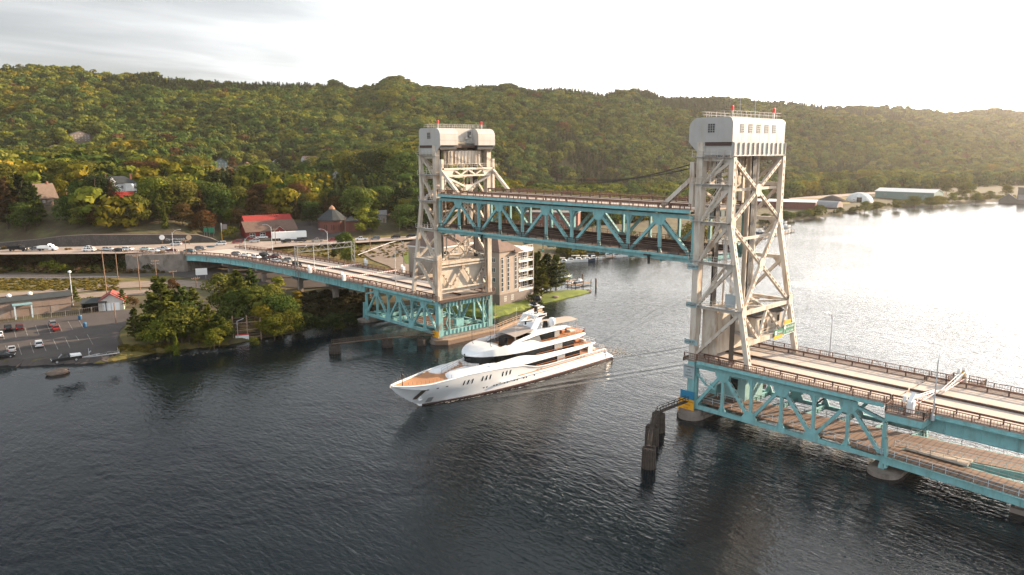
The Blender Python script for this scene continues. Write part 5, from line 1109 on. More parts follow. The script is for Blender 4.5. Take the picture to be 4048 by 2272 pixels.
sheet_poly('gravel_track', PZ(3.2, (-40, 771), (0, 768), (120, 759), (250, 749), (380, 742), (400, 733), (380, 730), (250, 737), (120, 748), (0, 758), (-40, 762)), GRAV, lift=.2, label='second gravel strip behind the long grey building')
lot = sheet_poly('parking_lot', PZ(2.6, (-60, 815), (0, 812), (120, 803), (200, 795), (300, 784), (350, 783), (330, 800), (300, 830), (296, 850), (310, 872), (300, 886), (200, 903), (100, 914.5), (0, 925), (-60, 931)), ASPH, lift=.16, label='asphalt parking lot by the water')
mb = MB()
for a, b in (((-10, 826), (-5, 839)), ((9, 840), (10, 843)), ((6, 829), (10, 848)), ((35, 827), (40, 845)), ((62, 822), (69, 840)), ((89, 818), (98, 838)), ((118, 815), (128, 835)), ((147, 814), (156, 831)), ((171, 809), (183, 827)), ((199, 807), (210, 824)), ((13, 862), (17, 876)), ((44, 858), (53, 882)), ((75, 855), (84, 878)), ((104, 851), (115, 874)), ((133, 848), (145, 870)), ((163, 844), (175, 866)), ((190, 840), (197, 849)), ((219, 837), (233, 859))):
    p, q = atz(*a, 2.6), atz(*b, 2.6); p[2] = gz(p[0], p[1]) + .2; q[2] = gz(q[0], q[1]) + .2; d = Vector(q - p).normalized(); n = Vector((-d.y, d.x, 0)) * .07
    mb.poly([Vector(p) - n, Vector(q) - n, Vector(q) + n, Vector(p) + n])
o = mb.build('parking_marking', mat('road_paint', (.24, .22, .20), .85, var=.35)); tag(o, 'worn white bay lines on the parking lot', kind='structure')
sheet_poly('shore_grass', PZ(1.4, (-60, 936), (0, 930), (100, 919), (200, 907), (300, 888), (312, 870), (300, 848), (330, 815), (420, 800), (560, 800), (600, 830), (560, 872), (480, 880), (420, 888), (300, 914), (200, 930), (100, 935.5), (0, 942.5), (-60, 950)), DRY, lift=.14, label='strip of sunlit grass along the water edge')
sheet_poly('verge_grass', PZ(3.6, (-60, 741), (0, 737), (100, 730), (200, 721), (330, 710), (440, 705), (470, 700), (420, 695), (300, 700), (150, 703), (0, 701.5), (-60, 700)), DRY, lift=.16, label='dry grass strip between the lane and the gravel')
sheet_poly('lawn', [(28, 89.5), (36, 89.5), (46, 93), (56, 97.5), (61, 100), (70, 110), (74, 120), (60, 128), (40, 128), (24, 120), (20, 100), (22, 92)], LAWN, lift=.2, label='green lawn around the beige condominium', z=None)
sheet_poly('grass_slope', PZ(8, (690, 640), (760, 648), (860, 662), (1000, 668), (1060, 655), (1080, 620), (1050, 604), (900, 614), (760, 619)), DRY, lift=.15, label='tall yellow grass between the viaduct and the street')
sheet_poly('park_drive', PZ(5, (905, 650), (960, 640), (1010, 637), (1080, 630), (1080, 638), (1030, 645), (1010, 655), (1060, 690), (1030, 700), (980, 672), (940, 662)), GRAV, lift=.35, label='curving pale drive in the park behind the viaduct')
sheet_poly('park_lawn', PZ(5, (1012, 652), (1080, 641), (1090, 668), (1020, 668)), LAWN, lift=.4, label='bright lawn patch inside the curving drive')
sheet_poly('far_road', PZ(5.2, (1985, 497), (2080, 492), (2200, 482), (2290, 467), (2420, 449), (2580, 443), (2580, 446), (2420, 454), (2300, 472), (2210, 487), (2080, 498), (1985, 502)), CONCR, lift=.5, label='pale road along the far shore below the wooded hill', sub=12)
sheet_poly('far_field', PZ(4.6, (1985, 503), (2080, 499), (2130, 496), (2140, 510), (2060, 517), (1985, 512)), mat('far_grass', (.20, .15, .04), .95, var=.25), lift=.4, label='dry yellow field behind the curved-roof shed', sub=12)
# spit with dock at the marina
pts = [(60, 100), (68, 100), (76, 101), (84, 101.5), (89, 103.2), (88, 105.5), (82, 107.5), (74, 112), (70, 122), (60, 130), (52, 118)]
c0 = Vector((66, 110, 0)); mb = MB(); ring = [[(c0.x + (p[0] - c0.x) * k, c0.y + (p[1] - c0.y) * k, z) for p in pts] for k, z in ((1.04, -1.2), (1.0, .25), (.9, .8), (.6, 1.3))]
mb.grid(ring, close=True); mb.poly(ring[-1]); o = mb.build('grassy_spit', LAWN, smooth=True); tag(o, 'low green spit reaching into the marina water', kind='structure')
def rock(P, s, label):
    bm = bmesh.new(); bmesh.ops.create_icosphere(bm, subdivisions=3, radius=1)
    for v in bm.verts: v.co *= 1 + .35 * (float(vnoise(np.array([v.co.x * 1.7 + P[0]]), np.array([v.co.y * 1.7 + v.co.z * 2.1]))[0]) - .5); v.co.x *= s[0]; v.co.y *= s[1]; v.co.z *= s[2]
    me = bpy.data.meshes.new('boulder'); bm.to_mesh(me); bm.free(); me.materials.append(mat('boulder_stone', (.17, .13, .105), .9, var=.3, vscale=1.5)); o = bpy.data.objects.new('boulder', me); COL.objects.link(o); o.location = P; tag(o, label, 'boulder')
rock((*atz(144, 940, 0)[:2], .3), (2.6, 1.4, .9), 'large brown boulder in the shallows off the parking lot'); rock((88.6, 103.6, .3), (1.2, .8, .6), 'dark boulder at the tip of the grassy spit'); rock((68, 101.5, .9), (1.5, .9, .7), 'pale boulder on the spit lawn')

# ------------------------------------------------------------------ walls, abutment, fences
STONE = mat('wall_stone', (.085, .072, .066), .9, var=.35, vscale=1.8, col2=(.045, .04, .035), amt=.5, scale2=.3)
t = thing('retaining_wall', 'long grey stone retaining wall with the town name behind the shore road', 'wall', tuple(atz(300, 617, 11)))
wl = [(-60, 622, 1.2), (0, 621.5, 1.9), (90, 620.5, 3.2), (160, 619.5, 4.6), (230, 618, 5.0), (310, 616, 4.6), (375, 614, 4.3), (450, 611.5, 4.0), (500, 609.5, 3.4), (530, 608.5, 1.8), (548, 608, .3)]
mb = MB(); fr = [atz(x, y, 11.0) for x, y, h in wl]
mb.grid([[(p[0], p[1], 10.4), (p[0], p[1], 11 + h), (p[0] + .6, p[1] + .75, 11 + h + .02), (p[0] + .6, p[1] + .75, 10.4)] for p, (x, y, h) in zip(fr, wl)], close=True); mb.build('wall_face', STONE, t)
mb = MB()
for (p, (x, y, h)), (q, (x2, y2, h2)) in zip(list(zip(fr, wl)), list(zip(fr, wl))[1:]): mb.bar((p[0] + .2, p[1] + .25, 11 + h + .1), (q[0] + .2, q[1] + .25, 11 + h2 + .1), 1.0, .2)
mb.build('coping', mat('coping_stone', (.22, .18, .155), .9, var=.2), t)
SIGNW2 = mat('letter_white', (.75, .74, .72), .6, var=0)
a, b_ = Vector(atz(405, 605, 13)), Vector(atz(478, 602.5, 13)); n_ = Vector(((b_ - a).y, -(b_ - a).x, 0)).normalized()
c_ = atz(442, 611.8, 11.0); text('City of Hancock', 1.25, (c_[0] + n_.x * .25, c_[1] + n_.y * .25, 13.0), face_rot((n_.x, n_.y)), SIGNW2, t, ext=.04)
for x, nm, m in ((410, 'white disc emblem sign on a post before the stone wall', SIGNW2), (477, 'tan disc emblem sign on a post before the stone wall', mat('disc_tan', (.45, .33, .22), .6, var=.1))):
    p = Vector(atz(x, 613.6, 11.1)) + n_ * 1.5; s_ = thing('emblem_sign', nm, 'sign', tuple(p)); mb = MB(); mb.bx(p.x - .15, p.x + .15, p.y - .15, p.y + .15, 11, 13.2); mb.build('post', TIMBER, s_); mb = MB(); mb.tube(Vector((p.x, p.y, 14.3)) - n_ * .1, Vector((p.x, p.y, 14.3)) + n_ * .1, 1.15, 20); mb.build('disc', m, s_)
t = thing('abutment', 'ribbed concrete abutment where the viaduct meets the bank', 'abutment', (-20, 232, 3))
mb = MB(); mb.prism([(-12.6, 238.6, 3), (-13.2, 235.2, 3), (-31, 250, 3), (-31, 252, 3)], (0, 0, 8.2)); mb.build('wing_wall', CONC, t)
mb = MB(); mb.prism([(-12.5, 235.0, 2.5), (18, 243, 2.5), (18, 244.5, 2.5), (-12.5, 237.2, 2.5)], (0, 0, 8.3)); mb.build('back_wall', CONC, t)
mb = MB(); mb.bx(-14.0, -12.4, 234.4, 236.4, 3, 12.4); mb.build('end_pilaster', CONC, t)
railing_t = thing('road_railing', 'pale steel railing along the edge of the shore road', 'railing', (-30, 250, 11)); pts_ = [tuple(atz(x, y, 11.1)) for x, y in ((400, 638.3), (360, 637.2), (310, 636.6))]; railing(railing_t, [(-13.6, 236.6, 11.25)] + pts_, m=mat('pale_railing', (.36, .25, .2), .7), picket=.8, name='railing_frame')
def fence(label, ps, z, h, m, name='chain_fence'):
    t = thing(name, label, 'fence', (*atz(*ps[0], z)[:2], z)); pp = [atz(x, y, z) for x, y in ps]; pp = [(p[0], p[1], gz(p[0], p[1])) for p in pp]
    mb = MB(); [mb.bar((a[0], a[1], a[2] + h), (b[0], b[1], b[2] + h), .06, .06) for a, b in zip(pp, pp[1:])]
    for a, b in zip(pp, pp[1:]):
        a, b = Vector(a), Vector(b); n = max(1, int((b - a).length / .5))
        for i in range(n): p = a.lerp(b, i / n); mb.bar(p, p + Vector((0, 0, h)), .03, .03)
    mb.build('mesh_panel', m, t)
    for a, b in zip(pp, pp[1:]):
        a, b = Vector(a), Vector(b); n = max(1, round((b - a).length / 4))
        for i in range(n + 1 if b == Vector(pp[-1]) else n): p = a.lerp(b, i / n); mb = MB(); mb.tube(p, p + Vector((0, 0, h + .1)), .06, 6); mb.build('post', m, t)
FEN = mat('fence_grey', (.25, .22, .2), .7, var=.1)
fence('grey chain-link fence in front of the long grey building', ((-20, 812), (60, 806), (130, 800), (200, 792), (262, 784)), 2.8, 1.8, FEN)
def guardrail(label, ps, z, h=.75):
    t = thing('guard_rail', label, 'guard rail', (*atz(*ps[0], z)[:2], z)); pp = [atz(x, y, z) for x, y in ps]; pp = [Vector((p[0], p[1], gz(p[0], p[1]) + .2)) for p in pp]
    mb = MB(); [mb.bar(a + Vector((0, 0, h)), b + Vector((0, 0, h)), .08, .32) for a, b in zip(pp, pp[1:])]; mb.build('beam', GREYM, t)
    for a, b in zip(pp, pp[1:]):
        n = max(1, round((b - a).length / 5))
        for i in range(n): p = a.lerp(b, i / n); mb = MB(); mb.box(p + Vector((0, 0, h / 2 - .2)), (.18, .18, h + .3)); mb.build('post', TIMBER, t)
guardrail('low steel guard rail between the lane and the grass strip', ((-40, 701), (0, 701.8), (150, 703.2), (300, 700.5)), 3.9)
guardrail('pale guard rail climbing beside the street behind the far tower', ((900, 634), (980, 618), (1050, 607), (1090, 602)), 9.0)

# ------------------------------------------------------------------ poles, lamps, gantry, gates
WOODP = mat('pole_wood', (.23, .14, .09), .85, var=.25, vscale=1.2, coord='obj'); LAMPM = mat('lamp_grey', (.50, .52, .54), .4, metal=.4, var=.05)
def upz(P, ytop):
    """height at which a plumb line over P shows at photo row ytop"""
    lo, hi = P[2], P[2] + 60
    for _ in range(40):
        mid = (lo + hi) / 2
        if proj((P[0], P[1], mid))[1] > ytop: lo = mid
        else: hi = mid
    return lo
def pole(base, ytop, label, arms=0, z=None, lean=0.0, lamp=False, m=None):
    x, y = base; P = at_ground(x, y) if z is None else tuple(atz(x, y, z)); h = max(upz(P, ytop) - P[2], 3)
    t = thing('utility_pole', label, 'utility pole', P, group='timber utility poles'); mb = MB(); q = (lean * h, 0, h); mb.tube((0, 0, -.6), q, .2, 8, r2=.13); mb.build('shaft', m or WOODP, t, local=True); r = Matrix.Rotation(-math.atan2(P[0] - CAM[0], P[1] - CAM[1]), 3, 'Z')
    for k in range(arms):
        zz = h - .5 - k * 1.1; d = r @ Vector((1.4, .5, 0)); mb = MB(); mb.bar(Vector((lean * h, 0, zz)) - d, Vector((lean * h, 0, zz)) + d, .14, .16); mb.build('crossarm', WOODP, t, local=True)
        for u in (-.95, -.5, .5, .95):
            mb = MB(); p = Vector((lean * h, 0, zz + .08)) + d * u; mb.lathe(p, [(.05, 0), (.09, .1), (.06, .25)], 6); mb.build('insulator', GREYM, t, local=True)
    if lamp:
        mb = MB(); mb.lathe((q[0], 0, h - .05), [(.1, 0), (.5, .15), (.55, .5), (.3, .75), (.05, .8)], 10); mb.build('lamp_globe', SIGNW2, t, local=True)
    return t
POLES = {}
for base, yt_, lab, arms, lamp, lean in (((184, 769), 686, 'pale steel pole with a round lamp by the small pine', 0, True, 0), ((270, 747), 630, 'tall bare timber pole behind the red-roofed garage', 0, False, -.02), ((297, 704), 634, 'bare timber pole standing in the dry grass strip', 0, False, 0), ((353, 732), 640, 'tall timber pole beside the gravel track before the pines', 1, False, 0),
    ((369, 677), 627, 'timber pole against the dark end of the bank', 0, False, 0), ((394, 702), 653, 'crossarm pole in front of the concrete wing wall', 2, False, 0), ((437, 709), 680, 'short crossarm pole rising above the pine clump', 1, False, 0), ((472, 681), 602, 'tall timber pole before the start of the teal viaduct', 1, False, 0), ((494, 724), 697, 'crossarm pole in the shaded junction under the viaduct', 1, False, 0),
    ((561, 789), 733, 'crossarm pole between the two pine clumps', 1, False, 0), ((292, 816), 762, 'thin dark pole at the edge of the parking lot', 0, False, 0), ((694, 619), 574, 'timber pole beside the white trailer', 1, False, 0), ((869, 590), 545, 'timber pole at the corner of the round brick building', 0, False, 0), ((932, 634), 590, 'timber pole in the tall yellow grass', 0, False, 0), ((1005, 582), 524, 'timber pole with wires near the far tower', 1, False, 0), ((994, 566), 522, 'second timber pole behind the street near the far tower', 0, False, 0),
    ((170, 511), 466, 'timber pole beside the carport', 0, False, 0), ((577, 566), 531, 'timber pole in the bright bush above the junction', 1, False, 0), ((632, 420), 415, 'short pole behind the long green roof', 0, False, 0), ((2158, 478), 460, 'far pole by the low yellow field', 1, False, 0), ((2067, 494), 468, 'far pole beside the dark gravel pile', 1, False, 0), ((2388, 443), 426, 'far pole beside the shore road', 1, False, 0)):
    POLES[base] = pole(base, yt_, lab, arms, lean=lean, lamp=lamp, m=LAMPM if lamp else None)
def wire(a, b, sag, label):
    mb = MB(); a, b = Vector(a), Vector(b); pts = [a.lerp(b, i / 14) - Vector((0, 0, sag * 4 * (i / 14) * (1 - i / 14))) for i in range(15)]; mb.path(pts, .035, 4); o = mb.build('overhead_wire', BLACK); tag(o, label, 'wire', 'overhead wires')
def tip(b): t = POLES[b]; return Vector(t.location) + Vector((0, 0, max((v[2] for v in [c for c in t.children][0].bound_box))) ) - Vector((0, 0, .4))
for a, b, l in (((394, 702), (437, 709), 'wire from the wing-wall pole to the pole above the pines'), ((437, 709), (494, 724), 'wire from the pole above the pines to the junction pole'), ((494, 724), (561, 789), 'wire from the junction pole to the pole between the clumps'), ((353, 732), (472, 681), 'wire from the gravel-track pole to the viaduct pole'), ((694, 619), (869, 590), 'wire from the trailer pole to the brick-building pole'), ((869, 590), (1005, 582), 'wire from the brick-building pole towards the far tower'), ((2158, 478), (2067, 494), 'far wire from the field pole to the gravel-pile pole')): wire(tip(a), tip(b), 1.0, l)
def lamp(P, h, d, label, arm=2.6):
    t = thing('street_lamp', label, 'street lamp', P, group='street lamps along the bridge roads'); d = Vector((d[0], d[1], 0)).normalized()
    mb = MB(); mb.tube((0, 0, -.2), (0, 0, h), .14, 8, r2=.08); mb.lathe((0, 0, -.3), [(.3, 0), (.28, .9), (.16, 1.0)], 8); mb.build('shaft', LAMPM, t, local=True)
    mb = MB(); mb.path([Vector((0, 0, h - .8)), d * arm * .35 + Vector((0, 0, h + .5)), d * arm * .75 + Vector((0, 0, h + .95)), d * arm + Vector((0, 0, h + 1.0))], .06, 6); mb.build('arm', LAMPM, t, local=True)
    mb = MB(); c = d * (arm + .4) + Vector((0, 0, h + .97)); mb.bar(c - d * .5, c + d * .5, .34, .16); mb.build('lamp_head', LAMPM, t, local=True)
cr_ = lambda x, y: (math.cos(math.atan2(x - CAM[0], y - CAM[1])), -math.sin(math.atan2(x - CAM[0], y - CAM[1])))
lamp((-1.6, -45.6, 11.7), 9.5, (1, .15), 'street lamp on the nearer parapet just past the traffic gate')
lamp((19.9, -19.5, 12.1), 8.6, (-1, 0), 'street lamp on the farther parapet of the near approach')
for (x, y), z, h, sgn, lab in (((437, 638), 11, 9, 1, 'curved street lamp at the abutment end of the viaduct'), ((685, 626.5), 10.6, 10, -1, 'curved street lamp on the far side of the viaduct near the store'), ((826, 650), 8.5, 11.5, -1, 'curved street lamp beside the sign gantry'), ((791, 674.5), 12, 8.6, 1, 'straight street lamp on the nearer viaduct parapet by the first gate'), ((619, 651), 11.4, 8, 1, 'street lamp among the queued cars'), ((1016, 681), 9, 11, -1, 'curved street lamp behind the farther gate of the far approach'), ((996, 722), 12, 10.5, 1, 'tall white lamp on the far truss parapet')):
    P = tuple(atz(x, y, z)); c = cr_(P[0], P[1]); lamp(P, h, (c[0] * sgn, c[1] * sgn), lab, arm=2.6 if h != 8.6 else .8)
GANT = mat('gantry_grey', (.22, .22, .22), .5, metal=.3, var=.1)
t = thing('sign_gantry', 'grey lattice sign gantry spanning the far viaduct', 'gantry', (9, 158, 11))
for x in (-1.9, 20.8):
    for dy in (-1, 1):
        mb = MB(); mb.tube((x, 160 + dy, 6.5 if x > 5 else 8), (x, 160 + dy, 20.2), .16, 8); mb.build('upright', GANT, t)
    for k in range(5):
        mb = MB(); mb.bar((x, 159, 10 + k * 2), (x, 161, 12 + k * 2), .12, .12, up=(1, 0, 0)); mb.build('lacing', GANT, t)
for z in (18.2, 20.0):
    for dy in (-.9, .9):
        mb = MB(); mb.tube((-1.9, 160 + dy, z), (20.8, 160 + dy, z), .09, 6); mb.build('chord', GANT, t)
for k in range(14):
    a = -1.9 + k * 22.7 / 14; mb = MB(); mb.bar((a, 159.1, 18.2 if k % 2 else 20), (a + 22.7 / 14, 159.1, 20 if k % 2 else 18.2), .11, .11, up=(0, 1, 0)); mb.build('web_bar', GANT, t)
for x in (1, 6, 11, 16):
    mb = MB(); mb.bar((x, 158.6, 20.2), (x, 157.6, 20.5), .25, .15); mb.build('sign_light', SIGNW2, t)
STRIPE = wavemat('gate_stripes', (.8, .79, .77), (.5, .05, .04), .45, 'X', frac=.5)
def gate(x, y, d, label, ln=9.0, z=12.1, box=True, big=True):
    t = thing('traffic_gate', label, 'traffic gate', (x, y, z), group='closed traffic gates')
    mb = MB(); mb.box((x, y, z + 1.0), (.9, 1.0, 2.0)); mb.build('housing', WHITE, t); mb = MB(); mb.box((x - d * .1, y + .9, z + 2.1), (.7, .5, 1.0)); mb.build('signal_box', WHITE, t)
    if big:
        zr = lambda k: z + 1.0 + (1 - k) * 1.3
        for yy in (-.25, .25):
            mb = MB(); mb.bar((x + d * .6, y + yy, z + 1.0), (x + d * ln, y + yy, z + 1.0), .14, .14); mb.build('arm_chord', STRIPE, t)
            mb = MB(); mb.bar((x + d * .6, y + yy, z + 2.3), (x + d * ln, y + yy, z + 1.15), .1, .1); mb.build('arm_stay', WHITE, t)
        for k in range(9):
            a = x + d * (.6 + (ln - .6) * k / 9); b = x + d * (.6 + (ln - .6) * (k + 1) / 9); mb = MB(); mb.bar((a, y, zr(k / 9)), (b, y, z + 1.0), .09, .09, up=(0, 1, 0)); mb.build('web_bar', WHITE, t)
        mb = MB(); mb.prism([(x - d * .9, y - .3, z + 2.0), (x + d * .9, y - .3, z + 3.1), (x + d * .9, y - .3, z + 2.6), (x - d * .9, y - .3, z + 1.5)], (0, .6, 0)); mb.build('counter_arm', WHITE, t)
        mb = MB(); mb.box((x + d * .8, y, z + 1.6), (.5, .35, 1.4)); mb.build('amber_guard', mat('amber_paint', (.6, .32, .05), .6), t)
    else:
        mb = MB(); mb.bar((x + d * .5, y, z + 1.1), (x + d * ln, y, z + 1.1), .14, .3); mb.build('arm', STRIPE, t)
        mb = MB()
        for k in range(9): mb.bar((x + d * (1 + k), y, z + 1.0), (x + d * (1 + k), y, z + .5), .05, .05)
        mb.build('arm_fringe', STRIPE, t)
gate(-2.4, -42.6, 1, 'white traffic gate on the nearer parapet of the near approach with its arm lowered', 11.4); gate(20.4, -43.4, -1, 'white traffic gate on the farther parapet of the near approach', 10.8)
t = thing('gate_platform', 'railed platform that carries the nearer gate of near approach', 'platform', (-2.4, -42.6, 11)); mb = MB(); mb.bx(-4.2, -1.2, -45.2, -39.4, 11.6, 11.95); mb.build('floor', WALK, t); mb = MB(); mb.bx(-4.2, -.4, -45.1, -39.5, 10.5, 11.59); mb.build('bracket', TEAL, t); railing(t, [(-1.2, -39.5, 11.95), (-4.1, -39.5, 11.95), (-4.1, -45.1, 11.95), (-1.2, -45.1, 11.95)], picket=.35)
t = thing('gate_platform', 'railed platform behind the farther gate of near approach', 'platform', (21, -43.4, 11)); mb = MB(); mb.bx(19.6, 22.6, -46.4, -41, 11.6, 11.95); mb.build('floor', WALK, t); railing(t, [(19.7, -41.1, 11.95), (22.5, -41.1, 11.95), (22.5, -46.3, 11.95), (19.7, -46.3, 11.95)], picket=.35)
gate(-2.0, 128.3, 1, 'white gate on the nearer parapet of the far approach close to the truss', 11.5, big=False); gate(21.0, 128.3, -1, 'white gate with bent cover on the farther parapet of the far approach', 10.5, big=False)
gate(-1.9, 150.5, 1, 'white gate on the nearer parapet beside the straight lamp', 11.2, big=False, z=12); gate(20.4, 150.5, -1, 'white gate beyond the viaduct facing the park', 10.0, big=False, z=12)

# ------------------------------------------------------------------ buildings
def hmat(n, c, **k): return mat('wall_' + n, c, .8, var=.08, vscale=.8, col2=tuple(q * .6 for q in c), amt=.35, scale2=.4, streak=.4, **k)
def rmat(n, c): return mat('roof_' + n, c, .85, var=.18, vscale=.9)
TRIM = mat('house_trim', (.68, .67, .65), .6, var=.03)
def win(t, x, y, z, w, h, face, frame=True, m=None):
    """window part with its frame; face: 'f' towards -y, 'r' towards +x, 'l' towards -x (local)"""
    mb = MB(); fb = MB(); e = .04
    if face == 'f':
        mb.bx(x - w / 2, x + w / 2, y - e, y, z - h / 2, z + h / 2)
        for a in (-1, 0, 1): fb.bx(x + a * w / 2 - .05, x + a * w / 2 + .05, y - e * 2.2, y - e * 1.05, z - h / 2, z + h / 2)
        for a in (-1, 0, 1): fb.bx(x - w / 2 - .08, x + w / 2 + .08, y - e * 2, y - e * 1.1, z + a * h / 2 - .05, z + a * h / 2 + .05)
    else:
        s = 1 if face == 'r' else -1
        mb.bx(min(x, x + s * e), max(x, x + s * e), y - w / 2, y + w / 2, z - h / 2, z + h / 2)
        for a in (-1, 0, 1): fb.bx(x + s * e * 1.05, x + s * e * 2.2, y + a * w / 2 - .05, y + a * w / 2 + .05, z - h / 2, z + h / 2)
        for a in (-1, 1): fb.bx(x + s * e * 1.1, x + s * e * 2, y - w / 2 - .08, y + w / 2 + .08, z + a * h / 2 - .05, z + a * h / 2 + .05)
    o = mb.build('window', m or DKGLASS, t, local=True)
    if frame: fb.build('frame', TRIM, o, local=True)
def gable(t, x0, x1, y0, y1, z0, h, rh, wall, roof, axis='x', over=.45, th=.22, wn='wall', rn='roof'):
    """house volume with a pitched roof; axis = direction of the ridge"""
    mb = MB()
    if axis == 'x':
        ym = (y0 + y1) / 2; mb.prism([(x0, y0, z0 - 2), (x0, y1, z0 - 2), (x0, y1, z0 + h), (x0, ym, z0 + h + rh), (x0, y0, z0 + h)], (x1 - x0, 0, 0)); mb.build(wn, wall, t, local=True)
        k = rh / (ym - y0); rb = MB()
        for s, ye in ((-1, y0), (1, y1)): rb.prism([(x0 - over, ym, z0 + h + rh + .02), (x0 - over, ye + s * over, z0 + h - over * k + .02), (x0 - over, ye + s * over, z0 + h - over * k + th), (x0 - over, ym, z0 + h + rh + th + .03)], (x1 - x0 + 2 * over, 0, 0))
    else:
        xm = (x0 + x1) / 2; mb.prism([(x0, y0, z0 - 2), (x1, y0, z0 - 2), (x1, y0, z0 + h), (xm, y0, z0 + h + rh), (x0, y0, z0 + h)], (0, y1 - y0, 0)); mb.build(wn, wall, t, local=True)
        k = rh / (xm - x0); rb = MB()
        for s, xe in ((-1, x0), (1, x1)): rb.prism([(xm, y0 - over, z0 + h + rh + .02), (xe + s * over, y0 - over, z0 + h - over * k + .02), (xe + s * over, y0 - over, z0 + h - over * k + th), (xm, y0 - over, z0 + h + rh + th + .03)], (0, y1 - y0 + 2 * over, 0))
    rb.build(rn, roof, t, local=True)
def hip(t, x0, x1, y0, y1, z, rh, roof, over=.5, inset=None, rn='roof'):
    a, b, c, d = x0 - over, x1 + over, y0 - over, y1 + over; i = inset if inset is not None else min(b - a, d - c) / 2
    mb = MB(); base = [(a, c, z), (b, c, z), (b, d, z), (a, d, z)]; top = [(a + i, c + i, z + rh), (b - i, c + i, z + rh), (b - i, d - i, z + rh), (a + i, d - i, z + rh)]
    mb.grid([base, [(p[0], p[1], z + .25) for p in base], top], close=True); mb.poly(top); mb.poly(base); mb.build(rn, roof, t, local=True)
def place(name, px, py, label, cat='house', turn=0, group=None, P=None):
    P = P or at_ground(px, py); az = math.atan2(P[0] - CAM[0], P[1] - CAM[1]); d = math.hypot(P[0] - CAM[0], P[1] - CAM[1]) * math.cos(az - YAW)
    CLEAR.append((P[0], P[1], 7.0)); return thing(name, label, cat, P, rz=-az + R(turn), group=group), d / 1904
CLEAR = []
HG = 'houses on the wooded slope'
def cottage(px, py, wpx, h, rh, wall, roof, label, axis='x', dep=8, turn=0, storeys=1, wing=None, chim=False, porch=False):
    t, k = place('house', px, py, label, 'house', turn, HG); w = wpx * k; CLEAR[-1] = (CLEAR[-1][0], CLEAR[-1][1], w * .5 + 3)
    gable(t, -w / 2, w / 2, 0, dep, 0, h, rh, wall, roof, axis)
    for s in range(storeys):
        z = h * (s + .55) / storeys; n = max(2, int(w / 3.2))
        for i in range(n):
            if s == 0 and i == n // 2: continue
            win(t, -w / 2 + w * (i + .5) / n, 0, z, 1.0, 1.25, 'f')
        win(t, w / 2, dep * .35, z, 1.0, 1.25, 'r'); win(t, w / 2, dep * .7, z, 1.0, 1.25, 'r'); win(t, -w / 2, dep * .5, z, 1.0, 1.25, 'l')
    if axis == 'y': win(t, 0, 0, h + rh * .35, .9, 1.1, 'f')
    n = max(2, int(w / 3.2)); mb = MB(); x = -w / 2 + w * (n // 2 + .5) / n; mb.bx(x - .5, x + .5, -.06, 0, 0, 2.1); mb.build('door', hmat('door', (.2, .12, .08)), t, local=True)
    if wing:
        wx0, wx1, wy, wh, wrh = wing; gable(t, wx0 * w, wx1 * w, -wy, .5, 0, wh, wrh, wall, roof, 'y', wn='wing_wall', rn='wing_roof'); win(t, (wx0 + wx1) / 2 * w, -wy, wh * .5, 1.2, 1.2, 'f')
    if chim:
        mb = MB(); mb.bx(w * .2, w * .2 + .8, dep * .5 - .4, dep * .5 + .4, h, h + rh + 1.2); mb.build('chimney', hmat('brick', (.22, .09, .06)), t, local=True)
    if porch:
        mb = MB(); mb.bx(-w / 2, w / 2, -2.0, .0, h * .52, h * .52 + .2); mb.build('porch_roof', roof, t, local=True)
        for i in range(4):
            mb = MB(); mb.bx(-w / 2 + .1 + i * (w - .35) / 3, -w / 2 + .25 + i * (w - .35) / 3, -1.9, -1.75, 0, h * .52); mb.build('porch_post', TRIM, t, local=True)
    return t
wW, wG, wB, wT, wC = hmat('white', (.66, .66, .65)), hmat('grey', (.36, .37, .37)), hmat('brown', (.20, .13, .09)), hmat('sage', (.42, .46, .44)), hmat('cream', (.52, .46, .38))
rD, rT, rGn, rBr, rGy, rR = rmat('dark', (.035, .04, .042)), rmat('tan', (.28, .19, .14)), rmat('green', (.14, .25, .235)), rmat('brown', (.13, .08, .06)), rmat('grey', (.17, .16, .155)), rmat('red', (.27, .03, .025))
# white mansion with a scrolled dormer over a brick lower house
t, k = place('mansion', 305, 497, 'large white mansion with dark hipped roof and curved dormer', 'house', 8); CLEAR[-1] = (*CLEAR[-1][:2], 15)
mb = MB(); mb.bx(-9, 8, 0, 12, -3, 7.4); mb.build('wall', wW, t, local=True); hip(t, -9, 8, 0, 12, 7.4, 3.8, rD, inset=5.5)
mb = MB(); mb.lathe((4.2, -.4, 0), [(2.3, 0), (2.3, 7.2)], 10); mb.build('bay', wW, t, local=True); mb = MB(); mb.bx(4.0, 9.6, -3.0, 0, 2.2, 2.6); mb.bx(4.0, 9.6, -3.0, 0, -.6, -.3); mb.build('porch', TRIM, t, local=True)
for x in (4.3, 6, 7.7, 9.3):
    mb = MB(); mb.tube((x, -2.8, -.3), (x, -2.8, 2.2), .16, 8); mb.build('porch_column', TRIM, t, local=True)
mb = MB(); mb.prism([(-5.6, -.3, 7.2), (-5.2, -.3, 8.8), (-4.6, -.3, 9.2), (-4.4, -.3, 10.0), (-3.6, -.3, 10.8), (-2.8, -.3, 10.0), (-2.6, -.3, 9.2), (-2.0, -.3, 8.8), (-1.6, -.3, 7.2)], (0, 1.2, 0)); d_ = mb.build('dormer', wW, t, local=True); win(t, -3.6, -.3, 8.6, 1.1, 1.3, 'f')
for x in (-7.5, -5, -1.5, 1.0, 7.0):
    for z in (1.8, 5.4): win(t, x, 0, z, 1.0, 1.7, 'f')
for y in (3, 7): win(t, 8, y, 5.2, 1.0, 1.7, 'r'); win(t, 8, y, 1.8, 1.0, 1.7, 'r')
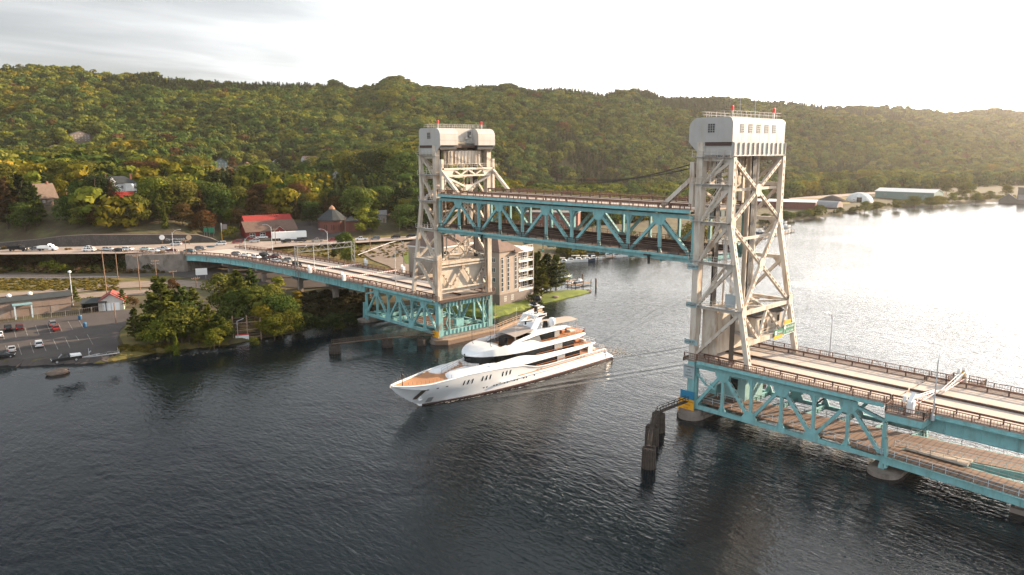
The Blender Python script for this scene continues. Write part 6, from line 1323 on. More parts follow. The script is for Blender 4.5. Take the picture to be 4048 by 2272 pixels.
for x in (-6, 6):
    mb = MB(); mb.bx(x, x + .9, 6, 6.9, 9, 12.3); mb.build('chimney', hmat('brick', (.22, .09, .06)), t, local=True)
t, k = place('brick_house', 312, 516, 'low red brick house with red roof under the white mansion', 'house', 10); gable(t, -4.5, 6, 0, 7, 0, 3.0, 3.6, hmat('redbrick', (.24, .07, .05)), rR, 'x')
for x in (-2.8, 0, 2.8): win(t, x, 0, 1.6, 1, 1.2, 'f')
cottage(445, 464, 50, 4.6, 4.2, wW, rT, 'white house with tan gabled roof and a dark front wing', 'x', 9, 12, 1, wing=(-.1, .5, 4, 3.6, 2.4))
cottage(500, 465, 30, 3.0, 1.8, wC, rBr, 'small pale garage beside the tan-roofed white house', 'y', 7, -15)
cottage(560, 466, 76, 3.2, 2.6, wT, rGn, 'sage house with pale green roof and broad front gable', 'x', 9, -8, 1, wing=(-.35, .2, 3, 2.9, 2.3))
cottage(650, 457, 80, 4.2, 2.6, wW, rGn, 'long white house with green roof behind the grey ranch house', 'x', 9, -6, 2)
cottage(632, 477, 76, 3.0, 2.4, wG, rD, 'grey ranch house with dark roof and small centre gable', 'x', 8, -6, 1, wing=(-.05, .22, 1.6, 2.9, 1.9))
cottage(552, 489, 34, 4.6, .3, hmat('tanwall', (.30, .19, .13)), rBr, 'flat brown block house built into the slope', 'x', 9, 0)
cottage(557, 424, 30, 6.4, 4.6, hmat('slate', (.10, .15, .16)), rD, 'tall dark teal house with steep roof and white bay window', 'y', 9, 10, 2)
cottage(620, 436, 36, 5.2, 5.4, hmat('shingle', (.15, .11, .085)), rBr, 'big brown shingled gable house above the green roofs', 'y', 10, -10, 2)
cottage(694, 421, 20, 5.5, 3.4, wW, rGy, 'narrow white house half hidden by a dark spruce', 'y', 8, 0, 2)
cottage(786, 415, 42, 4.6, 3.8, wW, rT, 'white house with tan roof high above the red store', 'x', 9, 28, 2)
cottage(846, 461, 16, 6.6, 2.4, hmat('pale', (.45, .43, .40)), rGy, 'tall pale house with bay among dark trees', 'y', 7, 0, 3)
cottage(788, 468, 20, 4.6, 2.6, hmat('bluegrey', (.30, .36, .37)), rGn, 'blue-grey house half hidden below the tan-roofed white house', 'y', 7, 0, 2)
cottage(95, 400, 24, 5.0, 3.2, hmat('whitegrey', (.5, .5, .5)), rGy, 'grey-white gable house, lower of the two on the upper slope', 'y', 8, 0, 2)
cottage(136, 384, 28, 4.6, 3.6, wW, rT, 'white gable house, upper of the two on the upper slope', 'y', 8, 14, 2)
cottage(204, 360, 44, 8.4, 4.2, hmat('woodbrown', (.17, .13, .11)), rGy, 'large brown three-storey house in the yellow trees high on the slope', 'y', 11, 16, 3)
cottage(463, 357, 52, 3.6, 1.6, wB, rmat('rust', (.21, .085, .05)), 'long rust-roofed house high on the wooded slope', 'x', 9, 0)
cottage(124, 519, 44, 4.2, 6.6, hmat('charcoal', (.06, .055, .055)), rmat('shingle_tan', (.15, .105, .08)), 'dark house with a steep tan roof among tall pines', 'x', 9, 24, 1, chim=True)
t, k = place('carport', 185, 514, 'low carport with flat brown roof beside its pole', 'carport', 0); mb = MB(); mb.bx(-3, 3, 0, 5, 2.6, 2.9); mb.build('roof', rBr, t, local=True)
for x in (-2.8, 2.8):
    for y in (.2, 4.8):
        mb = MB(); mb.bx(x - .1, x + .1, y - .1, y + .1, -1, 2.6); mb.build('post', TRIM, t, local=True)
cottage(960, 561, 24, 4.0, 2.0, hmat('dullgrey', (.26, .24, .22)), rGy, 'small grey house beside the street near the far tower', 'x', 7, 0)
t, k = place('hilltop_building', 258, 186, 'brick hilltop building with green roof on the skyline', 'building', -38); s_ = 30 * k; k *= 1
gable(t, -16, 16, 0, 15, -2, 15, 9, hmat('hillbrick', (.33, .15, .10)), rGn, 'x')
for i in range(3): win(t, 16, 3.5 + i * 4, 5.5, 1.8, 3.2, 'r')
gable(t, -10, 2, -5, 0, -4, 11, 4, hmat('hillbrick', (.33, .15, .10)), rGn, 'y', wn='wing_wall', rn='wing_roof')
# round brick building
t, k = place('round_building', 838, 588, 'dark red brick building with a many-sided roof and copper finial', 'building', 0); CLEAR[-1] = (*CLEAR[-1][:2], 12)
mb = MB(); mb.lathe((0, 7, -1), [(7, 0), (7, 7.5)], 12); mb.build('wall', hmat('darkbrick', (.15, .055, .04)), t, local=True); mb = MB(); mb.lathe((0, 7, 6.3), [(7.8, 0), (7.8, .3), (4.2, 3.2), (1.3, 5.4)], 12); mb.build('roof', rD, t, local=True)
mb = MB(); mb.lathe((0, 7, 11.5), [(1.5, 0), (1.4, .9), (.7, 1.5), (.1, 2.2)], 10); mb.build('finial', mat('copper', (.42, .22, .13), .5, var=.1), t, local=True); mb = MB(); mb.bx(6, 12, 2, 10, -1, 5.5); mb.build('annex', hmat('darkbrick', (.15, .055, .04)), t, local=True); hip(t, 6, 12, 2, 10, 5.5, 2.4, rD, rn='annex_roof')
for a in (-120, -90, -60, -30):
    mb = MB(); c = Vector((6.72 * math.cos(R(a)), 7 + 6.72 * math.sin(R(a)), 3)); d = Vector((math.cos(R(a)), math.sin(R(a)), 0)); mb.bar(c - Vector((0, 0, 1.3)), c + Vector((0, 0, 1.3)), 1.2, .35, up=d); mb.build('window', DKGLASS, t, local=True)
# red store
t, k = place('red_store', 668, 600, 'long dark red store with red upper roof and gabled porch', 'store', 14); CLEAR[-1] = (*CLEAR[-1][:2], 20)
rw = hmat('storered', (.21, .028, .025)); gable(t, -8.5, 15, 0, 13, 0, 3.8, 4.0, rw, rBr, 'x', over=.9); gable(t, -6, 17, 13, 22, 0, 6.5, 3.2, rw, rR, 'x', wn='rear_wall', rn='rear_roof')
gable(t, 3.6, 9.0, -2.6, 3.5, 0, 3.4, 2.6, rw, rBr, 'y', wn='porch_gable', rn='porch_roof')
for x in (-6, -1.2): win(t, x, 0, 1.9, 2.4, 1.9, 'f')
mb = MB(); mb.bx(5.4, 7.2, -2.66, -2.6, 0, 2.3); mb.build('door', DKGLASS, t, local=True)
for x in (3.7, 6.3, 8.9):
    mb = MB(); mb.bx(x - .12, x + .12, -2.9, -2.66, 0, 3.6); mb.build('porch_post', TRIM, t, local=True)
mb = MB(); mb.prism([(3.3, -2.75, 3.4), (6.3, -2.75, 6.1), (9.3, -2.75, 3.4), (9.0, -2.75, 3.3), (6.3, -2.75, 5.7), (3.6, -2.75, 3.3)], (0, .1, 0)); mb.build('gable_trim', TRIM, t, local=True)
t, k = place('semi_trailer', 731, 604, 'long white semi trailer parked against the red store', 'trailer', 10)
mb = MB(); mb.bx(-8.2, 7.6, 0, 2.6, 1.15, 4.1); mb.build('box', WHITE, t, local=True); mb = MB(); mb.bx(-4.5, 3, .05, 2.5, .5, 1.1); mb.build('skirt', WHITE, t, local=True)
mb = MB(); mb.bx(-8.1, 7.5, .3, 2.3, .95, 1.14); mb.build('chassis', BLACK, t, local=True)
for x in (4.6, 5.9):
    for y in (.2, 2.4):
        mb = MB(); mb.tube((x, y - .15, .5), (x, y + .15, .5), .5, 12); mb.build('wheel', BLACK, t, local=True)
for x in (-5.5,):
    mb = MB(); mb.bx(x - .1, x + .1, .5, 2.1, 0, 1.0); mb.build('landing_leg', GREYM, t, local=True)
# long grey building, garage, shed by the lot
t, k = place('long_building', 60, 797, 'long low tan building with grey roof behind the parking lot', 'building', 4); CLEAR[-1] = (*CLEAR[-1][:2], 22)
mb = MB(); mb.bx(-24, 13, 0, 8, -1, 5.0); mb.build('wall', hmat('tan', (.24, .175, .14)), t, local=True); gable(t, -24.2, 13.2, -.2, 8.2, 4.6, .4, .9, hmat('tan', (.24, .175, .14)), rD, 'x', wn='eave')
for x in (-6, -2, 3, 8.5):
    mb = MB(); mb.bx(x - 1.1, x + 1.1, -.06, 0, .1, 2.9); mb.build('door', hmat('greydoor', (.25, .2, .17)), t, local=True)
mb = MB(); mb.bx(-2.8, 2.4, -3.4, -.1, 4.0, 4.3); mb.build('canopy', hmat('teal', (.18, .30, .32)), t, local=True)
for x in (-2.3, 2.1):
    mb = MB(); mb.bx(x - .2, x + .2, -3.3, -2.9, -.5, 4.0); mb.build('canopy_post', hmat('paleblue', (.45, .55, .6)), t, local=True)
for x in (-3, 2.6):
    mb = MB(); mb.lathe((x, 3.5, 6.0), [(.6, 0), (.7, .5), (.3, .9)], 10); mb.build('roof_vent', SIGNW2, t, local=True)
t, k = place('garage', 281, 782, 'small white garage with red roof and double doors', 'garage', -6); gable(t, -3.6, 3.6, 0, 7.5, 0, 3.0, 2.3, hmat('whitewash', (.56, .50, .45)), rmat('maroon', (.24, .06, .05)), 'y')
for x in (-1.25, 1.25):
    mb = MB(); mb.bx(x - 1.15, x + 1.15, -.06, 0, 0, 2.5); mb.build('door', WHITE, t, local=True)
t, k = place('shed', 238, 786, 'dark open-fronted shed beside the red-roofed garage', 'shed', -4); mb = MB(); mb.bx(-3.4, -3.2, 0, 5, -.5, 3); mb.bx(3.2, 3.4, 0, 5, -.5, 3); mb.bx(-3.2, 3.2, 4.8, 5, -.5, 3); mb.build('wall', hmat('darkwood', (.05, .045, .045)), t, local=True); mb = MB(); mb.prism([(-3.7, -.4, 2.9), (3.7, -.4, 2.9), (3.7, 5.3, 3.5), (-3.7, 5.3, 3.5)], (0, 0, .2)); mb.build('roof', rD, t, local=True)
for px_, py_, lab in ((202, 806, 'blue waste bin by the fence end of the lot'), (214, 824, 'blue waste bin at the end of the bay lines')):
    t, k = place('waste_bin', px_, py_, lab, 'bin'); mb = MB(); mb.lathe((0, 0, .15), [(.42, 0), (.5, .1), (.52, 1.1), (.5, 1.2)], 12); mb.build('barrel', mat('bin_blue', (.02, .09, .18), .5, var=.1), t, local=True); mb = MB(); mb.lathe((0, 0, 1.35), [(.54, 0), (.5, .15), (.1, .3)], 12); mb.build('lid', mat('bin_lid', (.03, .13, .24), .5, var=.1), t, local=True)
# timber rack structure at the water edge with its notice
t, k = place('timber_rack', 622, 856, 'tall open rack of weathered poles at the shore beside its notice', 'rack', 0, P=(*atz(622, 856, 0)[:2], 0))
for x in (-3.6, 0.2, 3.8):
    mb = MB(); mb.tube((x, 0, -1.5), (x, 0, 7.2), .2, 7); mb.build('upright', TIMBERL, t, local=True)
    mb = MB(); mb.tube((x, 2.4, -1.5), (x, 2.4, 7.0), .18, 7); mb.build('upright', TIMBER, t, local=True)
for k_ in range(9):
    mb = MB(); mb.bar((-4, -.1, .9 + k_ * .72), (4.1, -.1, .9 + k_ * .72 + .15), .12, .2); mb.build('rail', TIMBER if k_ % 3 else TIMBERL, t, local=True)
for x in (-3.6, 3.8):
    mb = MB(); mb.bar((x, 0, 7.0), (x, 2.4, 6.9), .16, .2); mb.build('tie', TIMBER, t, local=True)
mb = MB(); mb.tube((-2.4, -.6, 0), (-2.4, -.6, 6), .1, 6); mb.bar((-2.4, -.6, 5.9), (-.6, -.6, 6.6), .25, .15); mb.build('lamp_pole', LAMPM, t, local=True)
p = atz(610, 858, 0); t = thing('shore_notice', 'white notice with red heading on the shore by the rack', 'notice board', (p[0], p[1], 0), rz=-math.atan2(p[0] - CAM[0], p[1] - CAM[1])); mb = MB(); mb.bx(-1.8, 1.8, -.05, .05, .4, 1.7); mb.build('panel', SIGNW2, t, local=True); mb = MB(); mb.bx(-1.8, 1.8, -.06, -.052, 1.72, 2.1); mb.build('heading', mat('heading_red', (.5, .05, .05), .6), t, local=True)
for x in (-1.5, 1.5):
    mb = MB(); mb.bx(x - .1, x + .1, .06, .2, -1, 1.7); mb.build('post', TIMBER, t, local=True)
for px_, py_, w, h, z, m, lab in ((508, 703, 4.2, 2.6, 1.8, SIGNW2, 'pale blank billboard in the shade under the viaduct'), (510, 577.5, 3.2, 1.4, 1.0, SIGNW2, 'small white sign on the dark slope above the wall'), (518, 596, 1.6, 2.0, 2.4, SIGNG, 'small green direction sign on the dry slope'), (533, 598, 2.6, 2.6, 2.2, SIGNG, 'larger green direction sign at the junction corner'), (535, 588, 2.6, 1.4, 3.4, rR, 'red board behind the green direction signs'), (505.5, 668, .7, 1.6, .3, SIGNY, 'amber marker panel at the foot of the abutment wall')):
    t, k = place('roadside_sign', px_, py_, lab, 'sign'); mb = MB(); mb.bx(-w / 2, w / 2, -.05, .05, z, z + h); mb.build('panel', m, t, local=True)
    for x in (-w * .35, w * .35):
        mb = MB(); mb.bx(x - .06, x + .06, .06, .18, -.3, z + h * .8); mb.build('post', GREYM, t, local=True)
t, k = place('signal_pole', 559, 617, 'yellow and white banded pole with a lattice board at the junction', 'pole', P=tuple(atz(559, 604, 11.2))); mb = MB(); mb.tube((0, 0, 0), (0, 0, 4.4), .2, 8); mb.build('lower_shaft', SIGNY, t, local=True); mb = MB(); mb.tube((0, 0, 4.4), (0, 0, 8.2), .18, 8); mb.build('upper_shaft', LAMPM, t, local=True); mb = MB(); mb.bx(.4, 2.6, -.05, .05, 5.2, 7.6); mb.build('board', hmat('boardgrey', (.2, .17, .16)), t, local=True)
# condominium
def condo():
    t = thing('condominium', 'beige four-storey condominium with pyramid-roofed corner and white balconies', 'apartment building', (50, 103, 2), rz=R(8)); CLEAR.append((52, 108, 18))
    wl_ = hmat('beige', (.30, .245, .205)); base = hmat('fieldstone', (.17, .14, .125)); rf = rmat('condo', (.15, .10, .08)); k = lambda x, y, z: (x, y, z)
    mb = MB(); mb.bx(-9, 1.2, 0, 14, 3.2, 17.6); mb.build('wall', wl_, t, local=True); mb = MB(); mb.bx(-9.05, 9.6, -.05, 14, -2, 3.2); mb.build('stone_base', base, t, local=True)
    mb = MB(); mb.bx(1.2, 9.4, 2.0, 14, 3.2, 16.6); mb.build('rear_wall', wl_, t, local=True); mb = MB(); mb.bx(1.2, 9.5, .0, 13.9, 16.4, 17.6); mb.build('parapet', TRIM, t, local=True)
    hip(t, -9, 1.2, 0, 14, 17.6, 4.4, rf); hip(t, -2.0, 1.6, -1.2, 4, 17.0, 1.6, rf, rn='porch_roof'); hip(t, -6.5, 1.0, 4, 12, 18.4, 4.8, rf, rn='tower_roof')
    for x in (-7.6, -4.4, -.4):
        mb = MB(); n = 12; pts = [(x - .55, -.06, 4.2), (x + .55, -.06, 4.2)] + [(x + .55 * math.cos(R(a)), -.06, 15.2 + .55 * math.sin(R(a))) for a in range(0, 181, 20)]; mb.prism(pts, (0, .05, 0)); o = mb.build('tall_window', DKGLASS, t, local=True)
        f = MB()
        for i in range(8): f.bx(x - .6, x + .6, -.1, -.062, 4.2 + i * 1.55, 4.3 + i * 1.55)
        for s in (-.62, .55): f.bx(x + s, x + s + .08, -.1, -.062, 4.1, 15.4)
        f.build('frame', TRIM, o, local=True)
    for i in range(4):
        z = 3.3 + i * 3.35
        mb = MB(); mb.bx(1.2, 9.6, -.2, 2.0, z - .35, z + .1); mb.build('balcony', TRIM, t, local=True)
        for w_, xw in ((2.2, 3.4), (2.6, 7.2)): win(t, xw, 2.0, z + 1.35, w_, 2.2, 'f')
        r = MB(); r.bx(1.3, 9.5, -.16, -.08, z + 1.05, z + 1.13); r.bx(1.3, 9.5, -.16, -.08, z + .25, z + .32)
        for j in range(9): r.bx(1.3 + j * 1.02, 1.38 + j * 1.02, -.16, -.08, z + .1, z + 1.1)
        r.build('balcony_rail', TRIM, t, local=True); mb = MB(); mb.bx(9.2, 9.65, -.2, .3, z - .35, z + 3.0 if i < 3 else z + 3.2); mb.build('balcony_pier', wl_, t, local=True)
        for j in range(3): win(t, 9.4, 4.5 + j * 3.4, z + 1.4, 1.3, 1.5, 'r')
        for j in range(3): win(t, -9, 2.5 + j * 4, z + 1.5, 1.3, 1.5, 'l')
    r = MB(); r.bx(1.4, 9.4, .1, .18, 18.5, 18.6); [r.bx(1.4 + j * 1.6, 1.48 + j * 1.6, .1, .18, 17.6, 18.6) for j in range(6)]; r.build('roof_rail', TRIM, t, local=True)
    for x in (-6, -2.2): win(t, x, 0, 1.5, 1.2, 1.6, 'f')
    t = thing('condominium', 'rear beige condominium wing with arched window seen through the far tower', 'apartment building', (40, 134, 3), rz=R(8)); CLEAR.append((48, 142, 20))
    mb = MB(); mb.bx(-1, 22, 0, 14, -1, 15.5); mb.build('wall', wl_, t, local=True); hip(t, -1, 10, 0, 14, 15.5, 5, rf); hip(t, 12, 22, 2, 14, 15.5, 4, rf, rn='wing_roof'); mb = MB(); mb.bx(-1.3, 22.3, -.3, 14.2, 14.9, 15.48); mb.build('cornice', TRIM, t, local=True)
    mb = MB(); mb.prism([(2.9, -.06, 9.5), (6.1, -.06, 9.5)] + [(4.5 + 1.6 * math.cos(R(a)), -.06, 12.2 + 1.6 * math.sin(R(a))) for a in range(0, 181, 15)], (0, .05, 0)); mb.build('arched_window', DKGLASS, t, local=True)
    for x in (1, 10, 15, 20):
        for z in (2.5, 6, 9.6, 13): 
            win(t, x, 0, z, 1.5, 1.5, 'f')
condo()
# block behind the lift span
t, k = place('brick_block', 1385, 575, 'red brick block with rows of windows behind the lift span', 'building', -8); CLEAR[-1] = (*CLEAR[-1][:2], 24); mb = MB(); mb.bx(-20, 16, 0, 14, -2, 9); mb.build('wall', hmat('oldbrick', (.19, .075, .055)), t, local=True); mb = MB(); mb.bx(-20.4, 16.4, -.4, 14.4, 9, 9.6); mb.build('roof', rGy, t, local=True)
for x in range(-18, 16, 4):
    for z in (2.4, 6.2): win(t, x, 0, z, 1.6, 2.0, 'f')
# ------------------------------------------------------------------ far shore
t, k = place('warehouse', 2262, 501, 'long green metal warehouse with white roof on the far shore', 'warehouse', -22); CLEAR[-1] = (*CLEAR[-1][:2], 38)
gable(t, -24, 32, 0, 22, 0, 7.2, 2.8, mat('sheet_green', (.13, .21, .20), .6, var=.06), mat('roof_white', (.62, .63, .62), .4, var=.05), 'x', over=.6)
mb = MB(); mb.bx(-24.08, -24, 9, 14, 0, 5.6); mb.build('door', mat('door_rust', (.10, .04, .03), .7), t, local=True)
for x in (-14, 6, 24): win(t, x, 0, 4, 1.6, 1.2, 'f')
t, k = place('storage_dome', 2161, 509, 'white weathered storage dome with a dark doorway', 'dome', 0); CLEAR[-1] = (*CLEAR[-1][:2], 16)
mb = MB(); mb.lathe((0, 12, -.5), [(12.2 * math.cos(R(a)) + .01, 9.4 * math.sin(R(a))) for a in range(0, 91, 9)], 28); mb.build('shell', mat('dome_shell', (.55, .56, .55), .6, var=.12, vscale=.25, col2=(.34, .36, .33), amt=.6, scale2=.3), t, local=True, smooth=True); mb = MB(); mb.bx(-2.2, 2.2, -.9, 3, -.5, 4.6); mb.build('doorway', mat('door_dark', (.03, .025, .025), .8), t, local=True)
t, k = place('quonset_shed', 2050, 521, 'long grey curved-roof shed with pink end wall', 'shed', -30); CLEAR[-1] = (*CLEAR[-1][:2], 26)
mb = MB(); mb.prism([(-26, 5 * math.cos(R(a)) + 5, 5.4 * math.sin(R(a))) for a in range(0, 181, 12)], (46, 0, 0)); mb.build('shell', mat('quonset_grey', (.26, .28, .29), .45, metal=.3, var=.1), t, local=True); mb = MB(); mb.prism([(20.02, 4.8 * math.cos(R(a)) + 5, 5.2 * math.sin(R(a))) for a in range(0, 181, 12)], (.1, 0, 0)); mb.build('end_wall', hmat('pinkend', (.42, .33, .30)), t, local=True)
t, k = place('flat_shed', 1968, 523, 'long dark red shed with flat white roof beside the water', 'shed', -6); CLEAR[-1] = (*CLEAR[-1][:2], 30); mb = MB(); mb.bx(-26, 26, 0, 16, -1, 5.2); mb.build('wall', hmat('darkred', (.12, .03, .03)), t, local=True); mb = MB(); mb.prism([(-26.5, -.5, 5.2), (26.5, -.5, 5.2), (26.5, 16.5, 6.2), (-26.5, 16.5, 6.2)], (0, 0, .3)); mb.build('roof', mat('roof_white', (.62, .63, .62)), t, local=True)
t, k = place('gravel_pile', 2093, 508, 'dark heap of gravel behind the curved-roof shed', 'gravel pile'); mb = MB(); mb.lathe((0, 6, -.5), [(12, 0), (8.5, 2.6), (4, 5.2), (.6, 6.4)], 20, sq=(1.3, .8)); o = mb.build('heap', mat('gravel_dark', (.06, .05, .05), .95, var=.3, vscale=.8), t, local=True)
cottage(2232, 475, 15, 4.6, 4.0, wW, rD, 'white farmhouse with dark roof behind the green warehouse', 'y', 8, 0, 2); cottage(2252, 473, 20, 3.4, 3.0, wG, rD, 'grey farm shed with dark roof beside the white farmhouse', 'x', 8, 0)
cottage(1984, 477, 32, 6.5, .6, wW, rGy, 'white flat-topped house below the hill by the near tower', 'x', 12, 0, 2); cottage(2238, 426, 11, 5, 2.5, hmat('paleteal', (.35, .45, .45)), rGy, 'small pale teal house in the woods above the warehouse', 'y', 8, 0)
t, k = place('silo_mill', 2548, 512, 'grey mill with silo tower and sloped sheds at the far shore edge', 'mill', 0); CLEAR[-1] = (*CLEAR[-1][:2], 24); gm = hmat('mill', (.13, .12, .11)); gable(t, -12, 4, 0, 14, 0, 3, 6, gm, rD, 'y'); gable(t, 4, 22, -2, 14, 0, 4, 5, gm, rGy, 'x', wn='second_wall', rn='second_roof'); mb = MB(); mb.bx(3, 10, 5, 12, 0, 15); mb.build('tower', gm, t, local=True); mb = MB(); mb.bx(2.6, 10.4, 4.6, 12.4, 15, 15.8); mb.build('tower_roof', rGy, t, local=True)
# skyline masts
P = at_ground(1078, 216); t = thing('radio_mast', 'very thin tall radio mast on the ridge', 'mast', P); h_ = upz(P, 86) - P[2]; mb = MB(); mb.tube((0, 0, -5), (0, 0, h_), .55, 5, r2=.4); mb.build('shaft', mat('mast_grey', (.35, .33, .33), .6, var=0), t, local=True)
P = at_ground(34, 186); t = thing('power_pylon', 'H-shaped power pylon on the skyline', 'pylon', P, rz=-math.atan2(P[0] - CAM[0], P[1] - CAM[1])); h_ = upz(P, 138) - P[2]; k = 1300 / 1904
for x in (-12, 12):
    for q in (-2.4, 2.4):
        mb = MB(); mb.bar((x + q, 0, -3), (x + q * .15, 0, h_), .5, .5, up=(0, 1, 0)); mb.build('leg', GREYM, t, local=True)
for z in (.60, .66):
    mb = MB(); mb.bar((-13, 0, h_ * z), (13, 0, h_ * z), .45, .45); mb.build('crossbeam', GREYM, t, local=True)
for k_ in range(6):
    mb = MB(); a = -12 + k_ * 4; mb.bar((a, 0, h_ * (.60 if k_ % 2 else .66)), (a + 4, 0, h_ * (.66 if k_ % 2 else .60)), .3, .3, up=(0, 1, 0)); mb.build('lacing', GREYM, t, local=True)
# ------------------------------------------------------------------ vehicles (local +x is the front)
CARP = {}
def paint(name, c):
    if name not in CARP: CARP[name] = mat('car_' + name, c, .28 if sum(c) > .5 else .45, var=0, spec=.4 if sum(c) > .5 else .2, coat=.45 if sum(c) > .5 else .05)
    return CARP[name]
TYRE = mat('tyre', (.02, .02, .021), .8, var=0); RIM = mat('rim', (.4, .4, .41), .35, metal=.7, var=0); HEADL = mat('headlight', (.85, .83, .78), .15, var=0); TAILL = mat('taillight', (.45, .02, .02), .3, var=0); TRIMB = mat('car_trim', (.03, .03, .032), .5, var=0)
def extr(prof, w0, w1, zt, zb):
    """profile in x,z swept across the width, narrowing from w0 at zb to w1 at zt"""
    mb = MB(); f = lambda z: w0 + (w1 - w0) * max(0, min(1, (z - zb) / (zt - zb))); a = [(x, -f(z) / 2, z) for x, z in prof]; b = [(x, f(z) / 2, z) for x, z in prof]; n = len(a)
    mb.v += a + b; mb.f.append(tuple(range(n))); mb.f.append(tuple(range(2 * n - 1, n - 1, -1))); mb.m += [0, 0]
    for i in range(n): mb.f.append((i, (i + 1) % n, n + (i + 1) % n, n + i)); mb.m.append(0)
    return mb
KINDS = {
 'sedan': dict(L=4.7, W=1.82, body=[(-2.3, .35), (-2.35, .75), (-2.2, .98), (-1.5, 1.02), (1.0, .98), (2.0, .82), (2.33, .62), (2.3, .3)], roof=[(-1.75, 1.0), (-1.0, 1.42), (-.2, 1.47), (.35, 1.42), (1.15, .96)], ax=(1.42, -1.38), r=.33),
 'suv': dict(L=4.7, W=1.9, body=[(-2.3, .42), (-2.35, .9), (-2.28, 1.1), (1.0, 1.1), (1.95, 1.0), (2.3, .75), (2.28, .38)], roof=[(-2.25, 1.1), (-2.0, 1.62), (-1.7, 1.72), (.1, 1.72), (.4, 1.66), (1.15, 1.08)], ax=(1.42, -1.42), r=.37),
 'minivan': dict(L=5.0, W=1.95, body=[(-2.45, .4), (-2.5, .85), (-2.42, 1.05), (1.2, 1.05), (2.1, .9), (2.45, .68), (2.42, .35)], roof=[(-2.4, 1.05), (-2.2, 1.68), (-1.9, 1.76), (.3, 1.74), (.7, 1.64), (1.7, 1.02)], ax=(1.5, -1.5), r=.34),
 'pickup': dict(L=5.8, W=2.0, body=[(-2.9, .5), (-2.92, 1.12), (-.55, 1.12), (-.5, 1.14), (1.35, 1.14), (2.5, 1.05), (2.85, .85), (2.85, .45)], roof=[(-.62, 1.14), (-.5, 1.75), (-.2, 1.85), (.75, 1.83), (1.5, 1.12)], ax=(1.85, -1.75), r=.41),
}
def car_proto(kind, pname, m):
    k = KINDS[kind]; t = thing('car' if kind != 'pickup' else 'pickup_truck', 'x', 'car', (0, 0, -80)); W = k['W']; bz = max(z for x, z in k['body'])
    zs = [z for x, z in k['body']]; o = extr(k['body'], W, W * .93, max(zs), .5).build('body', m, t, local=True, smooth=False); md = o.modifiers.new('round', 'BEVEL'); md.width = .07; md.segments = 2; md.limit_method = 'ANGLE'
    zr = max(z for x, z in k['roof']); extr(k['roof'], W * .92, W * .74, zr, bz).build('window_glass', DKGLASS, t, local=True)
    rp = [(x * .98 + .0, z + .025) for x, z in k['roof'] if z > zr - .12]; rp = rp + [(x, z - .09) for x, z in reversed(rp)]; extr(rp, W * .78, W * .74, zr + .03, zr - .1).build('roof', m, t, local=True)
    x0, x1 = k['roof'][0][0], k['roof'][-1][0]; mb = MB()
    for s in (-1, 1):
        for xa, za, xb, zb in ((k['roof'][0][0], bz, k['roof'][1][0], zr - .08), (x1, bz, k['roof'][-2][0], zr - .06), ((x0 + x1) / 2 - .1, bz, (x0 + x1) / 2 - .1, zr - .02)): mb.bar((xa, s * W * .465, za), (xb, s * W * .38, zb), .09, .09, up=(0, 1, 0))
    mb.build('pillar', m, t, local=True)
    for ax in k['ax']:
        for s in (-1, 1):
            mb = MB(); mb.tube((ax, s * (W / 2 - .22), k['r']), (ax, s * (W / 2 + .01), k['r']), k['r'], 14); w = mb.build('wheel', TYRE, t, local=True); mb = MB(); mb.tube((ax, s * (W / 2 - .05), k['r']), (ax, s * (W / 2 + .02), k['r']), k['r'] * .58, 10); mb.build('rim', RIM, w, local=True)
    xf = max(x for x, z in k['body']); xb = min(x for x, z in k['body']); zf = .68 if kind in ('sedan',) else .82
    for s in (-1, 1):
        mb = MB(); mb.bx(xf - .14, xf + .015, s * W * .34 - .2, s * W * .34 + .2, zf - .09, zf + .09); mb.build('headlight', HEADL, t, local=True)
        mb = MB(); mb.bx(xb - .012, xb + .08, s * W * .40 - .12, s * W * .40 + .12, zf - .02, zf + .26); mb.build('taillight', TAILL, t, local=True)
    mb = MB(); mb.bx(xf - .1, xf + .03, -W * .42, W * .42, .38, .55); mb.build('bumper', TRIMB, t, local=True)
    if kind == 'pickup':
        mb = MB(); mb.bx(-2.75, -.75, -W * .40, W * .40, 1.10, 1.128); mb.build('cargo_bed', TRIMB, t, local=True)
    return t
PROTO = {}
def yawdir(dx, dy): return math.atan2(dy, dx)
def road_z(x, y):
    if y < 232 and -14 < x < 24 and y > 118: return 11.98 - max(0, (y - 147)) * .0085
    g = gz(x, y); return max(11.2, g) if 10.2 < g < 12.2 else g + .18
NCAR = [0]
def car(kind, pname, col, px, py, heading, label, z=None, group=None):
    """heading in degrees of world direction"""
    if z is None:
        P = at_ground(px, py)
        for _ in range(4): P = tuple(atz(px, py, road_z(P[0], P[1])))
    else: P = tuple(atz(px, py, z))
    key = (kind, pname)
    if key not in PROTO: PROTO[key] = car_proto(kind, pname, paint(pname, col)); t = PROTO[key]; t.location = P; t.rotation_euler = (0, 0, R(heading)); t['label'] = label; t['group'] = group; ROOT[t.name] = Matrix.Translation(Vector(P)) @ Matrix.Rotation(R(heading), 4, 'Z')
    else: t = copy_tree(PROTO[key], P, R(heading), label, group)
    if kind == 'pickup': t['category'] = 'pickup truck'
    return t
C_ = dict(white=(.74, .74, .73), silver=(.45, .46, .47), grey=(.16, .165, .17), black=(.012, .012, .013), green=(.03, .06, .05), red=(.24, .02, .02), maroon=(.07, .015, .018), bronze=(.13, .09, .07), tan=(.36, .30, .24), mint=(.38, .50, .48), teal=(.03, .08, .10))
QG = 'cars queued for the raised bridge'; SG = 'cars on the street behind the viaduct'; PG = 'cars in the waterside parking lot'; RG = 'cars on the shore road'
hd = lambda y: -91 if y > 660 else -84 if y > 650 else -72 if y > 640 else -58 if y > 634 else -50
